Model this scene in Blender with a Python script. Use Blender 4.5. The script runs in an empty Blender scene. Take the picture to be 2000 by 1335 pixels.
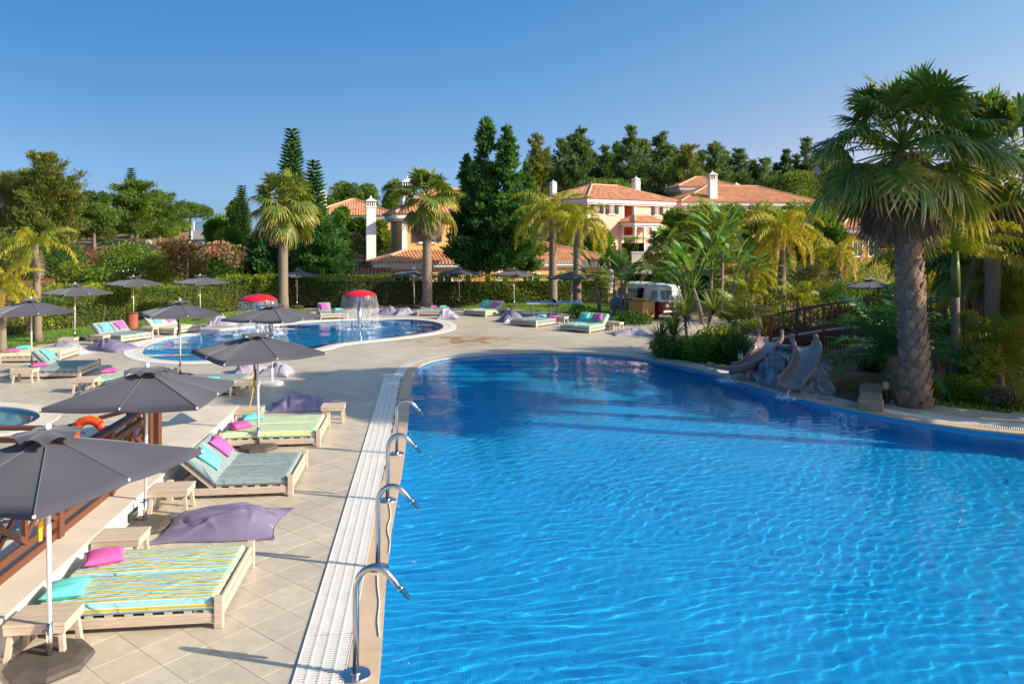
import bpy, bmesh, math, random
import numpy as np
from mathutils import Vector, Matrix
from mathutils.geometry import tessellate_polygon, delaunay_2d_cdt

SC = bpy.context.scene
COL = SC.collection
PI = math.pi
R = math.radians

# ------------------------------------------------------------------ camera, sky, sun, exposure
EYE = 4.4          # the photograph is taken from a first-floor terrace
F_PX, HZ = 1500.0, 466.0
cam = bpy.data.cameras.new('camera')
cam_o = bpy.data.objects.new('camera', cam)
COL.objects.link(cam_o)
cam_o.location = (0, 0, EYE)
cam_o.rotation_euler = (PI / 2, 0, 0)
cam.sensor_width = 36
cam.lens = 27
cam.shift_y = -(667.5 - HZ) / 2000
cam.clip_start = .1
cam.clip_end = 20000
SC.camera = cam_o

SUN_DIR = Vector((2.13, -.56, 1.12)).normalized()
world = bpy.data.worlds.new('World')
SC.world = world
world.use_nodes = True
wn, wl = world.node_tree.nodes, world.node_tree.links
sky = wn.new('ShaderNodeTexSky')
sky.sky_type = 'NISHITA'
sky.sun_disc = False
sky.sun_elevation = math.asin(SUN_DIR.z)
sky.sun_rotation = math.atan2(SUN_DIR.x, SUN_DIR.y)
sky.air_density, sky.dust_density, sky.ozone_density = 1.0, 1.5, 4.0
tcw = wn.new('ShaderNodeTexCoord')
sepw = wn.new('ShaderNodeSeparateXYZ')
wl.new(tcw.outputs['Generated'], sepw.inputs[0])
mxz = wn.new('ShaderNodeMath'); mxz.operation = 'MAXIMUM'; mxz.inputs[1].default_value = .03
wl.new(sepw.outputs[2], mxz.inputs[0])
comw = wn.new('ShaderNodeCombineXYZ')
wl.new(sepw.outputs[0], comw.inputs[0]); wl.new(sepw.outputs[1], comw.inputs[1]); wl.new(mxz.outputs[0], comw.inputs[2])
wl.new(comw.outputs[0], sky.inputs[0])
tint = wn.new('ShaderNodeValToRGB')      # the air's own blue, by height above the horizon only
wl.new(mxz.outputs[0], tint.inputs[0])
te = tint.color_ramp.elements
te[0].position = .03; te[0].color = (.65, .93, 1.56, 1)
te[1].position = .291; te[1].color = (.28, .64, .885, 1)
for p_, c_ in ((.063, (.56, .77, 1.17)), (.115, (.49, .655, .90)), (.165, (.41, .64, .84)), (.227, (.345, .645, .86))):
    e_ = te.new(p_); e_.color = (*c_, 1)
# haze brightens the air smoothly towards the sun
dotw = wn.new('ShaderNodeVectorMath'); dotw.operation = 'DOT_PRODUCT'; dotw.inputs[1].default_value = SUN_DIR
wl.new(tcw.outputs['Generated'], dotw.inputs[0])
hfw = wn.new('ShaderNodeMath'); hfw.operation = 'MULTIPLY_ADD'; hfw.inputs[1].default_value = .5; hfw.inputs[2].default_value = .5
wl.new(dotw.outputs['Value'], hfw.inputs[0])
glow = wn.new('ShaderNodeValToRGB'); wl.new(hfw.outputs[0], glow.inputs[0])
ge = glow.color_ramp.elements
ge[0].position = .24; ge[0].color = (1, 1, 1, 1)
ge[1].position = 1; ge[1].color = (5, 2.5, 1.7, 1)
for p_, c_ in ((.44, (1.6, 1.40, 1.32)), (.70, (3.2, 1.8, 1.32))):
    e_ = ge.new(p_); e_.color = (*c_, 1)
mulg = wn.new('ShaderNodeMixRGB'); mulg.blend_type = 'MULTIPLY'; mulg.inputs[0].default_value = 1
wl.new(tint.outputs[0], mulg.inputs[1]); wl.new(glow.outputs[0], mulg.inputs[2])
mulw = wn.new('ShaderNodeMixRGB'); mulw.blend_type = 'MULTIPLY'; mulw.inputs[0].default_value = 1
wl.new(sky.outputs[0], mulw.inputs[1]); wl.new(mulg.outputs[0], mulw.inputs[2])
bg = wn['Background']
bg.inputs[1].default_value = .098
wl.new(mulw.outputs[0], bg.inputs[0])

sun_l = bpy.data.lights.new('sun', 'SUN')
sun_l.energy = 4.8
sun_l.angle = R(.5)
sun_l.color = (1, .86, .66)
sun_o = bpy.data.objects.new('sun', sun_l)
COL.objects.link(sun_o)
sun_o.location = (60, -20, 40)
sun_o.rotation_euler = SUN_DIR.to_track_quat('Z', 'Y').to_euler()
sun_l.cycles.is_caustics_light = True
vs = SC.view_settings
vs.view_transform = 'Standard'
vs.look = 'None'
vs.gamma = 1
vs.use_curve_mapping = False
vs.exposure = .66
SC.cycles.use_denoising = True
SC.cycles.max_bounces = 8
SC.cycles.diffuse_bounces = 3
SC.cycles.glossy_bounces = 3
SC.cycles.transmission_bounces = 6
SC.cycles.transparent_max_bounces = 10
SC.cycles.sample_clamp_indirect = 6
SC.cycles.use_adaptive_sampling = False

# ------------------------------------------------------------------ helpers
def G(px, py, z=0.0):
    """ground point seen at a pixel of the 2000 px photograph (used to measure the place)"""
    d = F_PX * (EYE - z) / (py - HZ)
    return ((px - 1000) * d / F_PX, d)

def PX(px, d):
    return (px - 1000) * d / F_PX

def ZZ(py, d):
    return EYE - (py - HZ) * d / F_PX

def link(name, me, mat=None, parent=None, loc=None, rot=None):
    o = bpy.data.objects.new(name, me)
    COL.objects.link(o)
    if mat is not None and len(me.materials) == 0:
        me.materials.append(mat)
    if parent is not None:
        o.parent = parent
    if loc is not None:
        o.location = loc
    if rot is not None:
        o.rotation_euler = rot
    return o

def tag(o, label=None, cat=None, group=None, kind=None):
    if label: o['label'] = label
    if cat: o['category'] = cat
    if group: o['group'] = group
    if kind: o['kind'] = kind
    return o

def thing(name, label, cat, loc=(0, 0, 0), rz=0.0, group=None):
    o = bpy.data.objects.new(name, None)
    COL.objects.link(o)
    o.empty_display_size = .2
    o.location = loc
    o.rotation_euler = (0, 0, rz)
    return tag(o, label, cat, group)

def copy_tree(o, parent=None):
    c = o.copy()
    COL.objects.link(c)
    if parent is not None:
        c.parent = parent
    for ch in o.children:
        copy_tree(ch, c)
    return c

class MB:
    def __init__(s):
        s.v, s.f = [], []
    def add(s, vs, fs):
        k = len(s.v)
        s.v += [tuple(q) for q in vs]
        s.f += [tuple(i + k for i in q) for q in fs]
        return s
    def box(s, c, d, m=None):
        cx, cy, cz = c; a, b, h = d[0] / 2, d[1] / 2, d[2] / 2
        vs = [Vector((i * a, j * b, k * h)) for k in (-1, 1) for j in (-1, 1) for i in (-1, 1)]
        if m is not None: vs = [m @ q for q in vs]
        vs = [(q.x + cx, q.y + cy, q.z + cz) for q in vs]
        return s.add(vs, [(0, 2, 3, 1), (4, 5, 7, 6), (0, 1, 5, 4), (2, 6, 7, 3), (0, 4, 6, 2), (1, 3, 7, 5)])
    def bx(s, x0, x1, y0, y1, z0, z1):
        return s.box(((x0 + x1) / 2, (y0 + y1) / 2, (z0 + z1) / 2), (x1 - x0, y1 - y0, z1 - z0))
    def beam(s, p, q, w, h, up=(0, 0, 1)):
        p, q = Vector(p), Vector(q); d = (q - p); L = d.length; d.normalize()
        u = Vector(up); r_ = d.cross(u)
        if r_.length < 1e-4: r_ = d.cross(Vector((0, 1, 0)))
        r_.normalize(); u = r_.cross(d)
        vs = []
        for e in (p, q):
            for i, j in ((-1, -1), (1, -1), (1, 1), (-1, 1)):
                vs.append(e + r_ * (i * w / 2) + u * (j * h / 2))
        return s.add(vs, [(3, 2, 1, 0), (4, 5, 6, 7), (0, 1, 5, 4), (1, 2, 6, 5), (2, 3, 7, 6), (3, 0, 4, 7)])
    def tube(s, pts, rad, n=8, cap=True):
        pts = [Vector(p) for p in pts]
        if not hasattr(rad, '__len__'): rad = [rad] * len(pts)
        k = len(s.v); prev = None
        for i, p in enumerate(pts):
            d = pts[min(i + 1, len(pts) - 1)] - pts[max(i - 1, 0)]
            if d.length < 1e-9: d = Vector((0, 0, 1))
            d.normalize()
            if prev is None:
                a = d.cross(Vector((0, 0, 1)))
                if a.length < 1e-3: a = d.cross(Vector((1, 0, 0)))
            else:
                a = prev - d * prev.dot(d)
            a.normalize(); prev = a; b = d.cross(a)
            for j in range(n):
                t = 2 * PI * j / n
                s.v.append(tuple(p + (a * math.cos(t) + b * math.sin(t)) * rad[i]))
        for i in range(len(pts) - 1):
            for j in range(n):
                s.f.append((k + i * n + j, k + i * n + (j + 1) % n, k + (i + 1) * n + (j + 1) % n, k + (i + 1) * n + j))
        if cap:
            s.f.append(tuple(k + j for j in reversed(range(n))))
            s.f.append(tuple(k + (len(pts) - 1) * n + j for j in range(n)))
        return s
    def lathe(s, prof, n=16, c=(0, 0, 0), cap=True):
        k = len(s.v)
        for r_, z in prof:
            for j in range(n):
                t = 2 * PI * j / n
                s.v.append((c[0] + r_ * math.cos(t), c[1] + r_ * math.sin(t), c[2] + z))
        m = len(prof)
        for i in range(m - 1):
            for j in range(n):
                s.f.append((k + i * n + j, k + i * n + (j + 1) % n, k + (i + 1) * n + (j + 1) % n, k + (i + 1) * n + j))
        if cap:
            s.f.append(tuple(k + j for j in reversed(range(n))))
            s.f.append(tuple(k + (m - 1) * n + j for j in range(n)))
        return s
    def prism(s, poly, z0, z1):
        k = len(s.v); n = len(poly)
        s.v += [(p[0], p[1], z0) for p in poly] + [(p[0], p[1], z1) for p in poly]
        for t in tessellate_polygon([[Vector((p[0], p[1], 0)) for p in poly]]):
            s.f.append((k + t[0] + n, k + t[1] + n, k + t[2] + n))
            s.f.append((k + t[2], k + t[1], k + t[0]))
        for i in range(n):
            j = (i + 1) % n
            s.f.append((k + i, k + j, k + n + j, k + n + i))
        return s
    def mesh(s, name, smooth=False, bevel=0, fix=False):
        me = bpy.data.meshes.new(name)
        me.from_pydata(s.v, [], s.f)
        if fix or bevel:
            bm = bmesh.new(); bm.from_mesh(me)
            if fix: bmesh.ops.recalc_face_normals(bm, faces=bm.faces)
            if bevel:
                bmesh.ops.bevel(bm, geom=bm.edges, offset=bevel, segments=1, affect='EDGES', clamp_overlap=True)
            bm.to_mesh(me); bm.free()
        if smooth: me.shade_smooth()
        me.update()
        return me
    def build(s, name, mat, parent=None, smooth=False, bevel=0, fix=False, loc=None, rot=None):
        return link(name, s.mesh(name, smooth, bevel, fix), mat, parent, loc, rot)

def np_mesh(name, V, F, v=None, mat=None, smooth=False):
    me = bpy.data.meshes.new(name)
    V = np.ascontiguousarray(V, dtype=np.float32); F = np.ascontiguousarray(F, dtype=np.int32)
    m, k = F.shape
    me.vertices.add(len(V)); me.vertices.foreach_set('co', V.ravel())
    me.loops.add(m * k); me.loops.foreach_set('vertex_index', F.ravel())
    me.polygons.add(m); me.polygons.foreach_set('loop_start', np.arange(0, m * k, k, dtype=np.int32))
    me.update(calc_edges=True)
    if v is not None:
        a = me.attributes.new('v', 'FLOAT', 'FACE')
        a.data.foreach_set('value', np.ascontiguousarray(v, dtype=np.float32))
    if mat is not None: me.materials.append(mat)
    if smooth: me.shade_smooth()
    else: me.shade_flat()
    return me

def smooth_closed(pts, n=8):
    P = np.array(pts, float); out = []
    N = len(P)
    for i in range(N):
        p0, p1, p2, p3 = P[i - 1], P[i], P[(i + 1) % N], P[(i + 2) % N]
        for t in np.linspace(0, 1, n, endpoint=False):
            out.append(.5 * ((2 * p1) + (-p0 + p2) * t + (2 * p0 - 5 * p1 + 4 * p2 - p3) * t * t + (-p0 + 3 * p1 - 3 * p2 + p3) * t ** 3))
    return np.array(out)

def smooth_open(pts, n=8):
    P = [np.array(p, float) for p in pts]
    P = [2 * P[0] - P[1]] + P + [2 * P[-1] - P[-2]]
    out = []
    for i in range(1, len(P) - 2):
        p0, p1, p2, p3 = P[i - 1:i + 3]
        for t in np.linspace(0, 1, n, endpoint=False):
            out.append(.5 * ((2 * p1) + (-p0 + p2) * t + (2 * p0 - 5 * p1 + 4 * p2 - p3) * t * t + (-p0 + 3 * p1 - 3 * p2 + p3) * t ** 3))
    out.append(P[-2])
    return np.array(out)

def resample(P, step, closed=True):
    Q = np.vstack([P, P[:1]]) if closed else np.array(P)
    d = np.r_[0, np.cumsum(np.linalg.norm(np.diff(Q, axis=0), axis=1))]
    n = max(4, int(d[-1] / step))
    t = np.linspace(0, d[-1], n, endpoint=not closed)
    return np.stack([np.interp(t, d, Q[:, i]) for i in range(Q.shape[1])], 1)

def area2(P):
    return .5 * np.sum(P[:, 0] * np.roll(P[:, 1], -1) - np.roll(P[:, 0], -1) * P[:, 1])

def offset_closed(P, d):
    """push a counter-clockwise outline outwards by d"""
    T = np.roll(P, -1, 0) - np.roll(P, 1, 0)
    T /= np.linalg.norm(T, axis=1)[:, None] + 1e-9
    return P + np.stack([T[:, 1], -T[:, 0]], 1) * d

def inside(P, x, y):
    r_ = np.zeros(np.shape(x), bool)
    n = len(P)
    for i in range(n):
        (x1, y1), (x2, y2) = P[i], P[(i + 1) % n]
        if y1 == y2: continue
        c = ((y1 > y) != (y2 > y)) & (x < (x2 - x1) * (y - y1) / (y2 - y1) + x1)
        r_ ^= c
    return r_

def seg_dist(P, x, y, closed=True):
    best = np.full(np.shape(x), 1e9)
    n = len(P)
    for i in range(n if closed else n - 1):
        a, b = P[i], P[(i + 1) % n]
        d = b - a; L = d @ d + 1e-9
        t = np.clip(((x - a[0]) * d[0] + (y - a[1]) * d[1]) / L, 0, 1)
        best = np.minimum(best, np.hypot(x - a[0] - t * d[0], y - a[1] - t * d[1]))
    return best

def clip_half(P, y0):
    out = []
    for i in range(len(P)):
        a, b = P[i], P[(i + 1) % len(P)]
        if a[1] >= y0: out.append(tuple(a))
        if (a[1] >= y0) != (b[1] >= y0):
            t = (y0 - a[1]) / (b[1] - a[1]); out.append((a[0] + t * (b[0] - a[0]), y0))
    return np.array(out)

# ------------------------------------------------------------------ materials
def nmat(name):
    m = bpy.data.materials.new(name)
    m.use_nodes = True
    return m, m.node_tree.nodes, m.node_tree.links, m.node_tree.nodes['Principled BSDF']

def solid(name, col, rough=.6, var=.12, scale=6., bump=0., bscale=60., metal=0., spec=.5, stretch=None, obj=True, rnd=0., sheen=0.):
    m, n, l, b = nmat(name)
    b.inputs['Roughness'].default_value = rough
    b.inputs['Metallic'].default_value = metal
    b.inputs['Specular IOR Level'].default_value = spec
    if sheen: b.inputs['Sheen Weight'].default_value = sheen
    tc = n.new('ShaderNodeTexCoord')
    vec = tc.outputs['Object']
    if not obj:
        g = n.new('ShaderNodeNewGeometry'); vec = g.outputs['Position']
    if stretch:
        mp = n.new('ShaderNodeMapping'); mp.inputs['Scale'].default_value = stretch
        l.new(vec, mp.inputs[0]); vec = mp.outputs[0]
    nz = n.new('ShaderNodeTexNoise'); nz.inputs['Scale'].default_value = scale; nz.inputs['Detail'].default_value = 5
    nz.inputs['Roughness'].default_value = .65
    l.new(vec, nz.inputs['Vector'])
    mx = n.new('ShaderNodeMapRange'); mx.inputs[1].default_value = .25; mx.inputs[2].default_value = .75
    mx.inputs[3].default_value = 1 - var; mx.inputs[4].default_value = 1 + var
    l.new(nz.outputs[0], mx.inputs[0])
    val = mx.outputs[0]
    if rnd:
        oi = n.new('ShaderNodeObjectInfo')
        mr = n.new('ShaderNodeMapRange'); mr.inputs[3].default_value = 1 - rnd; mr.inputs[4].default_value = 1 + rnd
        l.new(oi.outputs['Random'], mr.inputs[0])
        mm = n.new('ShaderNodeMath'); mm.operation = 'MULTIPLY'
        l.new(val, mm.inputs[0]); l.new(mr.outputs[0], mm.inputs[1]); val = mm.outputs[0]
    vm = n.new('ShaderNodeVectorMath'); vm.operation = 'SCALE'
    vm.inputs[0].default_value = col[:3]
    l.new(val, vm.inputs['Scale'])
    l.new(vm.outputs[0], b.inputs['Base Color'])
    if bump:
        n2 = n.new('ShaderNodeTexNoise'); n2.inputs['Scale'].default_value = bscale; n2.inputs['Detail'].default_value = 4
        l.new(vec, n2.inputs['Vector'])
        bp = n.new('ShaderNodeBump'); bp.inputs['Strength'].default_value = bump; bp.inputs['Distance'].default_value = .01
        l.new(n2.outputs[0], bp.inputs['Height']); l.new(bp.outputs[0], b.inputs['Normal'])
    return m

def foliage(name, stops, trans=.42, rough=.5, spec=.25, rnd=.0):
    """leaf colours picked by the per-leaf number v"""
    m, n, l, b = nmat(name)
    b.inputs['Roughness'].default_value = rough
    b.inputs['Specular IOR Level'].default_value = spec
    at = n.new('ShaderNodeAttribute'); at.attribute_name = 'v'
    cr = n.new('ShaderNodeValToRGB')
    fac = at.outputs['Fac']
    if rnd:
        oi = n.new('ShaderNodeObjectInfo')
        ma = n.new('ShaderNodeMath'); ma.operation = 'MULTIPLY_ADD'; ma.inputs[1].default_value = rnd
        l.new(oi.outputs['Random'], ma.inputs[0]); l.new(fac, ma.inputs[2]); fac = ma.outputs[0]
    l.new(fac, cr.inputs[0])
    el = cr.color_ramp.elements
    el[0].position = stops[0][0]; el[0].color = (*stops[0][1], 1)
    el[1].position = stops[-1][0]; el[1].color = (*stops[-1][1], 1)
    for p, c in stops[1:-1]:
        e = el.new(p); e.color = (*c, 1)
    l.new(cr.outputs[0], b.inputs['Base Color'])
    if trans:
        tr = n.new('ShaderNodeBsdfTranslucent')
        mc = n.new('ShaderNodeMixRGB'); mc.blend_type = 'MULTIPLY'; mc.inputs[0].default_value = 1
        mc.inputs[2].default_value = (1.5, 1.35, .5, 1)
        l.new(cr.outputs[0], mc.inputs[1]); l.new(mc.outputs[0], tr.inputs[0])
        mx = n.new('ShaderNodeMixShader'); mx.inputs[0].default_value = trans
        l.new(b.outputs[0], mx.inputs[1]); l.new(tr.outputs[0], mx.inputs[2])
        l.new(mx.outputs[0], n['Material Output'].inputs[0])
    return m

def stripes(name, freq, bands, rough=.8):
    """woven stripes along the length of a mattress: bands = [(position, colour)...] constant ramp"""
    m, n, l, b = nmat(name)
    b.inputs['Roughness'].default_value = rough
    b.inputs['Specular IOR Level'].default_value = .2
    tc = n.new('ShaderNodeTexCoord'); sp = n.new('ShaderNodeSeparateXYZ')
    l.new(tc.outputs['Object'], sp.inputs[0])
    mu = n.new('ShaderNodeMath'); mu.operation = 'MULTIPLY'; mu.inputs[1].default_value = freq
    ad = n.new('ShaderNodeMath'); ad.operation = 'ADD'; ad.inputs[1].default_value = 50
    fr = n.new('ShaderNodeMath'); fr.operation = 'FRACT'
    ya = n.new('ShaderNodeMath'); ya.operation = 'ADD'; l.new(sp.outputs[1], ya.inputs[0])
    zc = n.new('ShaderNodeMath'); zc.operation = 'MINIMUM'; zc.inputs[1].default_value = .075; l.new(sp.outputs[2], zc.inputs[0]); l.new(zc.outputs[0], ya.inputs[1])
    l.new(ya.outputs[0], mu.inputs[0]); l.new(mu.outputs[0], ad.inputs[0]); l.new(ad.outputs[0], fr.inputs[0])
    cr = n.new('ShaderNodeValToRGB'); cr.color_ramp.interpolation = 'CONSTANT'
    l.new(fr.outputs[0], cr.inputs[0])
    el = cr.color_ramp.elements
    el[0].position = 0; el[0].color = (*bands[0][1], 1)
    el[1].position = bands[-1][0]; el[1].color = (*bands[-1][1], 1)
    for p, c in bands[1:-1]:
        e = el.new(p); e.color = (*c, 1)
    l.new(cr.outputs[0], b.inputs['Base Color'])
    # creases pulled diagonally across the cover
    def creases(rot, sx, sy, lo, hi):
        mp = n.new('ShaderNodeMapping'); mp.inputs['Rotation'].default_value = (0, 0, rot); mp.inputs['Scale'].default_value = (sx, sy, .4)
        l.new(tc.outputs['Object'], mp.inputs[0])
        nz = n.new('ShaderNodeTexNoise'); nz.inputs['Scale'].default_value = 1; nz.inputs['Detail'].default_value = 2.5; nz.inputs['Distortion'].default_value = .5
        l.new(mp.outputs[0], nz.inputs['Vector'])
        q = n.new('ShaderNodeMapRange'); q.interpolation_type = 'SMOOTHSTEP'; q.inputs[1].default_value = lo; q.inputs[2].default_value = hi
        l.new(nz.outputs[0], q.inputs[0]); return q.outputs[0]
    ad2 = n.new('ShaderNodeMath'); ad2.operation = 'ADD'
    l.new(creases(-.85, 2.2, 17, .50, .68), ad2.inputs[0]); l.new(creases(-.6, 3.5, 26, .52, .72), ad2.inputs[1])
    bp = n.new('ShaderNodeBump'); bp.inputs['Strength'].default_value = .85; bp.inputs['Distance'].default_value = .016
    l.new(ad2.outputs[0], bp.inputs['Height']); l.new(bp.outputs[0], b.inputs['Normal'])
    return m

MT = {}
MT['wood'] = solid('pale_wood', (.50, .41, .325), .7, .22, 5, .25, 30, stretch=(1, 9, 9))
MT['dark_wood'] = solid('brown_stained_wood', (.125, .045, .022), .5, .3, 6, .2, 40, stretch=(2, 8, 8))
MT['canopy'] = solid('charcoal_canvas', (.041, .043, .064), .8, .18, 1.6, .15, 250, sheen=.2)
MT['white_paint'] = solid('white_lacquer', (.78, .77, .75), .35, .04)
MT['steel'] = solid('brushed_steel', (.62, .61, .6), .22, .08, 8, metal=1)
MT['base_dark'] = solid('dark_concrete', (.075, .062, .055), .8, .25, 8, .3, 50)
MT['render'] = solid('white_render', (.8, .79, .76), .8, .05, 2, .15, 60, obj=False)
MT['stone'] = solid('pale_limestone', (.64, .565, .47), .7, .14, 1.4, .15, 40, obj=False)
MT['coping'] = solid('tan_coping_stone', (.56, .41, .28), .6, .16, 2.2, .12, 40, obj=False)
MT['grate'] = solid('white_plastic', (.72, .71, .69), .5, .06, 3, obj=False)
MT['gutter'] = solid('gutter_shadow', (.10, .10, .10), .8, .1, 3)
MT['pink'] = solid('magenta_cotton', (.62, .115, .36), .8, .07, 5, .3, 20, spec=.2)
MT['turq'] = solid('turquoise_cotton', (.14, .60, .57), .8, .07, 5, .3, 20, spec=.2)
MT['purple'] = solid('mauve_nylon', (.19, .165, .26), .36, .12, 3, .4, 9)
MT['lilac'] = solid('faded_lilac_nylon', (.33, .31, .40), .5, .15, 3, .4, 9)
MT['red'] = solid('red_fibreglass', (.62, .012, .02), .25, .06)
MT['blue_plastic'] = solid('sky_blue_plastic', (.05, .33, .72), .35, .06)
MT['orange'] = solid('orange_vinyl', (.80, .085, .008), .4, .08)
MT['yellow'] = solid('yellow_webbing', (.72, .42, .02), .7, .1)
MT['brown_strap'] = solid('brown_webbing', (.30, .13, .04), .7, .1)
MT['lime'] = stripes('lime_turquoise_stripes', 11.2, [(0, (.50, .41, .045)), (.36, (.68, .68, .58)), (.46, (.27, .56, .60)), (.86, (.68, .68, .58))])
MT['pale_lime'] = stripes('pale_lime_stripes', 9, [(0, (.55, .56, .20)), (.28, (.60, .66, .45)), (.5, (.30, .58, .50)), (.8, (.6, .66, .45))])
MT['slate'] = stripes('slate_brown_stripes', 9, [(0, (.21, .30, .33)), (.42, (.36, .27, .20)), (.52, (.21, .33, .36)), (.86, (.38, .36, .32))])
MT['aqua'] = stripes('aqua_lime_stripes', 11.2, [(0, (.55, .50, .10)), (.22, (.14, .55, .56)), (.62, (.6, .68, .6)), (.72, (.14, .55, .56))])
MT['cream'] = stripes('cream_lime_stripes', 9, [(0, (.60, .58, .28)), (.3, (.66, .66, .50)), (.6, (.52, .60, .46)), (.8, (.66, .66, .5))])
MT['bark'] = solid('grey_brown_bark', (.20, .145, .105), .9, .35, 5, .8, 14, stretch=(3, 3, 1), obj=False)
MT['palm_bark'] = solid('ringed_palm_bark', (.21, .16, .12), .9, .3, 4, .8, 9, stretch=(1, 1, 6), obj=False)
MT['boot'] = solid('fibrous_leaf_base', (.24, .155, .10), .85, .45, 5, .6, 22, stretch=(6, 6, 1), rnd=.35)
MT['roof'] = solid('terracotta_tiles', (.58, .27, .135), .8, .35, 1.3, .3, 8, obj=False)
MT['roof_red'] = solid('red_clay_tiles', (.36, .095, .06), .8, .3, 1.3, .3, 8, obj=False)
MT['ochre'] = solid('ochre_render', (.66, .40, .155), .85, .08, .8, .1, 20, obj=False)
MT['salmon'] = solid('salmon_render', (.76, .43, .32), .85, .06, .8, .1, 20, obj=False)
MT['coral'] = solid('coral_render', (.66, .19, .12), .85, .06, .8, obj=False)
MT['cream_wall'] = solid('cream_render', (.70, .52, .28), .85, .06, .8, obj=False)
MT['white_wall'] = solid('white_trim', (.78, .77, .75), .7, .05, 2, obj=False)
MT['shutter'] = solid('dark_green_shutter', (.018, .03, .028), .85, .1)
MT['glass_dark'] = solid('window_glass', (.02, .025, .03), .06, .1, spec=.8)
# ================================================================== SETTING
rng = np.random.default_rng(7)
random.seed(7)

# ---- outlines measured on the ground plane
pool_px = [(785, 900), (797, 800), (803, 752), (812, 722), (838, 706), (890, 697), (950, 691.5), (1020, 688.5), (1090, 688), (1150, 689.5),
           (1230, 696), (1310, 708), (1380, 724), (1450, 745), (1520, 765), (1600, 785), (1690, 803), (1800, 823), (1900, 837), (2000, 848)]
pool_pts = [(-.95, 4.0), (-1.35, 7.6), (-1.8, 11.1)] + [G(*p) for p in pool_px] + [(14.3, 15.3), (16.4, 12), (16.6, 8), (15, 4.2), (11, 2.4), (4, 2.2), (.5, 2.4)]
POOL = resample(smooth_closed(pool_pts, 10), .25)
if area2(POOL) < 0: POOL = POOL[::-1].copy()
kid_px = [(276, 688), (292, 671), (330, 661), (400, 650), (480, 640), (560, 632.5), (620, 628), (700, 624.5), (780, 623), (830, 625.5), (860, 631), (867, 639),
          (850, 647), (800, 655), (750, 661), (700, 666), (650, 672.5), (615, 681), (560, 692), (490, 700), (420, 703.5), (350, 705), (300, 700)]
KID = resample(smooth_closed([G(*p) for p in kid_px], 8), .25)
if area2(KID) < 0: KID = KID[::-1].copy()
th = np.linspace(0, 2 * PI, 60, endpoint=False)
TOD = np.stack([-14.2 + 2.75 * np.cos(th), 18.3 + 1.9 * np.sin(th)], 1)
LOW = np.array([(-12.4, 6.4), (-7.75, 6.4), (-8.15, 12.0), (-12.4, 12.0)])      # sunken splash pool behind the fence

def rim_out(P, d): return offset_closed(P, d)

DECK = [(-34, 1), (1.5, .6), (16, .8), (19, 6), (18.6, 13), (15.2, 17.6)]
DECK += [G(2000, 806), G(1900, 800), G(1800, 790), G(1735, 782), G(1690, 772), G(1600, 745), G(1500, 725), G(1440, 716), G(1385, 712), G(1330, 699), G(1277, 682)]
DECK += [(5.9, 31.5), (6.6, 34.5), (8.7, 35.5), (11.2, 36.8), (12.6, 39.5), (11.5, 42), (9.8, 44.6), (5.9, 44.2), (4.3, 44.6), (1.9, 46.8), (0, 47.6), (-3.3, 48.6), (-8.5, 49), (-11.9, 46.6), (-13.9, 43.4), (-15.5, 40.4), (-17.7, 37.9), (-19, 33.9), (-19.4, 32.6), (-19.9, 30), (-34, 28.5)]
DECK = np.array(DECK)

def sst(a, b, x):
    t = np.clip((x - a) / (b - a), 0, 1)
    return t * t * (3 - 2 * t)

def terrain_z(x, y):
    x = np.asarray(x, float); y = np.asarray(y, float)
    hl = 4.3 * sst(44, 108, y) * sst(-6, -24, x)
    hl = hl + 1.3 * sst(36, 50, y + .45 * (-x - 20)) * sst(-20, -27, x)
    hr = 2.7 * sst(58, 86, y) * sst(1, 9, x)
    z = hl + hr
    far = sst(190, 420, y)
    z = z * (1 - far) - 9 * far
    n = -.16 + .10 * np.sin(x * .9 + 1.3 * np.sin(y * .5)) * np.cos(y * .8) + .05 * np.sin(2.3 * x + y)
    d = np.where(inside(DECK, x, y), 0, seg_dist(DECK, x, y))
    return z - .03 + n * np.clip(d / 4, 0, 1) * .8

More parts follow.
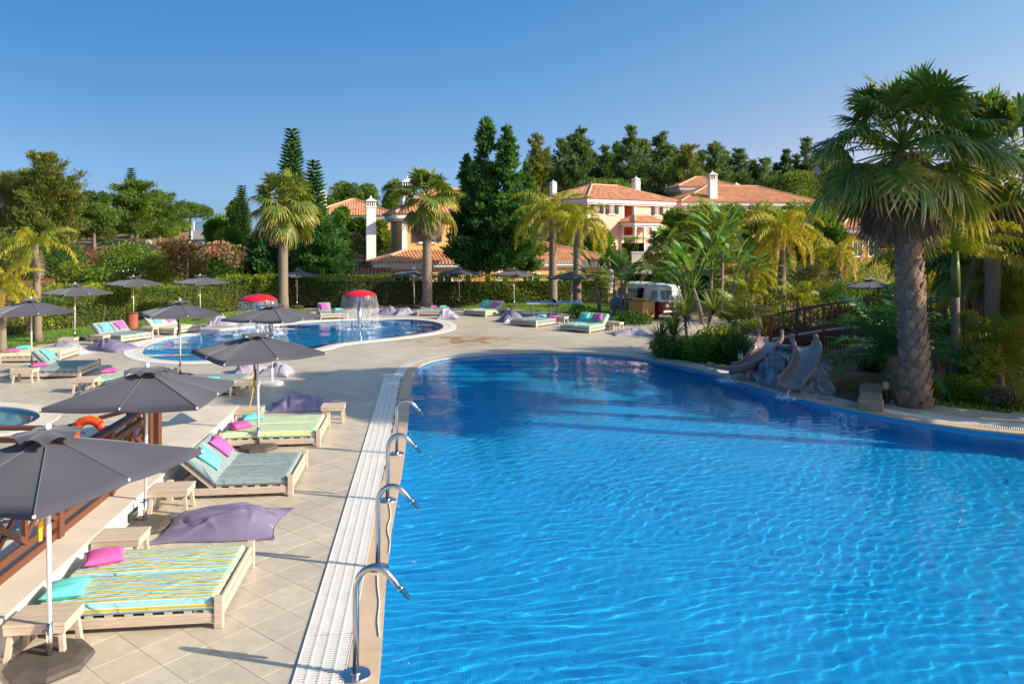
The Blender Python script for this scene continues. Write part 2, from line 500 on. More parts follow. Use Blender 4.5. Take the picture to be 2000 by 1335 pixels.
def build_terrain():
    xs = np.r_[np.linspace(-420, -70, 14), np.arange(-60, 62, 1.7), np.linspace(70, 420, 14)]
    ys = np.r_[np.linspace(-60, -8, 5), np.arange(-2, 118, 1.7), np.linspace(124, 460, 20)]
    gx, gy = np.meshgrid(xs, ys)
    gx = gx.ravel(); gy = gy.ravel()
    gx = gx + (np.abs(gx) < 60) * rng.uniform(-.4, .4, gx.shape)
    keep = ~inside(DECK, gx, gy) & (seg_dist(DECK, gx, gy) > .5)
    P = np.stack([gx[keep], gy[keep]], 1)
    D = resample(DECK, 1.0)
    n = len(D)
    allp = [Vector(p) for p in np.vstack([D, P])]
    vv, ee, ff, _, _, _ = delaunay_2d_cdt(allp, [(i, (i + 1) % n) for i in range(n)], [], 0, 1e-4)
    V = np.array([(v.x, v.y) for v in vv])
    T = np.array([f for f in ff if len(f) == 3])
    c = V[T].mean(1)
    T = T[~inside(D, c[:, 0], c[:, 1])]
    z = terrain_z(V[:, 0], V[:, 1])
    me = np_mesh('terrain', np.c_[V, z], T, smooth=True)
    m, nn, l, b = nmat('dry_sandy_soil')
    g = nn.new('ShaderNodeNewGeometry')
    n1 = nn.new('ShaderNodeTexNoise'); n1.inputs['Scale'].default_value = .35; n1.inputs['Detail'].default_value = 8; n1.inputs['Roughness'].default_value = .7
    n2 = nn.new('ShaderNodeTexNoise'); n2.inputs['Scale'].default_value = 3.5; n2.inputs['Detail'].default_value = 6
    l.new(g.outputs[0], n1.inputs['Vector']); l.new(g.outputs[0], n2.inputs['Vector'])
    cr = nn.new('ShaderNodeValToRGB'); l.new(n1.outputs[0], cr.inputs[0])
    e = cr.color_ramp.elements
    e[0].position = .40; e[0].color = (.42, .215, .085, 1); e[1].position = .66; e[1].color = (.085, .085, .03, 1)
    x = e.new(.52); x.color = (.30, .17, .075, 1)
    mx = nn.new('ShaderNodeMixRGB'); mx.blend_type = 'MULTIPLY'; mx.inputs[0].default_value = .7
    c2 = nn.new('ShaderNodeValToRGB'); l.new(n2.outputs[0], c2.inputs[0]); c2.color_ramp.elements[0].position = .3; c2.color_ramp.elements[0].color = (.45, .42, .4, 1); c2.color_ramp.elements[1].position = .7; c2.color_ramp.elements[1].color = (1.1, 1.1, 1.1, 1)
    l.new(cr.outputs[0], mx.inputs[1]); l.new(c2.outputs[0], mx.inputs[2]); l.new(mx.outputs[0], b.inputs['Base Color'])
    b.inputs['Roughness'].default_value = .95
    bp = nn.new('ShaderNodeBump'); bp.inputs['Strength'].default_value = .6; bp.inputs['Distance'].default_value = .08
    l.new(n2.outputs[0], bp.inputs['Height']); l.new(bp.outputs[0], b.inputs['Normal'])
    o = link('ground', me, m)
    tag(o, 'dry sandy ground rising to a scrubby bank beyond the hedge', 'ground', kind='structure')

build_terrain()

# sea beyond the last land
sm = solid('sea_water', (.03, .09, .16), .15, .1, .01, obj=False)
tag(MB().add([(-9000, 380, -6), (9000, 380, -6), (9000, 15000, -6), (-9000, 15000, -6)], [(0, 1, 2, 3)]).build('sea', sm), 'distant blue sea on the horizon behind the pines', 'sea', kind='structure')

# ---- deck bed with the pool openings, then tiles laid at 45 degrees
def poly_mesh(name, outer, holes, z, mat, parent=None):
    loops = [[Vector((p[0], p[1], 0)) for p in outer]] + [[Vector((p[0], p[1], 0)) for p in h] for h in holes]
    flat = [p for lp in loops for p in lp]
    T = tessellate_polygon(loops)
    V = np.array([(p.x, p.y, z) for p in flat]); T = np.array(T)
    a = V[T[:, 0]]; b = V[T[:, 1]]; c = V[T[:, 2]]
    nz = (b[:, 0] - a[:, 0]) * (c[:, 1] - a[:, 1]) - (b[:, 1] - a[:, 1]) * (c[:, 0] - a[:, 0])
    T[nz < 0] = T[nz < 0][:, ::-1]
    return link(name, np_mesh(name, V, T), mat, parent)

grout = solid('tile_grout', (.29, .235, .18), .9, .2, 3, obj=False)
KIDR, TODR = offset_closed(KID, .02), offset_closed(TOD, .02)
deck = poly_mesh('pool_deck', resample(DECK, 2.0), [offset_closed(POOL, .03), KIDR, TODR, LOW], -.012, grout)
tag(deck, 'pool terrace of pale stone tiles laid on the diagonal', 'pool deck', kind='structure')

def tile_material():
    m, n, l, b = nmat('travertine_tile')
    b.inputs['Roughness'].default_value = .46
    b.inputs['Specular IOR Level'].default_value = .55
    g = n.new('ShaderNodeNewGeometry')
    n1 = n.new('ShaderNodeTexNoise'); n1.inputs['Scale'].default_value = 6; n1.inputs['Detail'].default_value = 8; n1.inputs['Roughness'].default_value = .7
    n2 = n.new('ShaderNodeTexNoise'); n2.inputs['Scale'].default_value = .33; n2.inputs['Detail'].default_value = 6; n2.inputs['Roughness'].default_value = .65; n2.inputs['Distortion'].default_value = .6
    n3 = n.new('ShaderNodeTexNoise'); n3.inputs['Scale'].default_value = 90; n3.inputs['Detail'].default_value = 2
    for q in (n1, n2, n3): l.new(g.outputs['Position'], q.inputs['Vector'])
    cr = n.new('ShaderNodeValToRGB'); l.new(n1.outputs[0], cr.inputs[0])
    e = cr.color_ramp.elements
    e[0].position = .28; e[0].color = (.45, .385, .295, 1); e[1].position = .72; e[1].color = (.60, .53, .425, 1)
    # per tile
    at = n.new('ShaderNodeAttribute'); at.attribute_name = 'v'
    oi = n.new('ShaderNodeObjectInfo')
    ad = n.new('ShaderNodeMath'); ad.operation = 'ADD'; l.new(at.outputs['Fac'], ad.inputs[0]); l.new(oi.outputs['Random'], ad.inputs[1])
    fr = n.new('ShaderNodeMath'); fr.operation = 'FRACT'; l.new(ad.outputs[0], fr.inputs[0])
    mr = n.new('ShaderNodeMapRange'); mr.inputs[3].default_value = .93; mr.inputs[4].default_value = 1.05
    l.new(fr.outputs[0], mr.inputs[0])
    sc = n.new('ShaderNodeVectorMath'); sc.operation = 'SCALE'; l.new(cr.outputs[0], sc.inputs[0]); l.new(mr.outputs[0], sc.inputs['Scale'])
    sp = n.new('ShaderNodeMapRange'); sp.inputs[1].default_value = .3; sp.inputs[2].default_value = .7; sp.inputs[3].default_value = .9; sp.inputs[4].default_value = 1.1
    l.new(n3.outputs[0], sp.inputs[0])
    s2 = n.new('ShaderNodeVectorMath'); s2.operation = 'SCALE'; l.new(sc.outputs[0], s2.inputs[0]); l.new(sp.outputs[0], s2.inputs['Scale'])
    # ochre water stain that lies between the two pools
    sx = n.new('ShaderNodeSeparateXYZ'); l.new(g.outputs['Position'], sx.inputs[0])
    def gauss(o_, c, w):
        a = n.new('ShaderNodeMath'); a.operation = 'SUBTRACT'; a.inputs[1].default_value = c; l.new(o_, a.inputs[0])
        q = n.new('ShaderNodeMath'); q.operation = 'DIVIDE'; q.inputs[1].default_value = w; l.new(a.outputs[0], q.inputs[0])
        p = n.new('ShaderNodeMath'); p.operation = 'POWER'; p.inputs[1].default_value = 2; l.new(q.outputs[0], p.inputs[0])
        return p.outputs[0]
    aa = n.new('ShaderNodeMath'); aa.operation = 'ADD'; l.new(gauss(sx.outputs[0], -2.0, 3.2), aa.inputs[0]); l.new(gauss(sx.outputs[1], 33.2, 2.2), aa.inputs[1])
    m1 = n.new('ShaderNodeMath'); m1.operation = 'SUBTRACT'; m1.inputs[0].default_value = 1; m1.use_clamp = True; l.new(aa.outputs[0], m1.inputs[1])
    n4 = n.new('ShaderNodeTexNoise'); n4.inputs['Scale'].default_value = 1.1; n4.inputs['Detail'].default_value = 7; n4.inputs['Roughness'].default_value = .7
    l.new(g.outputs['Position'], n4.inputs['Vector'])
    m2 = n.new('ShaderNodeMapRange'); m2.inputs[1].default_value = .47; m2.inputs[2].default_value = .56; l.new(n4.outputs[0], m2.inputs[0])
    m3 = n.new('ShaderNodeMath'); m3.operation = 'MULTIPLY'; l.new(m1.outputs[0], m3.inputs[0]); l.new(m2.outputs[0], m3.inputs[1])
    m3b = n.new('ShaderNodeMath'); m3b.operation = 'MULTIPLY'; m3b.inputs[1].default_value = 1.3; m3b.use_clamp = True; l.new(m3.outputs[0], m3b.inputs[0])
    mx = n.new('ShaderNodeMixRGB'); mx.inputs[2].default_value = (.36, .20, .085, 1)
    l.new(m3b.outputs[0], mx.inputs[0]); l.new(s2.outputs[0], mx.inputs[1])
    # broad wear
    m4 = n.new('ShaderNodeMapRange'); m4.inputs[1].default_value = .35; m4.inputs[2].default_value = .7; m4.inputs[3].default_value = .84; m4.inputs[4].default_value = 1.10
    l.new(n2.outputs[0], m4.inputs[0])
    s3 = n.new('ShaderNodeVectorMath'); s3.operation = 'SCALE'; l.new(mx.outputs[0], s3.inputs[0]); l.new(m4.outputs[0], s3.inputs['Scale'])
    l.new(s3.outputs[0], b.inputs['Base Color'])
    bp = n.new('ShaderNodeBump'); bp.inputs['Strength'].default_value = .25; bp.inputs['Distance'].default_value = .004
    l.new(n1.outputs[0], bp.inputs['Height']); l.new(bp.outputs[0], b.inputs['Normal'])
    return m
MT['tile'] = tile_material()

AX = math.atan2(1, -.112)                      # direction of the straight pool edge
WALL_X = lambda y: -4.45 - .113 * y            # right face of the low terrace wall

def build_tiles():
    a = AX - PI / 4
    e1 = np.array([math.cos(a), math.sin(a)]); e2 = np.array([-e1[1], e1[0]])
    s = .5; off = np.array([4.78 - .5 * 9, 0])
    ii, jj = np.meshgrid(np.arange(-140, 140), np.arange(-140, 140))
    nA = np.array([.67, .74])
    c = ii.ravel()[:, None] * s * e1 + jj.ravel()[:, None] * s * e2 + np.array([.11, .16])
    x, y = c[:, 0], c[:, 1]
    k = (y > 4) & (y < 50) & (np.abs(x) < .72 * y + 3)
    c = c[k]; x, y = c[:, 0], c[:, 1]
    k = inside(DECK, x, y)
    for P, d in ((POOL, .40), (KID, .40), (TOD, .3), (LOW, .25)):
        Q = offset_closed(P, d) if len(P) > 8 else np.array([(-12.7, 6), (-7.4, 6), (-7.8, 12.4), (-12.7, 12.4)])
        k &= ~inside(Q, x, y)
    c = c[k]; x, y = c[:, 0], c[:, 1]
    vis = (y > 7.4) & (np.abs(x) < .68 * y) & ~((x < WALL_X(y) - .2) & (y < 18))
    order = np.argsort(np.where(vis, y, 1e6))
    near = order[:300]; rest = order[300:]
    h, t = s / 2 - .0019, .012
    bv = .003
    def shell(cx):
        P = []
        for r_, z in ((h, -t), (h, -bv * .6), (h - bv, 0)):
            for sx_, sy_ in ((-1, -1), (1, -1), (1, 1), (-1, 1)):
                P.append((*(sx_ * r_ * e1 + sy_ * r_ * e2), z))
        return P
    base = np.array(shell(0))
    F = [(8, 9, 10, 11)] + [(i + k_ * 4, (i + 1) % 4 + k_ * 4, (i + 1) % 4 + 4 + k_ * 4, i + 4 + k_ * 4) for k_ in (0, 1) for i in range(4)]
    me = np_mesh('tile', base, np.array(F), mat=MT['tile'])
    for q in near:
        link('tile', me, None, deck, (c[q, 0], c[q, 1], random.uniform(-.0008, .0008)))
    n = len(rest)
    V = (base[None] + np.c_[c[rest], np.zeros(n)][:, None]).reshape(-1, 3)
    FF = (np.array(F)[None] + (np.arange(n) * 12)[:, None, None]).reshape(-1, 4)
    o = link('tile_field', np_mesh('tile_field', V, FF, np.repeat(rng.random(n), 9), MT['tile']), None, deck)
    tag(o, kind='stuff')
build_tiles()

# ---- pool shells
def mosaic(name, c1, c2, pitch):
    m, n, l, b = nmat(name)
    g = n.new('ShaderNodeNewGeometry')
    br = n.new('ShaderNodeTexBrick'); br.offset = 0
    br.inputs['Scale'].default_value = 1; br.inputs['Brick Width'].default_value = pitch; br.inputs['Row Height'].default_value = pitch
    br.inputs['Mortar Size'].default_value = pitch * .07
    br.inputs['Color1'].default_value = (*c1, 1); br.inputs['Color2'].default_value = (*[q * .86 for q in c1], 1); br.inputs['Mortar'].default_value = (*c2, 1)
    mp = n.new('ShaderNodeMapping'); mp.inputs['Rotation'].default_value = (.0, 0, PI / 2 - AX)
    l.new(g.outputs['Position'], mp.inputs[0]); l.new(mp.outputs[0], br.inputs['Vector'])
    l.new(br.outputs[0], b.inputs['Base Color'])
    b.inputs['Roughness'].default_value = .3
    return m
MT['mosaic'] = mosaic('deep_blue_mosaic', (.004, .385, .76), (.05, .48, .80), .04)
MT['mosaic2'] = mosaic('sky_blue_mosaic', (.010, .27, .62), (.05, .42, .72), .07)
MT['mosaic3'] = mosaic('pale_blue_mosaic', (.10, .40, .62), (.25, .52, .66), .07)

def basin(name, P, depth, mat, label, steps=()):
    n = len(P)
    b = MB()
    k = len(b.v)
    b.v += [(p[0], p[1], -.0125) for p in P] + [(p[0], p[1], -depth) for p in P]
    for i in range(n):
        j = (i + 1) % n
        b.f.append((k + j, k + i, k + n + i, k + n + j))
    for t in tessellate_polygon([[Vector((p[0], p[1], 0)) for p in P]]):
        a, c, d = [P[q] for q in t]
        up = (c[0] - a[0]) * (d[1] - a[1]) - (c[1] - a[1]) * (d[0] - a[0]) > 0
        b.f.append(tuple(k + n + q for q in (t if up else t[::-1])))
    o = b.build(name, mat)
    o.cycles.is_caustics_receiver = True
    tag(o, label, 'pool', kind='structure')
    for y0, z in steps:
        Q = clip_half(P, y0)
        s_ = MB(); s_.prism([tuple(q) for q in Q], -depth + .001, z)
        so = s_.build('step', mat, o, fix=True)
        so.cycles.is_caustics_receiver = True
    return o
pool = basin('swimming_pool', POOL, 1.35, MT['mosaic'], 'large free form swimming pool lined with deep blue mosaic',
             [(26.2, -1.1), (26.95, -.86), (27.65, -.62), (28.3, -.38), (28.9, -.16)])
kid = basin('splash_pool', KID, .75, MT['mosaic2'], 'kidney shaped splash pool under the red mushroom fountains')
tod = basin('toddler_pool', TOD, .4, MT['mosaic3'], 'small round toddler pool at the left edge')
low = basin('sunken_pool', LOW, .5, MT['mosaic3'], 'turquoise pool glimpsed behind the wooden fence')

def water_material(name='pool_water'):
    m, n, l, b = nmat(name)
    n.remove(b)
    g = n.new('ShaderNodeBsdfGlass'); g.inputs['IOR'].default_value = 1.33; g.inputs['Roughness'].default_value = 0
    g.inputs['Color'].default_value = (.93, .985, 1, 1)
    l.new(g.outputs[0], n['Material Output'].inputs[0])
    return m
MT['water'] = water_material()

WR = np.random.default_rng(11)
WAVES = [(WR.uniform(.13, .34), WR.normal(1.66, .12), WR.uniform(.4, 1), WR.uniform(0, 6.28)) for _ in range(22)]
WAVES2 = [(WR.uniform(.14, .36), WR.normal(2.25, .33), WR.uniform(.4, 1), WR.uniform(0, 6.28)) for _ in range(16)]
WAVES3 = [(WR.uniform(1., 3), WR.uniform(0, 6.28), 1, WR.uniform(0, 6.28)) for _ in range(6)]
def waves(x, y, amp=1.0):
    wx = x + .25 * np.sin(.5 * y + .4 * x) + .12 * np.sin(1.3 * x - .7 * y)
    wy = y + .3 * np.sin(.45 * x + .2 * y) + .1 * np.sin(1.1 * x + 1.7 * y + 1)
    wy = wy + .012 * (x - 4) ** 2 * .25
    mod = np.clip(.62 - .05 * (x - 3) + .3 * np.sin(.35 * x + .5 * y + 2), .25, 1)
    z = 0 * x
    for ws, mm in ((WAVES, mod), (WAVES2, 1.15 - mod)):
        for lam, t, a, p in ws:
            k = 2 * PI / lam
            z = z + mm * .0026 * lam ** 1.3 * a * np.sin(math.cos(t) * k * wx + math.sin(t) * k * wy + p)
    for lam, t, a, p in WAVES3:
        k = 2 * PI / lam
        z = z + .0011 * lam * np.sin(math.cos(t) * k * x + math.sin(t) * k * y + p)
    return z * amp

def water(name, P, z0, sx, sy0, sy1, amp, label):
    x0, y0 = P.min(0) - .1; x1, y1 = P.max(0) + .1
    xs = np.arange(x0, x1, sx); ys = [max(y0, 5.5)]
    while ys[-1] < y1:
        t = (ys[-1] - 6) / 24
        ys.append(ys[-1] + sy0 + (sy1 - sy0) * max(0, min(1, t)))
    ys = np.array(ys)
    if y0 < 5.5: ys = np.r_[np.arange(y0, 5.5, .1), ys]
    gx, gy = np.meshgrid(xs, ys)
    z = z0 + waves(gx, gy, amp)
    ins = inside(offset_closed(P, .05) if len(P) > 8 else P, gx, gy)
    idx = np.arange(gx.size).reshape(gx.shape)
    Q = np.stack([idx[:-1, :-1], idx[:-1, 1:], idx[1:, 1:], idx[1:, :-1]], -1).reshape(-1, 4)
    Q = Q[ins.ravel()[Q].any(1)]
    used = np.unique(Q); mp = np.zeros(gx.size, int); mp[used] = np.arange(len(used))
    V = np.stack([gx.ravel(), gy.ravel(), z.ravel()], 1)[used]
    o = link(name, np_mesh(name, V, mp[Q], smooth=True), MT['water'])
    o.cycles.is_caustics_caster = True
    tag(o, label, 'water', kind='structure')
    return o
water('pool_water', POOL, -.065, .038, .028, .06, 1.0, 'rippled clear blue water of the large pool')
water('splash_pool_water', KID, -.055, .085, .08, .09, 2.2, 'choppy water of the splash pool')
water('toddler_pool_water', TOD, -.05, .1, .1, .1, 1.0, 'still water of the toddler pool')
water('sunken_pool_water', LOW, -.12, .1, .1, .1, 1.0, 'still water of the pool behind the fence')

# ---- rims: tan coping next to the water, white overflow grating outside it
def ring(name, P, d0, d1, z0, z1, mat, parent, sel=None, lip=0):
    A, B = offset_closed(P, d0), offset_closed(P, d1)
    n = len(P); b = MB()
    k = 0
    b.v += [(*p, z1) for p in A] + [(*p, z1) for p in B] + [(*p, z0) for p in A] + [(*p, z0) for p in B]
    for i in range(n):
        j = (i + 1) % n
        if sel is not None and not (sel[i] and sel[j]): continue
        b.f += [(i, n + i, n + j, j)[::-1], (i, j, 2 * n + j, 2 * n + i)[::-1], (n + j, n + i, 3 * n + i, 3 * n + j)[::-1]]
    return b.build(name, mat, parent, fix=True)

def ring_pieces(name, P, d0, d1, z0, z1, mat, parent, sel, step):
    """separate stones, each about step metres long"""
    A, B = offset_closed(P, d0), offset_closed(P, d1)
    n = len(P); i = 0
    k = max(1, int(round(step / np.linalg.norm(P[1] - P[0]))))
    while i < n:
        j = min(i + k, n)
        ids = [q % n for q in range(i, j + 1)]
        if all(sel[q] for q in ids):
            a = [A[q].copy() for q in ids]; c = [B[q].copy() for q in ids]
            g_ = .004
            for L in (a, c):
                t = L[1] - L[0]; L[0] = L[0] + t / np.linalg.norm(t) * g_
                t = L[-2] - L[-1]; L[-1] = L[-1] + t / np.linalg.norm(t) * g_
            b = MB(); m_ = len(ids)
            b.v += [(*p, z1) for p in a] + [(*p, z1) for p in c] + [(*p, z0) for p in a] + [(*p, z0) for p in c]
            for q in range(m_ - 1):
                b.f += [(q, q + 1, m_ + q + 1, m_ + q), (q, 2 * m_ + q, 2 * m_ + q + 1, q + 1), (m_ + q + 1, 3 * m_ + q + 1, 3 * m_ + q, m_ + q)]
            e = m_ - 1
            b.f += [(0, m_, 3 * m_, 2 * m_), (e, 2 * m_ + e, 3 * m_ + e, m_ + e)]
            b.build(name, mat, parent, fix=True)
        i = j

vis_rim = (POOL[:, 1] > 6.0) & ~((POOL[:, 1] < 14) & (POOL[:, 0] > 10))
edge = tag(bpy.data.objects.new('pool_edge', None), 'tan stone edge running round the large swimming pool', 'pool edge', kind='structure')
COL.objects.link(edge)
ring_pieces('coping_stone', POOL, -.03, .29, -.03, .012, MT['coping'], edge, vis_rim, 1.0)

# straight run of white grating modules (left side), four abreast
seg0, seg1 = np.array([-.5 - .112 * 6.6, 6.6]), np.array([-.5 - .112 * 24.6, 24.6])
ux = (seg1 - seg0) / np.linalg.norm(seg1 - seg0); lx = np.array([-ux[1], ux[0]])
gut = MB()
def gp(a, s_): p = seg0 + ux * s_ + lx * a; return (p[0], p[1])
L_ = np.linalg.norm(seg1 - seg0)
gr = thing('drain_grating', 'straight white overflow grating along the left side of the large pool', 'drain grating', (seg0[0], seg0[1], 0), math.atan2(ux[1], ux[0]))
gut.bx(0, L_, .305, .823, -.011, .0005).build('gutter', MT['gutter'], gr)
def grating_module(L, W, pitch):
    b = MB()
    b.bx(0, L, 0, .008, .002, .020); b.bx(0, L, W - .008, W, .002, .020)
    x = pitch / 2
    while x < L:
        b.bx(x - pitch * .25, x + pitch * .25, .008, W - .008, .004, .018); x += pitch
    return b.mesh('grating_panel')
gm = grating_module(.992, .126, .045)
gm.materials.append(MT['grate'])
for i in range(int(L_)):
    for j in range(4):
        link('grating_panel', gm, None, gr, (i, .308 + j * .129, random.uniform(0, .001)))

def curved_grating(label, sel, d0, d1, name='drain_grating'):
    A, B = offset_closed(POOL, d0), offset_closed(POOL, d1)
    ids = [i for i in range(len(POOL)) if sel[i]]
    # order along the outline
    ids = sorted(ids)
    brk = [k for k in range(1, len(ids)) if ids[k] != ids[k - 1] + 1]
    if brk: ids = ids[brk[0]:] + ids[:brk[0]]
    a = smooth_open([A[i] for i in ids], 6); c = smooth_open([B[i] for i in ids], 6)
    root = thing(name, label, 'drain grating', (0, 0, 0))
    g_ = MB(); m_ = len(a)
    g_.v += [(*p, .001) for p in a] + [(*p, .001) for p in c]
    g_.f += [(q, q + 1, m_ + q + 1, m_ + q) for q in range(m_ - 1)]
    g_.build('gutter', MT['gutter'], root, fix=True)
    s_ = MB()
    for q in range(m_ - 1):
        p0 = a[q] * .78 + a[q + 1] * .22; p1 = a[q] * .22 + a[q + 1] * .78
        q0 = c[q] * .78 + c[q + 1] * .22; q1 = c[q] * .22 + c[q + 1] * .78
        s_.add([(*p0, .018), (*p1, .018), (*q1, .018), (*q0, .018), (*p0, .003), (*p1, .003), (*q1, .003), (*q0, .003)],
               [(0, 1, 2, 3), (0, 4, 5, 1), (1, 5, 6, 2), (2, 6, 7, 3), (3, 7, 4, 0)])
    o = s_.build('slat', MT['grate'], root, fix=True); tag(o, kind='stuff')
    return root
ar = np.arange(len(POOL))
pf = POOL
curved_grating('white overflow grating curving round the far end of the large pool', (pf[:, 1] > 24.3) & (pf[:, 0] < 4.9), .30, .62)
curved_grating('short white grating beside the bushes at the far right of the large pool', (pf[:, 0] > 4.95) & (pf[:, 0] < 6.9) & (pf[:, 1] > 20), .30, .72)
curved_grating('white grating on the right rim in front of the big palm', (pf[:, 0] > 8.95) & (pf[:, 1] > 14.2), .30, .66)

# pale outer rim band on the right and round the shallow pools
rr = (POOL[:, 0] > 9.0) & (POOL[:, 1] > 13.5)
ring_pieces('rim_slab', POOL, .68, 1.15, -.03, .010, MT['stone'], edge, rr, 1.0)
e2_ = tag(bpy.data.objects.new('splash_pool_edge', None), 'white band and grey sloping edge round the splash pool', 'pool edge', kind='structure')
COL.objects.link(e2_)
allk = np.ones(len(KID), bool)
ring_pieces('edge_stone', KID, -.03, .28, -.03, .006, MT['stone'], e2_, allk, 1.0)
ring('rim_band', KID, .285, .62, -.03, .016, MT['grate'], e2_)
e3_ = tag(bpy.data.objects.new('toddler_pool_edge', None), 'pale stone ring round the toddler pool', 'pool edge', kind='structure')
COL.objects.link(e3_)
ring_pieces('edge_stone', TOD, -.03, .42, -.03, .02, MT['stone'], e3_, np.ones(len(TOD), bool), .8)

# ---- lawn, path, apron, pond
def sheet(name, pts, z, mat, label, cat):
    P = np.array(pts)
    P = resample(smooth_closed(P, 6), .8)
    if area2(P) < 0: P = P[::-1]
    o = poly_mesh(name, P, [], z, mat)
    return tag(o, label, cat, kind='structure')
lawn_m = solid('short_lawn', (.12, .22, .022), .9, .35, 2.5, .8, 40, obj=False)
LAWN1 = [(-20.1, 29.9), (-19.5, 32.4), (-19.1, 33.8), (-17.8, 37.8), (-15.6, 40.3), (-14, 43.3), (-12.2, 46.5), (-14.5, 48.6), (-17, 45.8), (-19.5, 42.5), (-21.2, 39), (-22.5, 35.5), (-24, 31), (-23, 28.8)]
LAWN2 = [(-3.2, 48.7), (0, 47.7), (1.9, 46.9), (4.2, 44.8), (7, 45.5), (9.5, 48), (6, 52), (0, 52), (-3.5, 51)]
sheet('lawn', LAWN1, .012, lawn_m, 'strip of green lawn in front of the left hedge', 'lawn')
sheet('lawn', LAWN2, .012, lawn_m, 'patch of sunlit lawn under the table tennis table', 'lawn')
path_m = solid('pale_gravel_path', (.50, .43, .35), .9, .15, 3, .4, 60, obj=False)
sheet('garden_path', [(9.4, 31.2), (11.4, 31.4), (13.5, 33.8), (13.2, 38), (12, 42.5), (10.5, 43.5), (10.9, 39), (11, 35.5), (9, 33.2)], .016, path_m, 'pale gravel path leading to the wooden footbridge', 'path')
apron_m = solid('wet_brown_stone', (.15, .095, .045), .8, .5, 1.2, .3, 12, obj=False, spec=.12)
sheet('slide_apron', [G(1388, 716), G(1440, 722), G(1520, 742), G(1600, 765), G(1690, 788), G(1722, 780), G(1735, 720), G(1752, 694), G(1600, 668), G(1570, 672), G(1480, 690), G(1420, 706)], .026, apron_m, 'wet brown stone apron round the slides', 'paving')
# ================================================================== TERRACE WALL, FENCE
def wall_build():
    root = thing('terrace_wall', 'low white rendered wall with pale stone top between the beds and the fence', 'wall', (0, 0, 0))
    y0, y1, w = 3.0, 18.3, 1.16
    a = math.atan2(-.113, 1)
    def P(off, y): return (WALL_X(y) - off, y)
    MB().prism([P(0.02, y0), P(.02, y1 - .02), P(w, y1 - .02), P(w, y0)], 0, .37).build('wall_body', MT['render'], root, fix=True)
    ys = [3.0, 5.6, 8.2, 11.05, 13.9, 16.1, 18.3]
    for i in range(len(ys) - 1):
        b = MB(); g_ = .006
        b.prism([P(-.015, ys[i] + g_), P(-.015, ys[i + 1] - g_), P(w, ys[i + 1] - g_), P(w, ys[i] + g_)], .3701, .42)
        b.build('coping_slab', MT['stone'], root, fix=True, bevel=.006)
    y = 11.7
    v = MB(); v.box((WALL_X(y) - .0005, y, .20), (.03, .36, .13), Matrix.Rotation(-a, 3, 'Z').inverted() if False else Matrix.Rotation(.113, 3, 'Z'))
    f = v.build('vent_frame', MT['shutter'], root)
    MB().box((WALL_X(y) + .010, y, .20), (.02, .29, .07), Matrix.Rotation(.113, 3, 'Z')).build('vent_grille', MT['steel'], f)
wall_build()

def fence_run(root, p, q, z0p, z0q, n, h=.98, first=True, last=True):
    """posts, rails and crossed braces between p and q"""
    p, q = Vector(p), Vector(q)
    W = MT['dark_wood']
    def pt(t, z): return Vector((p.x + (q.x - p.x) * t, p.y + (q.y - p.y) * t, z0p + (z0q - z0p) * t + z))
    for i in range(n + 1):
        if (i == 0 and not first) or (i == n and not last): continue
        b = MB(); c = pt(i / n, 0); d = (q - p).normalized()
        b.beam(c + Vector((0, 0, 0)), c + Vector((0, 0, h + .0)), .13, .13, up=(d.x, d.y, 0))
        b.build('post', W, root, bevel=.008)
    MB().beam(pt(0, h + .035), pt(1, h + .035), .15, .065).build('handrail', W, root, bevel=.008)
    for i in range(n):
        t0, t1 = i / n, (i + 1) / n
        e = .07 / max((q - p).length, .1)
        t0 += e; t1 -= e
        for z in (.05, .22, h - .18):
            MB().beam(pt(t0, z), pt(t1, z), .05, .10).build('rail', W, root, bevel=.005)
        tm = (t0 + t1) / 2
        o = Vector((-(q - p).normalized().y, (q - p).normalized().x, 0)) * .022
        for a, b2 in ((t0, tm), (tm, t1)):
            MB().beam(pt(a, .27) + o, pt(b2, h - .23) + o, .035, .07).build('brace', W, root)
            MB().beam(pt(a, h - .23) - o, pt(b2, .27) - o, .035, .07).build('brace', W, root)
        MB().beam(pt(tm, .27), pt(tm, h - .23), .045, .06).build('baluster', W, root)

def fence_pt(y, off=.45): return (WALL_X(y) - off, y, 0)
fr = thing('wooden_fence', 'brown wooden fence with crossed braces standing on the terrace wall', 'fence', (0, 0, 0))
fence_run(fr, fence_pt(5.2), fence_pt(13.6), .421, .421, 5)
fr2 = thing('wooden_fence', 'brown wooden stair railing across the far end of the sunken pool carrying the lifebuoy', 'fence', (0, 0, 0))
fence_run(fr2, (-8.05, 13.75, 0), (-12.6, 13.75, 0), 0, 0, 3)
MB().beam((-6.55, 13.7, 1.42), (-8.0, 13.75, 1.03), .15, .065).build('sloping_handrail', MT['dark_wood'], fr2, bevel=.008)
MB().beam((-6.6, 13.7, .60), (-8.0, 13.75, .25), .05, .10).build('rail', MT['dark_wood'], fr2)
MB().beam((-6.6, 13.7, 1.2), (-8.0, 13.75, .25), .035, .07).build('brace', MT['dark_wood'], fr2)
for x in (-6.42, -6.9):
    MB().beam((x, 13.9, .0 if x < -6.8 else .421), (x, 13.9, 1.48), .12, .12).build('gate_post', MT['dark_wood'], fr2, bevel=.008)
MB().bx(-6.84, -6.48, 13.86, 13.94, 1.38, 1.48).build('gate_rail', MT['dark_wood'], fr2)
for a, c in (((-6.84, 13.9, .5), (-6.48, 13.9, 1.36)), ((-6.84, 13.9, 1.36), (-6.48, 13.9, .5))):
    MB().beam(a, c, .04, .07).build('brace', MT['dark_wood'], fr2)

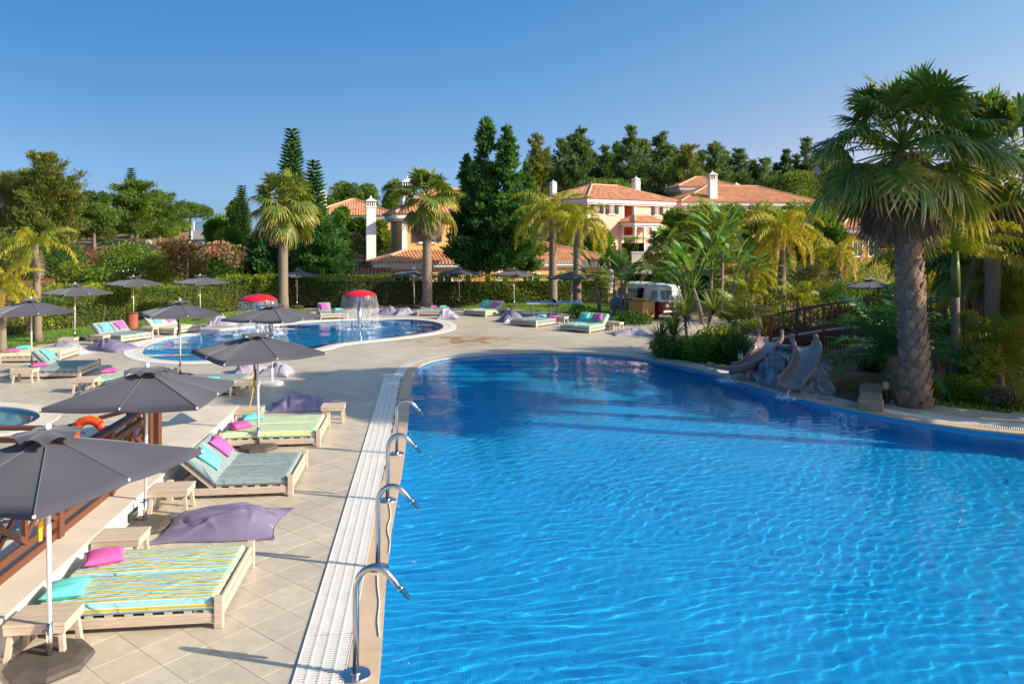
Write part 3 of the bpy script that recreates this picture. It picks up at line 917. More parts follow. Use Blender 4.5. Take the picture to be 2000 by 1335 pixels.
def torus(R0, r0, n=40, m=14):
    V, F = [], []
    for i in range(n):
        a = 2 * PI * i / n
        for j in range(m):
            b = 2 * PI * j / m
            V.append(((R0 + r0 * math.cos(b)) * math.cos(a), r0 * math.sin(b) * .85, (R0 + r0 * math.cos(b)) * math.sin(a)))
            F.append((i * m + j, i * m + (j + 1) % m, ((i + 1) % n) * m + (j + 1) % m, ((i + 1) % n) * m + j))
    return MB().add(V, F)
lb = thing('lifebuoy', 'orange ring lifebuoy hanging on the brown stair railing', 'lifebuoy', (PX(173, 13.6), 13.62, .93), 0)
torus(.255, .078).build('ring', MT['orange'], lb, smooth=True, fix=True)
for k in range(4):
    a = PI / 4 + k * PI / 2
    t = MB()
    pts = [Vector((math.cos(a + d) * .255, 0, math.sin(a + d) * .255)) for d in (-.09, .09)]
    t.tube(pts, .082, 12).build('band', MT['red'], lb, smooth=False)
rp = [Vector((math.cos(a) * (.34 + .015 * math.sin(6 * a)), -.01, math.sin(a) * (.34 + .015 * math.sin(6 * a)))) for a in np.linspace(0, 2 * PI, 49)]
MB().tube(rp, .006, 5).build('grab_rope', MT['yellow'], lb)

# ================================================================== PARASOLS
MT['canopy_seam'] = solid('canvas_binding', (.115, .112, .13), .8, .1)
def parasol_parts(Rr=1.485, edge=2.03, apex=2.36):
    """square canopy with eight ribs; corners at +-45 degrees of local axes"""
    NU, NT = 9, 32
    V, F = [], []
    hs = Rr / math.sqrt(2)
    def outline(a):
        c, s = math.cos(a), math.sin(a)
        k = hs / max(abs(c), abs(s))
        return Vector((c * k, s * k))
    V.append((0, 0, apex))
    for i in range(1, NU + 1):
        t = i / NU
        for j in range(NT):
            a = 2 * PI * j / NT
            p = outline(a) * t
            fr_ = (a / (PI / 4)) % 1.0
            sag = math.sin(PI * fr_) ** 1.0
            z = apex - (apex - edge) * (t ** 1.08) - .035 * sag * t * 1.0
            pull = 1 - .035 * sag * t if i == NU else 1
            V.append((p.x * pull, p.y * pull, z))
    for j in range(NT): F.append((0, 1 + j, 1 + (j + 1) % NT))
    for i in range(NU - 1):
        for j in range(NT):
            F.append((1 + i * NT + j, 1 + (i + 1) * NT + j, 1 + (i + 1) * NT + (j + 1) % NT, 1 + i * NT + (j + 1) % NT))
    k = len(V)        # hem hanging 4 cm
    for j in range(NT):
        q = V[1 + (NU - 1) * NT + j]; V.append((q[0] * 1.0, q[1] * 1.0, q[2] - .045))
    for j in range(NT):
        F.append((1 + (NU - 1) * NT + j, k + j, k + (j + 1) % NT, 1 + (NU - 1) * NT + (j + 1) % NT))
    can = MB().add(V, F)
    # vent flap with scalloped edge
    V, F = [(0, 0, apex + .085)], []
    for i, (r_, dz) in enumerate(((.07, .05), (.15, .03), (.22, .0), (.275, -.045))):
        for j in range(32):
            a = 2 * PI * j / 32
            sc_ = abs(math.sin(a * 4)) ** .7
            up = (.075 * sc_) * (i / 3) ** 1.6
            o_ = outline(a) / hs * .45 + Vector((math.cos(a), math.sin(a))) * .65
            V.append((o_.x * r_, o_.y * r_, apex + dz + .02 + up))
    for j in range(32): F.append((0, 1 + j, 1 + (j + 1) % 32))
    for i in range(3):
        for j in range(32):
            F.append((1 + i * 32 + j, 1 + (i + 1) * 32 + j, 1 + (i + 1) * 32 + (j + 1) % 32, 1 + i * 32 + (j + 1) % 32))
    vent = MB().add(V, F)
    return can, vent, outline, hs

def make_parasol():
    root = thing('parasol', 'x', 'parasol')
    apex, edge = 2.36, 2.03
    can, vent, outline, hs = parasol_parts()
    c = can.build('canopy', MT['canopy'], root, smooth=False)
    me = c.data
    bm = bmesh.new(); bm.from_mesh(me)
    for f in bm.faces: f.smooth = True
    NT = 32
    for e in bm.edges:
        a, b = e.verts[0].index, e.verts[1].index
        if a > 0 and b > 0 and (a - 1) % NT == (b - 1) % NT and ((a - 1) % NT) % 4 == 0: e.smooth = False
    bm.to_mesh(me); bm.free()
    sm_ = MB()
    for j in range(8):
        sm_.tube([me.vertices[1 + q * NT + j * 4].co + Vector((0, 0, .004)) for q in range(0, 9)], .007, 4, False)
    sm_.build('seam_binding', MT['canopy_seam'], c)
    link('vent_flap', vent.mesh('vent_flap', True), MT['canopy'], c)
    p = MB(); p.tube([(0, 0, .32), (0, 0, apex + .06)], .024, 12)
    po = p.build('pole', MT['white_paint'], root, smooth=True)
    MB().lathe([(.0, apex + .06), (.02, apex + .065), (.034, apex + .09), (.036, apex + .11), (.028, apex + .135), (.0, apex + .148)], 12).build('finial', MT['white_paint'], po, smooth=True)
    MB().lathe([(.03, 1.86), (.045, 1.87), (.045, 1.93), (.03, 1.94)], 12).build('hub', MT['white_paint'], root, smooth=True)
    for j in range(8):
        a = j * PI / 4
        o_ = outline(a)
        r_ = MB()
        r_.beam((0, 0, apex - .02), (o_.x * .985, o_.y * .985, edge - .03), .018, .022)
        rb = r_.build('rib', MT['white_paint'], root)
        MB().lathe([(0, -.018), (.016, -.012), (.016, .012), (0, .018)], 6, (o_.x * .992, o_.y * .992, edge - .012)).build('rib_cap', MT['white_paint'], rb)
        s_ = MB(); m = o_ * .42
        s_.beam((o_.x / hs * .04, o_.y / hs * .04, 1.9), (m.x, m.y, apex - (apex - edge) * .40 - .03), .014, .018)
        s_.build('strut', MT['white_paint'], rb)
    MB().tube([(0, 0, .05), (0, 0, .44)], .032, 12).build('socket', MT['steel'], root, smooth=True)
    MB().tube([(.03, 0, .38), (.075, 0, .38)], .011, 8).build('clamp_knob', MT['shutter'], root)
    b = MB(); pr = []
    for r_, z in ((.40, .0), (.42, .03), (.40, .07), (.30, .10), (.05, .105)): pr.append((r_, z))
    b.lathe(pr, 8, cap=True).build('base', MT['base_dark'], root)
    return root

proto = make_parasol()
KP = {k.name.split('.')[0]: k for k in proto.children}
GP = 'charcoal parasols on white poles round the pools'
PARASOLS = [   # px, depth, corner direction (degrees), label
    (97, 7.94, -63, 'nearest charcoal parasol in the bottom left corner, on a dark octagonal base'),
    (283, 11.72, -129, 'second nearest charcoal parasol, standing between the mauve bean bag and the terrace wall'),
    (505, 16.15, -96, 'charcoal parasol beside the slate bed and the pale lime bed'),
    (352, 24.4, -100, 'charcoal parasol standing in front of the left tip of the splash pool'),
    (531, 23.1, -62, 'charcoal parasol on a white wheeled base between splash pool and large pool'),
    (62, 25.2, -92, 'charcoal parasol at the left edge above the beds with the upright turquoise cushion'),
    (146, 33.4, -75, 'charcoal parasol behind the two mauve bean bags at the left lawn'),
    (261, 40.2, -80, 'charcoal parasol by the brown litter bin against the left hedge'),
    (391, 41.4, -75, 'small looking charcoal parasol in front of the thin bare trunked tree'),
    (580, 49.5, -88, 'distant charcoal parasol just right of the first fan palm trunk'),
    (809, 49.5, -85, 'distant charcoal parasol just left of the second fan palm trunk'),
    (897, 51, -88, 'distant charcoal parasol in front of the tall dark conifers, above the lime bed'),
    (1004, 49.5, -80, 'distant charcoal parasol under the tall dark conifers beside the tennis table'),
    (1117, 45.2, -95, 'charcoal parasol behind the aqua striped bed near the red van'),
    (1700, 37, -70, 'sunlit grey parasol half hidden behind the big palm on the right'),
]
for i, (px, d, ang, lab) in enumerate(PARASOLS):
    o = proto if i == 0 else copy_tree(proto)
    o.location = (PX(px, d), d, 0)
    o.rotation_euler = (R((0, .6, -.5, .4, 0)[i % 5]), R((.5, -.6, .8, 0, -.5)[i % 5]), R(ang - 45))
    tag(o, lab, 'parasol', GP)
    o.scale = (1, 1, 1) if i < 10 else (1, 1, 1.03)
    if i == 4:
        for ch in list(o.children):
            if ch.name.startswith(('base', 'socket')): bpy.data.objects.remove(ch)
        MB().lathe([(.33, 0), (.35, .02), (.34, .09), (.28, .12), (.05, .13)], 20).build('base', MT['white_paint'], o, smooth=False)
        MB().tube([(0, 0, .1), (0, 0, .5)], .04, 12).build('socket', MT['white_paint'], o, smooth=True)
        MB().tube([(.28, -.28, .1), (.62, -.05, .1)], .09, 14).build('roller', MT['white_paint'], o, smooth=True)
    if i in (0, 2, 3, 4, 5, 6, 1):
        # folded tie strap hanging from the canopy hub
        s = MB(); y = -.05
        for z0, z1, x in ((1.88, 1.62, .05), (1.66, 1.42, .035), (1.5, 1.30, .06)):
            s.bx(x - .02, x + .02, y - .012, y + .012, z1, z0)
        st = s.build('tie_strap', MT['yellow'] if i in (0, 4) else MT['brown_strap'], o)
        if i in (2, 4):
            MB().tube([(.07, -.05, 1.4), (.10, -.06, 1.1), (.17, -.08, .8)], .012, 5).build('tie_cord', MT['yellow'], o)

# ================================================================== BEDS, CUSHIONS, TABLES, BEAN BAGS
def soft_slab(lx, ly, h, nx=30, ny=22, puff=.02, wr=.008, seed=0, edge=.05, bend=None):
    """upholstered slab, rounded edges, creases; bend=(x, angle) folds the part with x below it upwards"""
    r_ = np.random.default_rng(seed)
    us = np.linspace(-1, 1, nx); vs_ = np.linspace(-1, 1, ny)
    U, W = np.meshgrid(us, vs_, indexing='ij')
    ex = np.clip((1 - np.abs(U)) * lx / 2 / edge, 0, 1); ey = np.clip((1 - np.abs(W)) * ly / 2 / edge, 0, 1)
    rd = np.sqrt(1 - (1 - ex) ** 2) * np.sqrt(1 - (1 - ey) ** 2)
    X, Y = U * lx / 2, W * ly / 2
    zt = h * (.45 + .55 * rd) + puff * (1 - U ** 2) * (1 - W ** 2)
    for k in range(15):
        cx, cy = r_.uniform(-.9, .9) * lx / 2, r_.uniform(-.85, .85) * ly / 2
        a = r_.normal(.75, .3); ln, wd = r_.uniform(.10, .3), r_.uniform(.012, .028)
        du = (X - cx) * math.cos(a) + (Y - cy) * math.sin(a); dv = -(X - cx) * math.sin(a) + (Y - cy) * math.cos(a)
        zt = zt + wr * np.exp(-(du / ln) ** 2 - (dv / wd) ** 2) * rd * r_.choice([-1, 1.3])
    zb = np.zeros_like(zt)
    V = np.concatenate([np.stack([X, Y, zt], -1).reshape(-1, 3), np.stack([X, Y, zb], -1).reshape(-1, 3)])
    if bend:
        bx_, ang = bend
        for q in range(len(V)):
            if V[q, 0] < bx_:
                d = bx_ - V[q, 0]; z = V[q, 2]
                V[q, 0] = bx_ - d * math.cos(ang) + z * math.sin(ang) * 1.0
                V[q, 2] = d * math.sin(ang) + z * math.cos(ang)
    idx = np.arange(nx * ny).reshape(nx, ny)
    T = np.stack([idx[:-1, :-1], idx[1:, :-1], idx[1:, 1:], idx[:-1, 1:]], -1).reshape(-1, 4)
    B = T[:, ::-1] + nx * ny
    S = []
    rim = [(i, 0) for i in range(nx)] + [(nx - 1, j) for j in range(1, ny)] + [(i, ny - 1) for i in range(nx - 2, -1, -1)] + [(0, j) for j in range(ny - 2, 0, -1)]
    ids = [idx[i, j] for i, j in rim]
    for q in range(len(ids)):
        a, b = ids[q], ids[(q + 1) % len(ids)]
        S.append((a + nx * ny, b + nx * ny, b, a))
    return V, np.concatenate([T, B, np.array(S)])

BED_L, BED_W = 2.08, 1.66
_mesh_cache = {}
def wood_mesh(key, fn, bevel=.008):
    if key not in _mesh_cache:
        b = MB(); fn(b)
        _mesh_cache[key] = b.mesh(key.split('|')[0], False, bevel)
    return _mesh_cache[key]

def bed(label, foot, ang, fabric, raised=(0, 0), group='double sun beds', L=BED_L, W=BED_W, seed=0, lift=.80):
    """foot = middle of the foot edge, ang = direction from head to foot; local +x is the foot"""
    root = thing('sun_bed', label, 'sun bed', (foot[0] - math.cos(ang) * L / 2, foot[1] - math.sin(ang) * L / 2, 0), ang, group)
    WD = MT['wood']
    k = f'|{L}|{W}'
    for sy in (-1, 1):
        link('leg', wood_mesh('leg' + k + f'f{sy}', lambda b: b.bx(L / 2 - .10, L / 2, sy * (W / 2) - (.075 if sy > 0 else 0), sy * (W / 2) + (.075 if sy < 0 else 0), 0, .36)), WD, root)
        link('leg', wood_mesh('leg' + k + f'h{sy}', lambda b: b.bx(-L / 2, -L / 2 + .10, sy * (W / 2) - (.075 if sy > 0 else 0), sy * (W / 2) + (.075 if sy < 0 else 0), 0, .34)), WD, root)
        link('side_rail', wood_mesh('side_rail' + k + f'{sy}', lambda b: b.bx(-L / 2 + .102, L / 2 - .102, sy * (W / 2 - .035) - .02, sy * (W / 2 - .035) + .02, .06, .175)), WD, root)
    link('foot_rail', wood_mesh('foot_rail' + k, lambda b: b.bx(L / 2 - .07, L / 2 - .03, -W / 2 + .077, W / 2 - .077, .08, .19)), WD, root)
    link('foot_rail', wood_mesh('foot_rail' + k + 'u', lambda b: b.bx(L / 2 - .07, L / 2 - .03, -W / 2 + .077, W / 2 - .077, .22, .30)), WD, root)
    link('head_rail', wood_mesh('head_rail' + k, lambda b: b.bx(-L / 2 + .03, -L / 2 + .07, -W / 2 + .077, W / 2 - .077, .08, .20)), WD, root)
    sl = wood_mesh('slat' + k, lambda b: b.bx(-.04, .04, -W / 2 + .03, W / 2 - .03, .177, .20), 0)
    n = 9
    hinge = -.26
    for i in range(n):
        x = -L / 2 + .2 + i * (L - .38) / (n - 1)
        if raised[0] and raised[1] and x < hinge: continue
        link('slat', sl, WD, root, (x, 0, 0))
    mw = W / 2 - .045
    ml = L - .14
    for s in (0, 1):
        y = (-1 if s == 0 else 1) * (mw / 2 + .006)
        bend = (hinge + .02, lift) if raised[s] else None
        V, F = soft_slab(ml, mw, .125, nx=64, ny=36, seed=seed * 2 + s, bend=bend, puff=.02, wr=.004)
        mo = link('mattress', np_mesh('mattress', V, F, mat=fabric, smooth=True), None, root, (-.03, y, .203))
        if raised[s]:
            b = MB(); x1 = hinge - .005; d = ml / 2 + hinge
            p0 = Vector((hinge - .02, 0, .19)); p1 = p0 + Vector((-math.cos(lift) * d, 0, math.sin(lift) * d))
            nn = Vector((math.sin(lift), 0, math.cos(lift)))
            for yy in (-mw / 2 + .04, mw / 2 - .04):
                b.beam(p0 + Vector((0, y + yy, 0)) - nn * .03, p1 + Vector((0, y + yy, 0)) - nn * .03, .05, .06, up=nn)
            for t in np.linspace(.08, .95, 6):
                c = p0.lerp(p1, t)
                b.beam(c + Vector((0, y - mw / 2 + .02, 0)) + nn * .006, c + Vector((0, y + mw / 2 - .02, 0)) + nn * .006, .07, .02, up=nn)
            b.build('backrest', WD, root)
            MB().beam(p0.lerp(p1, .55) + Vector((0, y, 0)) - nn * .05, Vector((-L / 2 + .12, y, .16)), .04, .04).build('prop', WD, root)
    return root

def cushion_mesh(s=.46, t=.15, seed=0):
    r_ = np.random.default_rng(seed); n = 17
    u = np.linspace(-1, 1, n); U, W = np.meshgrid(u, u, indexing='ij')
    prof = np.maximum(0, (1 - U ** 2)) ** .5 * np.maximum(0, (1 - W ** 2)) ** .5
    pin = 1 - .10 * (1 - np.abs(U) ** 2) * np.abs(W) ** 4; pin2 = 1 - .10 * (1 - np.abs(W) ** 2) * np.abs(U) ** 4
    X, Y = U * s / 2 * pin2, W * s / 2 * pin
    Z = t / 2 * prof ** .8
    for k in range(5):
        a = r_.uniform(0, PI); cx, cy = r_.uniform(-.5, .5, 2) * s
        dv = -(X - cx) * math.sin(a) + (Y - cy) * math.cos(a); du = (X - cx) * math.cos(a) + (Y - cy) * math.sin(a)
        Z = Z * (1 - .16 * np.exp(-(dv / .025) ** 2 - (du / .14) ** 2))
    V = np.concatenate([np.stack([X, Y, Z], -1).reshape(-1, 3), np.stack([X, Y, -Z], -1).reshape(-1, 3)])
    idx = np.arange(n * n).reshape(n, n)
    T = np.stack([idx[:-1, :-1], idx[1:, :-1], idx[1:, 1:], idx[:-1, 1:]], -1).reshape(-1, 4)
    return V, np.concatenate([T, T[:, ::-1] + n * n])
CUSH = [np_mesh('cushion', *cushion_mesh(seed=q), smooth=True) for q in range(3)]
CUSHC = {}
_cn = [0]
def cushion(label, loc, rz, colour, tilt=0.0, group='loose cushions on the sun beds', face=0.0):
    """tilt leans it back against a raised backrest (about the bed's cross axis)"""
    k = (_cn[0] % 3, colour); _cn[0] += 1
    if k not in CUSHC:
        me = CUSH[k[0]].copy(); me.materials.append(MT[colour]); CUSHC[k] = me
    o = link('cushion', CUSHC[k])
    m = Matrix.Rotation(rz, 4, 'Z') @ Matrix.Rotation(tilt, 4, 'Y') @ Matrix.Rotation(face, 4, 'Z')
    o.matrix_world = Matrix.Translation(loc) @ m
    return tag(o, label, 'cushion', group)

def bed_cushions(root, items, lift=.80):
    """items: (label, colour, lateral y, along x or None for backrest, spin)"""
    rz = root.rotation_euler.z
    for lab, colr, y, x, spin in items:
        if x is None:
            t = .40; hinge = -.26
            p = Vector((hinge - t * math.cos(lift), y, .20 + t * math.sin(lift)))
            nn = Vector((math.sin(lift), 0, math.cos(lift)))
            p += nn * .175
            tl = lift
        else:
            p = Vector((x, y, .385)); tl = 0
        w = Matrix.Translation(root.location) @ Matrix.Rotation(rz, 4, 'Z') @ p
        cushion(lab, w, rz, colr, tl, face=spin)

def table(label, loc, rz, sx=.62, sy=.46, h=.41, group='small wooden side tables'):
    root = thing('side_table', label, 'side table', (loc[0], loc[1], 0), rz, group)
    k = f'|{sx}|{sy}|{h}'
    n = 4
    for i in range(n):
        w = sy / n
        link('top_plank', wood_mesh('top_plank' + k + str(i), lambda b: b.bx(-sx / 2, sx / 2, -sy / 2 + i * w + .003, -sy / 2 + (i + 1) * w - .003, h - .035, h), .004), MT['wood'], root)
    def apron(b):
        for q in (-1, 1):
            b.bx(-sx / 2 + .01, sx / 2 - .01, q * (sy / 2 - .02) - .012, q * (sy / 2 - .02) + .012, h - .11, h - .037)
            b.bx(q * (sx / 2 - .02) - .012, q * (sx / 2 - .02) + .012, -sy / 2 + .034, sy / 2 - .034, h - .11, h - .037)
    link('apron', wood_mesh('apron' + k, apron, 0), MT['wood'], root)
    for i, j in ((-1, -1), (1, -1), (1, 1), (-1, 1)):
        def leg(b):
            b.beam((i * (sx / 2 - .07), j * (sy / 2 - .065), h - .04), (i * (sx / 2 - .03), j * (sy / 2 - .035), 0), .055, .055, up=(0, 1, 0))
        link('leg', wood_mesh('leg' + k + f'{i}{j}', leg, .004), MT['wood'], root)
    return root

def beanbag(label, loc, rz, lx, ly, h, mat, seed, group='slumped floor bean bags', floppy=.4):
    r_ = np.random.default_rng(seed); n, m = 52, 40
    u, w = np.linspace(-1, 1, n), np.linspace(-1, 1, m)
    U, W = np.meshgrid(u, w, indexing='ij')
    prof = (np.maximum(0, 1 - np.abs(U) ** 2.2) ** .68) * (np.maximum(0, 1 - np.abs(W) ** 2.2) ** .68)
    lump = 0
    for k in range(4):
        cx, cy = r_.uniform(-.55, .55), r_.uniform(-.5, .5)
        lump = lump + r_.uniform(.5, 1) * np.exp(-((U - cx) / .45) ** 2 - ((W - cy) / .5) ** 2)
    lump = lump / lump.max()
    Z = h * prof ** .85 * (1 - floppy + floppy * lump)
    X = U * lx / 2 * (1 - .13 * (1 - W ** 2) * U ** 2 + .05 * W * U ** 2); Y = W * ly / 2 * (1 - .13 * (1 - U ** 2) * W ** 2 + .07 * np.sin(3 * U + seed))
    for k in range(34):
        a = r_.uniform(0, PI); cx, cy = r_.uniform(-.45, .45) * lx, r_.uniform(-.45, .45) * ly
        dv = -(X - cx) * math.sin(a) + (Y - cy) * math.cos(a); du = (X - cx) * math.cos(a) + (Y - cy) * math.sin(a)
        Z = Z + r_.uniform(-.05, .05) * h / .3 * np.exp(-(dv / r_.uniform(.025, .05)) ** 2 - (du / r_.uniform(.12, .3)) ** 2) * prof ** .5
    Z = np.maximum(Z, .012 + .012 * np.abs(np.sin(7 * U + 5 * W)))
    V = np.concatenate([np.stack([X, Y, Z], -1).reshape(-1, 3), np.stack([X, Y, 0 * Z + .002], -1).reshape(-1, 3)])
    idx = np.arange(n * m).reshape(n, m)
    T = np.stack([idx[:-1, :-1], idx[1:, :-1], idx[1:, 1:], idx[:-1, 1:]], -1).reshape(-1, 4)
    rim = [(i, 0) for i in range(n)] + [(n - 1, j) for j in range(1, m)] + [(i, m - 1) for i in range(n - 2, -1, -1)] + [(0, j) for j in range(m - 2, 0, -1)]
    ids = [idx[i, j] for i, j in rim]
    S = [(ids[q] + n * m, ids[(q + 1) % len(ids)] + n * m, ids[(q + 1) % len(ids)], ids[q]) for q in range(len(ids))]
    o = link('bean_bag', np_mesh('bean_bag', V, np.concatenate([T, T[:, ::-1] + n * m, np.array(S)]), mat=mat, smooth=True), None, None, (loc[0], loc[1], 0), (0, 0, rz))
    top = V[:n * m].reshape(n, m, 3)
    rimp = [tuple(top[i, j] + np.array([0, 0, .004])) for i, j in rim]
    pb = MB(); pb.tube(rimp + [rimp[0]], .009, 5, False)
    pb.build('piping', mat, o)
    for q in (.33, .67):
        j_ = int(q * (m - 1)); sp_ = MB(); sp_.tube([tuple(top[i, j_] + np.array([0, 0, .002])) for i in range(1, n - 1)], .005, 4, False); sp_.build('seam', mat, o)
    return tag(o, label, 'bean bag', group)

def foot(p0, p1):
    a, b = Vector(G(*p0)), Vector(G(*p1))
    m = (a + b) / 2
    return (m.x, m.y), math.atan2(b.y - a.y, b.x - a.x) - PI / 2      # outward = to the right of p0->p1

a0 = math.atan2(.112, 1)          # beds by the big pool: foot towards the pool edge
def nb(y, off): return (-.5 - .112 * y - off, y)
b1 = bed('nearest flat double sun bed with yellow and turquoise stripes', (-3.36, 9.5), a0, MT['lime'], seed=1)
bed_cushions(b1, [('magenta cushion on the nearest striped bed', 'pink', .42, -.72, .35), ('turquoise cushion on the nearest striped bed', 'turq', -.48, -.78, .15)])
b2 = bed('slate blue double sun bed with both backrests raised, beside the mauve bean bag', (-3.83, 13.95), a0, MT['slate'], (1, 1), seed=2, lift=.72)
bed_cushions(b2, [('turquoise cushion leaning on the raised slate bed by the terrace wall', 'turq', -.42, None, .2), ('magenta cushion leaning on the raised slate bed by the terrace wall', 'pink', .38, None, .1)], lift=.72)
b3 = bed('flat double sun bed in pale lime stripes at the far end of the terrace wall', (-4.15, 17.1), a0, MT['pale_lime'], seed=3)
bed_cushions(b3, [('magenta cushion on the flat pale lime bed', 'pink', -.35, -.72, .5), ('turquoise cushion on the flat pale lime bed', 'turq', .40, -.62, .3)])
b4 = bed('slate sun bed half hidden behind the second parasol, beside the white wheeled parasol base', (-7.75, 22.45), a0 - .05, MT['slate'], seed=4)
bed_cushions(b4, [('turquoise cushion on the slate bed half hidden behind the second parasol', 'turq', -.45, .15, .2)])
b5 = bed('blue slate sun bed with raised back at the left edge, turquoise cushion upright on it', (-13.75, 25.1), a0 + .02, MT['slate'], (0, 1), seed=5)
bed_cushions(b5, [('upright turquoise cushion on the raised slate bed at the left edge', 'turq', .35, None, 0), ('magenta cushion on the flat half of the slate bed at the left edge', 'pink', -.42, -.35, .4)])
b6 = bed('flat cream striped sun bed at the left edge behind the slate one', (-16.2, 28.2), a0, MT['cream'], seed=6)
bed_cushions(b6, [('magenta cushion on the flat cream bed at the left edge', 'pink', -.4, -.75, .4), ('turquoise cushion at the head of the flat cream bed at the left edge', 'turq', .42, -.78, .1)])
b7 = bed('yellow striped sun bed almost hidden behind the second parasol', (-10.4, 23.3), a0, MT['lime'], seed=7)
bed_cushions(b7, [('magenta cushion peeping out above the second parasol', 'pink', .3, -.8, .2)])
f, a = foot((238, 671), (298, 662))
b8 = bed('slate sun bed with both backs raised by the left lawn', f, a, MT['slate'], (1, 1), seed=8)
bed_cushions(b8, [('turquoise cushion on the raised slate bed by the left lawn', 'turq', -.38, None, .05), ('magenta cushion on the raised slate bed by the left lawn', 'pink', .40, None, .25)])
f, a = foot((334, 656), (397, 646))
b9 = bed('cream striped sun bed with both backs raised beside the litter bin', f, a, MT['cream'], (1, 1), seed=9)
bed_cushions(b9, [('turquoise cushion on the raised cream bed by the litter bin', 'turq', -.38, None, .05), ('magenta cushion on the raised cream bed by the litter bin', 'pink', .40, None, .3)])
f, a = foot((512, 625), (576, 623))
b10 = bed('sun bed mostly hidden behind the wheeled parasol beyond the splash pool', f, a, MT['cream'], seed=10)
f, a = foot((624, 624), (681, 622))
b11 = bed('slate sun bed beyond the splash pool with only its left back raised', f, a, MT['slate'], (1, 0), seed=11, W=1.5)
bed_cushions(b11, [('magenta cushion on the half raised slate bed beyond the splash pool', 'pink', -.38, None, .2), ('turquoise cushion on the flat side of the half raised slate bed', 'turq', .38, -.6, .2)])
f, a = foot((814, 617), (872, 617))
b12 = bed('flat slate sun bed beyond the right end of the splash pool', f, a, MT['slate'], seed=12)
bed_cushions(b12, [('magenta cushion on the flat slate bed beyond the splash pool', 'pink', -.1, -.7, .3), ('turquoise cushion on the flat slate bed beyond the splash pool', 'turq', .5, -.65, .1)])
b13 = bed('lime and turquoise sun bed with raised backs in front of the dark conifers', (-2.15, 43.7), -2.22, MT['lime'], (1, 1), seed=13)
bed_cushions(b13, [('turquoise cushion on the raised lime bed before the conifers', 'turq', -.36, None, .6), ('magenta cushion on the raised lime bed before the conifers', 'pink', .40, None, .7)])
b14 = bed('flat slate sun bed next to the tennis table', (.55, 38.55), -2.25, MT['slate'], seed=14)
bed_cushions(b14, [('turquoise cushion on the flat slate bed by the tennis table', 'turq', -.2, -.8, .2), ('magenta cushion on the flat slate bed by the tennis table', 'pink', .55, -.75, .4)])
b15 = bed('aqua striped sun bed with raised backs nearest the red van', (2.95, 36.2), -2.25, MT['aqua'], (1, 1), seed=15)
bed_cushions(b15, [('turquoise cushion on the raised aqua bed near the red van', 'turq', -.36, None, .1), ('magenta cushion on the raised aqua bed near the red van', 'pink', .38, None, .2)])

table('side table in front of the nearest striped bed at the first parasol', (-4.98, 8.18), a0)
table('side table between the nearest striped bed and the mauve bean bag', (-5.3, 10.42), a0)
table('side table against the wall in front of the raised slate bed', (-5.5, 12.42), a0)
table('side table at the wall end, at the head of the pale lime bed', (-6.2, 18.15), a0)
table('side table behind the foot of the pale lime bed near the pool', (-4.3, 18.5), a0, .55)
table('side table in front of the half hidden slate bed', (-7.6, 21.6), a0)
table('side table at the left edge in front of the raised slate bed', (-14.95, 23.6), a0)
table('side table peeping out left of the second parasol', (-12.25, 22.1), a0)
table('side table behind the paired bean bags at the left lawn', (-17.9, 31.0), a0)
table('side table at the near corner of the raised slate bed by the lawn', (-17.1, 31.9), a0 - .3)
table('side table between the two raised beds by the left lawn', (-16.45, 34.9), a0 - .3)
table('side table left of the half raised slate bed beyond the splash pool', (-11.35, 43.9), 0)
table('side table right of the raised lime bed before the conifers', (-.35, 44.3), -.6)
table('side table right of the flat slate bed by the tennis table', (2.55, 39.6), -.6)
table('side table behind the aqua striped bed near the red van', (5.0, 36.9), -.6)

BBM, BBL = MT['purple'], MT['lilac']
beanbag('large mauve bean bag lying between the nearest bed and the raised slate bed', (-4.42, 11.75), .12, 1.85, 1.35, .31, BBM, 1)
beanbag('mauve bean bag behind the pale lime bed', (-5.45, 20.0), .1, 1.7, 1.2, .40, BBM, 2)
beanbag('mauve bean bag left of the wheeled parasol base', (-8.6, 25.3), .2, 1.1, 1.1, .45, BBL, 3)
beanbag('crumpled bean bag just behind the wheeled parasol pole', (-7.6, 24.9), -.1, 1.1, 1.0, .42, BBL, 4)
beanbag('left one of the two mauve bean bags beside the left lawn', (-17.1, 29.4), -.5, 1.8, 1.2, .46, BBL, 5)
beanbag('right one of the two mauve bean bags beside the left lawn', (-16.0, 30.6), -.35, 2.1, 1.3, .42, BBM, 6)
beanbag('crumpled grey bean bag left of the first mushroom fountain', (-14.7, 38.8), .2, 1.5, 1.2, .55, BBL, 7)
beanbag('pale bean bag under the cap of the first mushroom fountain', (-13.0, 39.2), .1, 1.7, 1.2, .45, BBL, 8)
beanbag('mauve bean bag right of the second mushroom fountain', (-7.25, 44.8), .1, 1.3, 1.1, .45, BBM, 9)
beanbag('pale bean bag beside the parasol left of the second palm trunk', (-6.25, 44.6), .2, 1.2, 1.0, .42, BBL, 10)
beanbag('plump mauve bean bag between the flat slate bed and the lime bed', (-3.55, 42.4), 0, 1.2, 1.1, .62, BBL, 11)
beanbag('mauve bean bag at the head of the flat slate bed by the tennis table', (-.05, 40.8), .4, 1.4, 1.1, .6, BBM, 12)
beanbag('flat lilac bean bag on the tiles in front of the red van', (5.45, 35.4), .2, 2.0, 1.2, .30, BBL, 13)

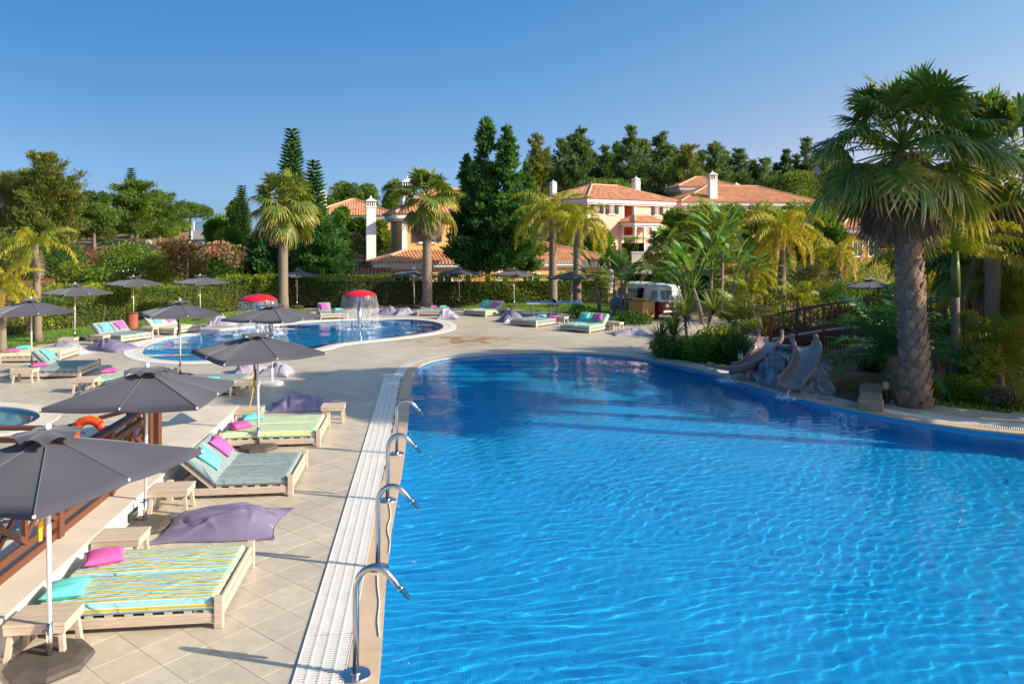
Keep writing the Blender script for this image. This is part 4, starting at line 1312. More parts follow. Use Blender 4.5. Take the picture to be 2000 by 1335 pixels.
# ================================================================== POOLSIDE SPOUTS
def spout_proto():
    root = thing('water_spout', 'x', 'water spout')
    pts = [(0, 0, .02), (0, 0, .80)] + [(.20 - .20 * math.cos(t), 0, .86 + .235 * math.sin(t)) for t in np.linspace(.1, 2.2, 12)] + [(.46, 0, .90)]
    MB().tube(pts, .033, 14).build('pipe', MT['steel'], root, smooth=True)
    d = Vector((.46 - .318, 0, .90 - 1.05)).normalized()
    p = Vector((.455, 0, .905))
    MB().tube([p, p + d * .02, p + d * .02, p + d * .14], [.038, .038, .03, .022], 14).build('nozzle', MT['steel'], root, smooth=True)
    MB().lathe([(.145, 0), (.15, .006), (.145, .014), (.05, .02), (.045, .03)], 28).build('base_plate', MT['steel'], root, smooth=False)
    return root
sp0 = spout_proto()
for i, (bx_, by_, lab) in enumerate([(695, 1320, 'nearest curved steel water spout on the pool edge'), (738, 1110, 'second curved steel water spout from the front'),
                                     (757, 978, 'third curved steel water spout from the front'), (775, 887, 'farthest curved steel water spout on the pool edge')]):
    o = sp0 if i == 0 else copy_tree(sp0)
    x, y = G(bx_, by_)
    o.location = (x, y, .014); o.rotation_euler = (0, 0, R((-7, -4, 0, -6)[i]))
    tag(o, lab, 'water spout', 'steel water spouts along the pool edge')
# white rope lying on the coping
rp = []
for px, py in [(738, 1112), (735, 1140), (741, 1170), (736, 1200), (740, 1230), (737, 1250)]:
    x, y = G(px, py); rp.append((x, y, .018))
rp = [G(760, 985) + (.02,), G(763, 1010) + (.02,), G(757, 1035) + (.02,), G(762, 1060) + (.02,), G(760, 1082) + (.02,)]
tag(MB().tube([tuple(q) for q in smooth_open(rp, 5)], .008, 5).build('rope', MT['white_paint']), 'thin white rope trailing over the coping by the second spout', 'rope')
rp = [G(737, 1125) + (.02,), G(738, 1150) + (.02,), G(741, 1180) + (.02,), G(738, 1215) + (.02,), G(741, 1245) + (.02,)]
tag(MB().tube([tuple(q) for q in smooth_open(rp, 5)], .008, 5).build('rope', MT['white_paint']), 'thin white rope trailing over the coping behind the nearest spout', 'rope')

# ================================================================== MUSHROOM FOUNTAINS
def thin_water(name, fac):
    m, n, l, b = nmat(name)
    n.remove(b)
    t = n.new('ShaderNodeBsdfTransparent')
    g = n.new('ShaderNodeBsdfGlossy'); g.inputs['Roughness'].default_value = .2
    d = n.new('ShaderNodeBsdfDiffuse'); d.inputs[0].default_value = (.85, .92, .95, 1)
    m1 = n.new('ShaderNodeMixShader'); m1.inputs[0].default_value = .6
    l.new(g.outputs[0], m1.inputs[1]); l.new(d.outputs[0], m1.inputs[2])
    m2 = n.new('ShaderNodeMixShader')
    geo = n.new('ShaderNodeNewGeometry'); nz = n.new('ShaderNodeTexNoise'); nz.inputs['Scale'].default_value = 7; nz.inputs['Detail'].default_value = 4
    mp = n.new('ShaderNodeMapping'); mp.inputs['Scale'].default_value = (1.6, 1.6, .3)
    l.new(geo.outputs[0], mp.inputs[0]); l.new(mp.outputs[0], nz.inputs['Vector'])
    mr = n.new('ShaderNodeMapRange'); mr.inputs[1].default_value = .4; mr.inputs[2].default_value = .66; mr.inputs[3].default_value = fac * .35; mr.inputs[4].default_value = fac * 1.6
    l.new(nz.outputs[0], mr.inputs[0]); l.new(mr.outputs[0], m2.inputs[0])
    l.new(t.outputs[0], m2.inputs[1]); l.new(m1.outputs[0], m2.inputs[2])
    l.new(m2.outputs[0], n['Material Output'].inputs[0])
    return m
MT['curtain'] = thin_water('falling_water_film', .16)
MT['foam'] = thin_water('white_foam', .42)

def mushroom(label, loc, seed):
    root = thing('mushroom_fountain', label, 'fountain', (*loc, 0), 0, 'red mushroom fountains')
    MB().lathe([(0, 1.84), (.2, 1.83), (.45, 1.785), (.68, 1.70), (.80, 1.62), (.845, 1.575), (.84, 1.55), (.78, 1.54), (.3, 1.56), (0, 1.57)], 40).build('cap', MT['red'], root, smooth=True)
    MB().lathe([(.18, 1.33), (.20, 1.34), (.21, 1.55), (.2, 1.56)], 24).build('collar', MT['blue_plastic'], root, smooth=False)
    MB().tube([(0, 0, -.7), (0, 0, 1.34)], .115, 20).build('stem', MT['steel'], root, smooth=True)
    r_ = np.random.default_rng(seed)
    w = thing('water_curtain', 'thin curtain of water falling from the cap of the ' + ('left' if seed == 1 else 'right') + ' red mushroom', 'falling water', (*loc, 0), 0, 'falling water of the fountains')
    b = MB()
    n = 72; rows = 7
    for i in range(n):
        for j in range(rows):
            t = j / (rows - 1)
            rr_ = .83 + .16 * t ** .6 + .018 * math.sin(5 * i * .7 + 3 * t)
            a = 2 * PI * i / n + .02 * math.sin(9 * t + i)
            b.v.append((rr_ * math.cos(a), rr_ * math.sin(a), 1.55 - 1.58 * t))
    for i in range(n):
        lim = rows - 1 if (i % 3) else rows - 2
        if r_.random() < .10: lim = 3
        for j in range(lim):
            b.f.append((i * rows + j, ((i + 1) % n) * rows + j, ((i + 1) % n) * rows + j + 1, i * rows + j + 1))
    b.build('film', MT['curtain'], w, smooth=True)
    d = MB()
    for i in range(240):
        a = r_.uniform(0, 2 * PI); z = r_.uniform(-.02, 1.1) * r_.random() ** .5
        rr_ = .95 + r_.normal(0, .06) + .08 * (1 - z)
        s = r_.uniform(.006, .014); h = r_.uniform(.02, .10)
        x, y = rr_ * math.cos(a), rr_ * math.sin(a)
        d.add([(x - s, y, z), (x, y - s, z), (x + s, y, z), (x, y + s, z), (x, y, z + h), (x, y, z - s)], [(0, 1, 4), (1, 2, 4), (2, 3, 4), (3, 0, 4), (1, 0, 5), (2, 1, 5), (3, 2, 5), (0, 3, 5)])
    tag(d.build('droplets', MT['white_paint'], w), kind='stuff')
    f = MB()
    for i in range(300):
        a = r_.uniform(0, 2 * PI); rr_ = .98 + r_.normal(0, .13)
        x, y = rr_ * math.cos(a), rr_ * math.sin(a); s = r_.uniform(.02, .06)
        q = [(x + s * math.cos(t) * r_.uniform(.6, 1.2), y + s * math.sin(t) * r_.uniform(.6, 1.2), r_.uniform(-.035, -.02)) for t in np.linspace(0, 2 * PI, 6, endpoint=False)]
        f.add(q + [(x, y, r_.uniform(.0, .03))], [(k, (k + 1) % 6, 6) for k in range(6)])
    tag(f.build('foam', MT['foam'], w), kind='stuff')
mushroom('left red mushroom fountain with blue collar partly hidden behind a parasol', (PX(504, 35.6), 35.6), 1)
mushroom('right red mushroom fountain with blue collar on a steel stem', (PX(702, 38.4), 38.4), 2)

# ================================================================== TENNIS TABLE, BIN, BOLLARDS
tt = thing('tennis_table', 'blue table tennis table with white edges and a net on the lawn', 'table', (2.42, 44.0, 0), R(4))
for s in (-1, 1):
    half = MB().bx(min(0, s * 1.60) + .012, max(0, s * 1.60) - .012, -.76, .76, .745, .775).build('table_half', MT['blue_plastic'], tt)
    e = MB()
    x0, x1 = sorted((s * .012, s * 1.588))
    for y in (-.76, .76): e.bx(x0, x1, y - .012, y + .012, .742, .779)
    e.bx(s * 1.6 - .014, s * 1.6 + .014, -.77, .77, .742, .779)
    e.bx(x0, x1, -.006, .006, .7755, .778)
    e.build('white_line', MT['white_paint'], half)
    for y in (-.55, .55):
        MB().tube([(s * 1.25, y, 0), (s * 1.25, y, .745)], .025, 8).build('leg', MT['white_paint'], tt)
    MB().tube([(s * .25, -.5, 0), (s * .25, -.5, .74), (s * .25, .5, .74), (s * .25, .5, 0)], .03, 8).build('frame', MT['white_paint'], tt)
MB().bx(-.006, .006, -.86, .86, .778, .93).build('net', MT['shutter'], tt)
bn = thing('litter_bin', 'brown slatted litter bin standing against the left hedge', 'litter bin', (*G(258, 642), 0))
MB().lathe([(.24, 0), (.26, .02), (.27, .72), (.25, .74)], 16).build('body', MT['roof_red'], bn)
MB().lathe([(.28, .74), (.29, .76), (.29, .80), (.20, .84)], 16).build('rim', MT['dark_wood'], bn)

m_lamp = solid('amber_lens', (.55, .42, .16), .4, .1)
m_green = solid('dark_green_enamel', (.012, .045, .04), .45, .1)
def bollard(label, loc, h):
    root = thing('bollard_light', label, 'bollard light', (*loc, 0), 0, 'bollard lights')
    MB().lathe([(.075, 0), (.085, .01), (.085, h * .56), (.08, h * .565)], 18).build('post', m_green, root, smooth=False)
    MB().lathe([(.078, h * .566), (.082, h * .58), (.082, h * .86), (.078, h * .87)], 18).build('lens', m_lamp, root, smooth=False)
    MB().lathe([(.092, h * .871), (.095, h * .89), (.09, h * .98), (.06, h)], 18).build('cap', m_green, root, smooth=False)
bollard('green bollard light with amber lens at the foot of the big palm', (PX(1731, 20.6), 20.6), .66)
bollard('green bollard light with amber lens among the bushes left of the slides', (PX(1446, 25.9), 25.9), .62)
# ================================================================== ROCK WITH TWO SLIDES
from mathutils import noise as mnoise
def rock_material():
    m, n, l, b = nmat('painted_slate_rock')
    g = n.new('ShaderNodeNewGeometry')
    n1 = n.new('ShaderNodeTexNoise'); n1.inputs['Scale'].default_value = 2.2; n1.inputs['Detail'].default_value = 9; n1.inputs['Roughness'].default_value = .72; n1.inputs['Distortion'].default_value = .8
    n2 = n.new('ShaderNodeTexNoise'); n2.inputs['Scale'].default_value = 9; n2.inputs['Detail'].default_value = 6
    l.new(g.outputs[0], n1.inputs['Vector']); l.new(g.outputs[0], n2.inputs['Vector'])
    cr = n.new('ShaderNodeValToRGB'); l.new(n1.outputs[0], cr.inputs[0])
    e = cr.color_ramp.elements
    e[0].position = .33; e[0].color = (.03, .04, .06, 1); e[1].position = .70; e[1].color = (.55, .49, .41, 1)
    q = e.new(.5); q.color = (.15, .175, .22, 1)
    l.new(cr.outputs[0], b.inputs['Base Color'])
    b.inputs['Roughness'].default_value = .55
    bp = n.new('ShaderNodeBump'); bp.inputs['Strength'].default_value = .8; bp.inputs['Distance'].default_value = .05
    l.new(n2.outputs[0], bp.inputs['Height']); l.new(bp.outputs[0], b.inputs['Normal'])
    return m
SL1 = smooth_open([(8.55, 25.45, .98), (8.45, 25.1, .98), (8.28, 24.7, .90), (8.0, 24.35, .74), (7.6, 24.12, .44), (7.2, 24.1, .25), (6.88, 24.22, .17)], 7)
SL2 = smooth_open([(9.1, 24.1, 1.0), (9.06, 23.72, 1.0), (8.97, 23.28, .91), (8.78, 22.85, .74), (8.46, 22.4, .45), (8.12, 22.02, .26), (7.86, 21.72, .17)], 7)

def build_rock():
    n, m = 30, 72
    V = []
    c = np.array([8.42, 23.45])
    for i in range(n + 1):
        r_ = i / n
        for j in range(m):
            a = 2 * PI * j / m
            d = np.array([math.cos(a) * 1.0, math.sin(a) * 1.85])
            t = R(12); d = np.array([d[0] * math.cos(t) - d[1] * math.sin(t), d[0] * math.sin(t) + d[1] * math.cos(t)])
            p = c + d * r_
            h = 1.12 * max(0, 1 - r_ ** 5.5) ** .8
            q = Vector((p[0], p[1], h))
            w = mnoise.fractal(q * 1.3, 1, 2, 5)
            ridge = abs(mnoise.noise(q * 1.7 + Vector((4, 2, 7))))
            h2 = h * (1 + .22 * w - .12 * ridge) - .06
            step = math.floor((h2 + .35 * p[0] * .4) * 5) / 5 - .35 * p[0] * .4
            h2 = h2 * .55 + step * .45
            for S in (SL1, SL2):
                dd = np.hypot(S[:, 0] - p[0], S[:, 1] - p[1]); k = dd.argmin()
                if dd[k] < .42: h2 = min(h2, S[k, 2] - .06)
            out = .16 * w * (1 if i > n * .6 else 0)
            V.append((p[0] + d[0] * out, p[1] + d[1] * out, max(h2, -.01) if i < n else -.02))
    F = [(i * m + j, (i + 1) * m + j, (i + 1) * m + (j + 1) % m, i * m + (j + 1) % m) for i in range(n) for j in range(m)]
    o = MB().add(V, F).build('rock', rock_material(), fix=True, smooth=False)
    tag(o, 'big blue grey artificial rock carrying the two water slides', 'rock')
build_rock()
m_slide = solid('mauve_brown_fibreglass', (.27, .175, .16), .3, .10, 3, .1, 20, spec=.6)

def slide(label, S, flip):
    root = thing('water_slide', label, 'water slide', (0, 0, 0), 0, 'twin water slides on the rock')
    n = len(S); prof = []
    for k in range(15):
        a = PI + PI * k / 14
        prof.append((math.cos(a), math.sin(a)))
    T = np.gradient(S[:, :2], axis=0); T /= np.linalg.norm(T, axis=1)[:, None]
    V, F = [], []
    def ringpts(i, grow):
        t = i / (n - 1)
        L = np.array([-T[i, 1], T[i, 0]])
        w = .34 + grow; hw = .30
        q_ = min(1, max(0, (t - .09) / .13)); hw = .26 + .15 * (1 - q_ * q_ * (3 - 2 * q_)) * math.sqrt(max(0, 1 - max(0, (.06 - t) / .06) ** 2))
        flare = 0
        pts = []
        for x, z in prof:
            xx = np.sign(x) * abs(x) ** .8 * (w + flare * abs(x))
            zz = S[i, 2] + (hw * (1 + z) if True else 0) - grow
            pts.append((S[i, 0] + L[0] * xx, S[i, 1] + L[1] * xx, zz))
        return pts
    m = len(prof)
    for i in range(n): V += ringpts(i, 0)
    k = len(V)
    for i in range(n): V += ringpts(i, .045)
    for i in range(n - 1):
        for j in range(m - 1):
            F.append((i * m + j, i * m + j + 1, (i + 1) * m + j + 1, (i + 1) * m + j))
            F.append((k + i * m + j + 1, k + i * m + j, k + (i + 1) * m + j, k + (i + 1) * m + j + 1))
        for j in (0, m - 1):
            F.append((i * m + j, (i + 1) * m + j, k + (i + 1) * m + j, k + i * m + j))
    for i in (0, n - 1):
        for j in range(m - 1):
            F.append((i * m + j, i * m + j + 1, k + i * m + j + 1, k + i * m + j))
    MB().add(V, F).build('trough', m_slide, root, smooth=True, fix=True)
    # rounded lips along both walls
    for j in (0, m - 1):
        pts = [tuple((np.array(V[i * m + j]) + np.array(V[k + i * m + j])) / 2) for i in range(n)]
        MB().tube(pts, .055, 10).build('lip', m_slide, root, smooth=True)
    # film of running water and the support under the mouth
    fv, ff = [], []
    for i in range(n):
        L = np.array([-T[i, 1], T[i, 0]])
        for q in (-1, 0, 1):
            fv.append((S[i, 0] + L[0] * q * .2, S[i, 1] + L[1] * q * .2, S[i, 2] + .028 + .015 * abs(q)))
    for i in range(n - 1):
        for j in (0, 1): ff.append((i * 3 + j, i * 3 + j + 1, (i + 1) * 3 + j + 1, (i + 1) * 3 + j))
    MB().add(fv, ff).build('water_film', MT['curtain'], root, smooth=True)
    p = S[int(n * .72)]
    MB().lathe([(.24, 0), (.2, p[2] - .04)], 10, (p[0], p[1], .02)).build('support', m_slide, root)
slide('left mauve brown water slide curving down the rock to the left', SL1, 1)
slide('right mauve brown water slide curving down the front of the rock', SL2, -1)
def splash(label, c, seed):
    r_ = np.random.default_rng(seed); f = MB()
    for i in range(90):
        x, y = c[0] + r_.normal(0, .16), c[1] + r_.normal(0, .13); s = r_.uniform(.01, .05)
        q = [(x + s * math.cos(t) * 1.6, y + s * math.sin(t), -.045) for t in np.linspace(0, 2 * PI, 6, endpoint=False)]
        f.add(q + [(x, y, r_.uniform(-.03, .02))], [(k, (k + 1) % 6, 6) for k in range(6)])
    for i in range(5):
        t = i / 5; f.tube([(c[0] + .05 + .02 * i, c[1] + .14, .14), (c[0] + .01 * i, c[1] + .05, .08), (c[0] - .03 + .01 * i, c[1], -.05)], .010, 5)
    tag(f.build('splash', MT['foam']), label, 'splash', kind='stuff')
splash('white splash where the left slide runs into the pool', (6.78, 24.05), 3)
splash('white splash where the right slide runs into the pool', (7.72, 21.5), 4)

sand = solid('weathered_sandstone', (.33, .225, .13), .9, .35, 4, .8, 14, obj=False, rnd=.15)
def stone_row(label, p, q, w, h, n, seed):
    r_ = random.Random(seed)
    root = thing('stone_border', label, 'stone border', (0, 0, 0))
    p, q = Vector(p), Vector(q); d = (q - p); L = d.length; d.normalize()
    for i in range(n):
        a = p + d * (L * i / n + .01); b = p + d * (L * (i + 1) / n - .01)
        hh = h * r_.uniform(.85, 1.1)
        o = MB().beam((a.x, a.y, hh / 2), (b.x, b.y, hh / 2), w * r_.uniform(.85, 1.1), hh).build('stone', sand, root, bevel=.03)
stone_row('low wall of sandstone blocks between the slide apron and the big palm', (9.12, 19.55), (10.35, 22.1), .58, .29, 5, 1)
stone_row('low row of weathered stones left of the slides under the bushes', (6.75, 26.5), (7.75, 24.95), .2, .14, 7, 2)

# ================================================================== FOOTBRIDGE, RAILINGS
MT['red_wood'] = solid('red_brown_wood', (.26, .07, .03), .55, .3, 6, .2, 40, stretch=(2, 8, 8))
def bridge():
    root = thing('footbridge', 'arched brown wooden footbridge with crossed railings behind the slides', 'footbridge', (0, 0, 0))
    A, B = Vector((11.3, 33.0)), Vector((20.2, 27.2))
    d = (B - A); L = d.length; d.normalize(); s = Vector((-d.y, d.x))
    def z(t): return .12 + .95 * math.sin(PI * min(max(t, 0), 1)) ** 1.0 * .95
    N = 10
    def pt(t, side, h): q = A + d * (L * t) + s * (side * .75); return Vector((q.x, q.y, z(t) + h))
    for side in (-1, 1):
        for i in range(24):
            MB().beam(pt(i / 24, side, -.17), pt((i + 1) / 24 + .002, side, -.17), .09, .30).build('beam', MT['dark_wood'], root)
        for i in range(N + 1):
            b = MB().beam(pt(i / N, side, -.1), pt(i / N, side, 1.0), .11, .11, up=(d.x, d.y, 0))
            b.build('post', MT['dark_wood'] if i % 2 else MT['red_wood'], root, bevel=.006)
        for i in range(N):
            a, b2 = i / N, (i + 1) / N
            MB().beam(pt(a, side, 1.03), pt(b2, side, 1.03), .14, .055).build('handrail', MT['dark_wood'], root)
            MB().beam(pt(a, side, .12), pt(b2, side, .12), .05, .08).build('rail', MT['dark_wood'], root)
            MB().beam(pt(a + .008, side, .92), pt(b2 - .008, side, .18), .04, .06).build('brace', MT['red_wood'], root)
            MB().beam(pt(a + .008, side, .18), pt(b2 - .008, side, .92), .03, .05).build('brace', MT['dark_wood'], root)
            MB().beam(pt((a + b2) / 2, side, .16), pt((a + b2) / 2, side, 1.0), .05, .05).build('baluster', MT['red_wood'], root)
    n = 68
    for i in range(n):
        t0, t1 = (i + .06) / n, (i + .94) / n
        a, b2 = pt(t0, 0, 0), pt(t1, 0, 0)
        MB().beam(a, b2, 1.6, .04).build('deck_plank', MT['wood'], root)
bridge()
def rail_fence(label, p, q, h, n, mat, name='metal_railing', cat='railing', z=0):
    root = thing(name, label, cat, (0, 0, 0))
    p, q = Vector((*p, z)), Vector((*q, z))
    up = Vector((0, 0, 1))
    MB().beam(p + up * h, q + up * h, .035, .03).build('rail', mat, root)
    MB().beam(p + up * .06, q + up * .06, .03, .03).build('rail', mat, root)
    me = MB().bx(-.008, .008, -.008, .008, .06, h).mesh('bar'); me.materials.append(mat)
    for i in range(n + 1):
        c = p.lerp(q, i / n)
        link('bar', me, None, root, c)
    return root
m_bar = solid('tan_painted_bars', (.38, .26, .13), .5, .1)
rail_fence('low tan barred railing at the back of the slide apron', (12.1, 29.7), (13.9, 26.9), .62, 22, m_bar)
fz = thing('wooden_fence', 'brown crossed wooden fence in the shade right of the big palm', 'fence', (0, 0, 0))
fence_run(fz, (16.2, 30.5, 0), (21.5, 28.2, 0), .25, .05, 4, .95)
_dw = MT['dark_wood']; MT['dark_wood'] = MT['white_paint']
fz = thing('wooden_fence', 'white crossed fence far behind the round fan bush', 'fence', (0, 0, 0))
fence_run(fz, (17.6, 48, 0), (21.2, 46, 0), 0, 0, 4, .9)
MT['dark_wood'] = _dw
_dw = MT['dark_wood']; MT['dark_wood'] = MT['shutter']
rail_fence('dark picket railing in front of the hedge behind the tennis table', (3.6, 50.5), (8.4, 51.5), .95, 30, MT['shutter'])
MT['dark_wood'] = _dw
pipe = MB().tube([(PX(428, 52), 52, ZZ(549, 52)), (PX(490, 51), 51, ZZ(545, 51)), (PX(490, 51), 51, ZZ(552, 51))], .03, 6)
tag(pipe.build('railing_pipe', MT['white_paint']), 'thin white metal handrail above the hedge under the pink blossom bush', 'handrail')
sg = thing('road_sign', 'round white road sign seen from behind on the left bank', 'sign', (PX(291, 75), 75, float(terrain_z(PX(291, 75), 75))))
zt = ZZ(474, 75) - sg.location.z
MB().tube([(0, 0, 0), (0, 0, zt + .2)], .04, 6).build('pole', MT['steel'], sg)
MB().tube([(0, -.05, zt), (0, -.08, zt)], .32, 16).build('disc', MT['white_paint'], sg)
gt = thing('gate', 'grey metal gate at the crest of the hill road', 'gate', (PX(392, 104), 104, float(terrain_z(PX(392, 104), 104))))
for x in (-.9, 1.0): MB().bx(x - .08, x + .08, -.12, .12, 0, 1.3).build('gate_post', MT['white_wall'], gt)
for i in range(10): MB().bx(-.7 + i * .16, -.66 + i * .16, -.03, .03, .15, 1.2).build('bar', MT['steel'], gt)
MB().bx(-.75, .85, -.03, .03, 1.15, 1.22).build('rail', MT['steel'], gt)
road_m = solid('pale_concrete_road', (.27, .25, .22), .9, .1, 1, obj=False)
def road():
    C = [G(478, 560, 1.2), (PX(330, 62), 62), (PX(340, 78), 78), (PX(385, 92), 92), (PX(396, 104), 104)]
    C = smooth_open([(PX(260, 58), 58), (PX(345, 66), 66), (PX(400, 80), 80), (PX(402, 95), 95), (PX(396, 112), 112)], 8)
    T = np.gradient(C, axis=0); T /= np.linalg.norm(T, axis=1)[:, None]
    L = np.stack([-T[:, 1], T[:, 0]], 1); b = MB()
    for i in range(len(C)):
        for s in (-1.5, 0, 1.5):
            p = C[i] + L[i] * s; b.v.append((p[0], p[1], float(terrain_z(p[0], p[1])) + .10))
    for i in range(len(C) - 1):
        for j in (0, 1): b.f.append((i * 3 + j, (i + 1) * 3 + j, (i + 1) * 3 + j + 1, i * 3 + j + 1))
    tag(b.build('road', road_m, fix=True), 'pale road climbing over the left bank', 'road', kind='structure')
    k = MB(); pts = [tuple(C[i] + L[i] * 1.6) + (float(terrain_z(*(C[i] + L[i] * 1.6))) + .1,) for i in range(len(C))]
    for i in range(len(C) - 1): k.beam(pts[i], pts[i + 1], .2, .14)
    tag(k.build('kerb', MT['white_wall']), 'whitish kerb along the hill road', 'kerb', kind='structure')
road()

# ================================================================== CAMPER VAN
def van():
    root = thing('camper_van', 'red and white vintage camper van with an open side door among the banana plants', 'van', (7.75, 43.55, 0), R(-60))
    m_red = solid('dark_red_lacquer', (.20, .012, .022), .25, .08, 2, spec=.6)
    m_wht = solid('cream_white_lacquer', (.75, .73, .68), .3, .05)
    m_tyre = solid('tyre_rubber', (.018, .018, .018), .8)
    levels = [(.30, 2.10, .80), (.36, 2.17, .83), (.55, 2.20, .86), (.80, 2.21, .86), (1.00, 2.20, .86)]
    levels2 = [(1.00, 2.20, .86), (1.10, 2.17, .855), (1.30, 2.08, .83), (1.55, 1.98, .79), (1.66, 1.93, .765), (1.70, 1.96, .79), (1.78, 1.93, .76), (1.86, 1.80, .64), (1.92, 1.5, .40), (1.94, .8, .15)]
    xs_side = np.array([1.75, 1.25, 1.12, .55, .02, -.12, -.7, -1.1, -1.75])
    def plan(xf, w):
        r_ = min(.42, w * .95); P = []
        xr = -2.15 if xf > 2 else -xf * .98
        def arc(cx, cy, a0, a1): return [(cx + r_ * math.cos(a), cy + r_ * math.sin(a)) for a in np.linspace(a0, a1, 6)]
        P += arc(xf - r_, -w + r_, 0 - .0, -PI / 2)
        P += [(max(min(x, xf - r_), xr + r_), -w) for x in xs_side[1:-1]]
        P += arc(xr + r_, -w + r_, -PI / 2, -PI)
        P += arc(xr + r_, w - r_, PI, PI / 2)
        P += [(max(min(x, xf - r_), xr + r_), w) for x in xs_side[1:-1][::-1]]
        P += arc(xf - r_, w - r_, PI / 2, 0)
        return P
    def loft(levels, skip=None, capt=False, capb=False):
        b = MB(); n = None
        for z, xf, w in levels:
            P = plan(xf, w); n = len(P)
            for p in P: b.v.append((p[0], p[1], z))
        for i in range(len(levels) - 1):
            for j in range(n):
                if skip and skip(j, i): continue
                b.f.append((i * n + j, i * n + (j + 1) % n, (i + 1) * n + (j + 1) % n, (i + 1) * n + j))
        if capt: b.f.append(tuple((len(levels) - 1) * n + j for j in range(n)))
        if capb: b.f.append(tuple(j for j in range(n)))
        return b, n
    # opening in the right side (side index: arc 0..5, then 7 side points 6..12)
    op = lambda j, i: j in (8, 9)
    b, n = loft(levels, lambda j, i: op(j, i) and i >= 1, False, True)
    b.build('body', m_red, root, fix=True, smooth=False)
    b, n = loft(levels2, lambda j, i: op(j, i) and i <= 3, True)
    up = b.build('roof', m_wht, root, fix=True, smooth=False)
    for o in (root.children): o.data.shade_smooth()
    MB().bx(-2.0, 2.0, -.8, .8, .36, .42).build('floor', m_tyre, root)
    MB().bx(-1.3, -.8, -.75, .7, .42, 1.0).build('seat', MT['lime'], root)
    MB().bx(.75, 1.15, -.7, .7, .45, 1.35).build('seat', MT['cream_wall'], root)
    g = MT['glass_dark']
    m_gl = solid('pale_van_glass', (.16, .20, .23), .05, .1, spec=.9)
    def side(y_s, x0, x1, nm='window'):
        def W(z): return np.interp(z, [1.1, 1.3, 1.55, 1.66], [.855, .83, .79, .765]) + .006
        q = []
        for z in (1.12, 1.58): q += [(x0, y_s * W(z), z), (x1, y_s * W(z), z)]
        fr_ = MB(); o = .0
        f = MB().add([q[0], q[1], q[3], q[2]], [(0, 1, 2, 3)]).build(nm, m_gl, root)
        k = .035
        for a, c in ((0, 1), (2, 3), (0, 2), (1, 3)):
            fr_.beam(q[a], q[c], .03, .03)
        fr_.build('window_frame', m_wht, f)
    side(-1, 1.16, 1.72); side(-1, -.95, -.2); side(-1, -1.75, -1.1)
    side(1, 1.16, 1.72); side(1, -.95, .95); side(1, -1.75, -1.1)
    # windscreen, curved
    ws = MB(); nx, nz = 13, 5
    for i in range(nz):
        z = 1.10 + .50 * i / (nz - 1)
        xf = np.interp(z, [1.0, 1.1, 1.3, 1.55, 1.66], [2.2, 2.17, 2.08, 1.98, 1.93]); w = np.interp(z, [1.0, 1.1, 1.3, 1.55, 1.66], [.86, .855, .83, .79, .765])
        for j in range(nx):
            y = (-1 + 2 * j / (nx - 1)) * (w - .08)
            c = w - .42; x = xf if abs(y) < c else xf - .42 + math.sqrt(max(0, .42 ** 2 - (abs(y) - c) ** 2))
            ws.v.append((x + .008, y * 1.005, z))
    ws.f = [(i * nx + j, i * nx + j + 1, (i + 1) * nx + j + 1, (i + 1) * nx + j) for i in range(nz - 1) for j in range(nx - 1)]
    wo = ws.build('windscreen', m_gl, root, smooth=True)
    for y in (-.02,):
        MB().beam((2.185, .05, 1.12), (2.06, .35, 1.42), .012, .012).build('wiper', m_tyre, wo)
    for sy in (-1, 1):
        h = MB().tube([(2.14, sy * .60, .82), (2.235, sy * .60, .82)], .115, 18).build('headlight', MT['steel'], root, smooth=True)
        MB().tube([(2.23, sy * .60, .82), (2.245, sy * .60, .82)], .095, 18).build('lens', MT['white_wall'], h)
        MB().bx(2.15, 2.215, sy * .56 - .10, sy * .56 + .10, 1.02, 1.07).build('indicator', MT['orange'], root)
        for x in (1.35, -1.2):
            w = MB().tube([(x, sy * .66, .32), (x, sy * .84, .32)], .32, 22).build('tyre', m_tyre, root, smooth=False)
            MB().tube([(x, sy * .835, .32), (x, sy * .852, .32)], .19, 18).build('rim', m_wht, w)
            MB().tube([(x, sy * .85, .32), (x, sy * .87, .32)], .09, 14).build('hub_cap', MT['steel'], w)
    MB().bx(2.19, 2.27, -.88, .88, .42, .54).build('bumper', m_wht, root, bevel=.03)
    MB().bx(2.21, 2.225, -.36, .36, .96, 1.04).build('air_grille', m_wht, root)
    MB().tube([(2.205, 0, .83), (2.225, 0, .83)], .14, 24).build('badge_ring', m_wht, root)
    MB().bx(2.272, 2.28, -.26, .26, .43, .53).build('number_plate', m_wht, root)
    MB().bx(-2.05, 2.16, -.874, -.866, .96, .99).build('trim_strip', m_wht, root) if False else None
    MB().tube([(1.62, -.86, 1.12), (1.72, -1.0, 1.16), (1.72, -1.0, 1.30)], .012, 6).build('mirror_arm', MT['steel'], root)
    MB().bx(1.70, 1.73, -1.07, -.94, 1.18, 1.34).build('mirror', MT['steel'], root)
    MB().bx(1.06, 1.16, -.885, -.865, .92, .95).build('door_handle', MT['steel'], root)
    sc = MB()
    pts = [(1.6 - .1 * k, -.872, .80 + .025 * math.sin(2.3 * k)) for k in range(8)]
    sc.tube(pts, .008, 4); sc.tube([(1.55, -.872, .73), (.95, -.872, .72)], .006, 4)
    sc.build('side_lettering', m_wht, root)
    return root
van()
cnt = thing('serving_counter', 'golden plywood counter with yellow cushions built into the open van door', 'counter', (6.92, 41.72, 0), R(-60))
m_ply = solid('golden_plywood', (.47, .24, .065), .5, .2, 4, .1, 20, stretch=(1, 6, 6))
MB().bx(-.65, .55, -.28, .25, 0, .12).build('plinth', m_ply, cnt)
for k in range(4): MB().bx(-.62, .52, -.27, -.24, .125 + k * .21, .325 + k * .21).build('plank', m_ply, cnt, bevel=.004)
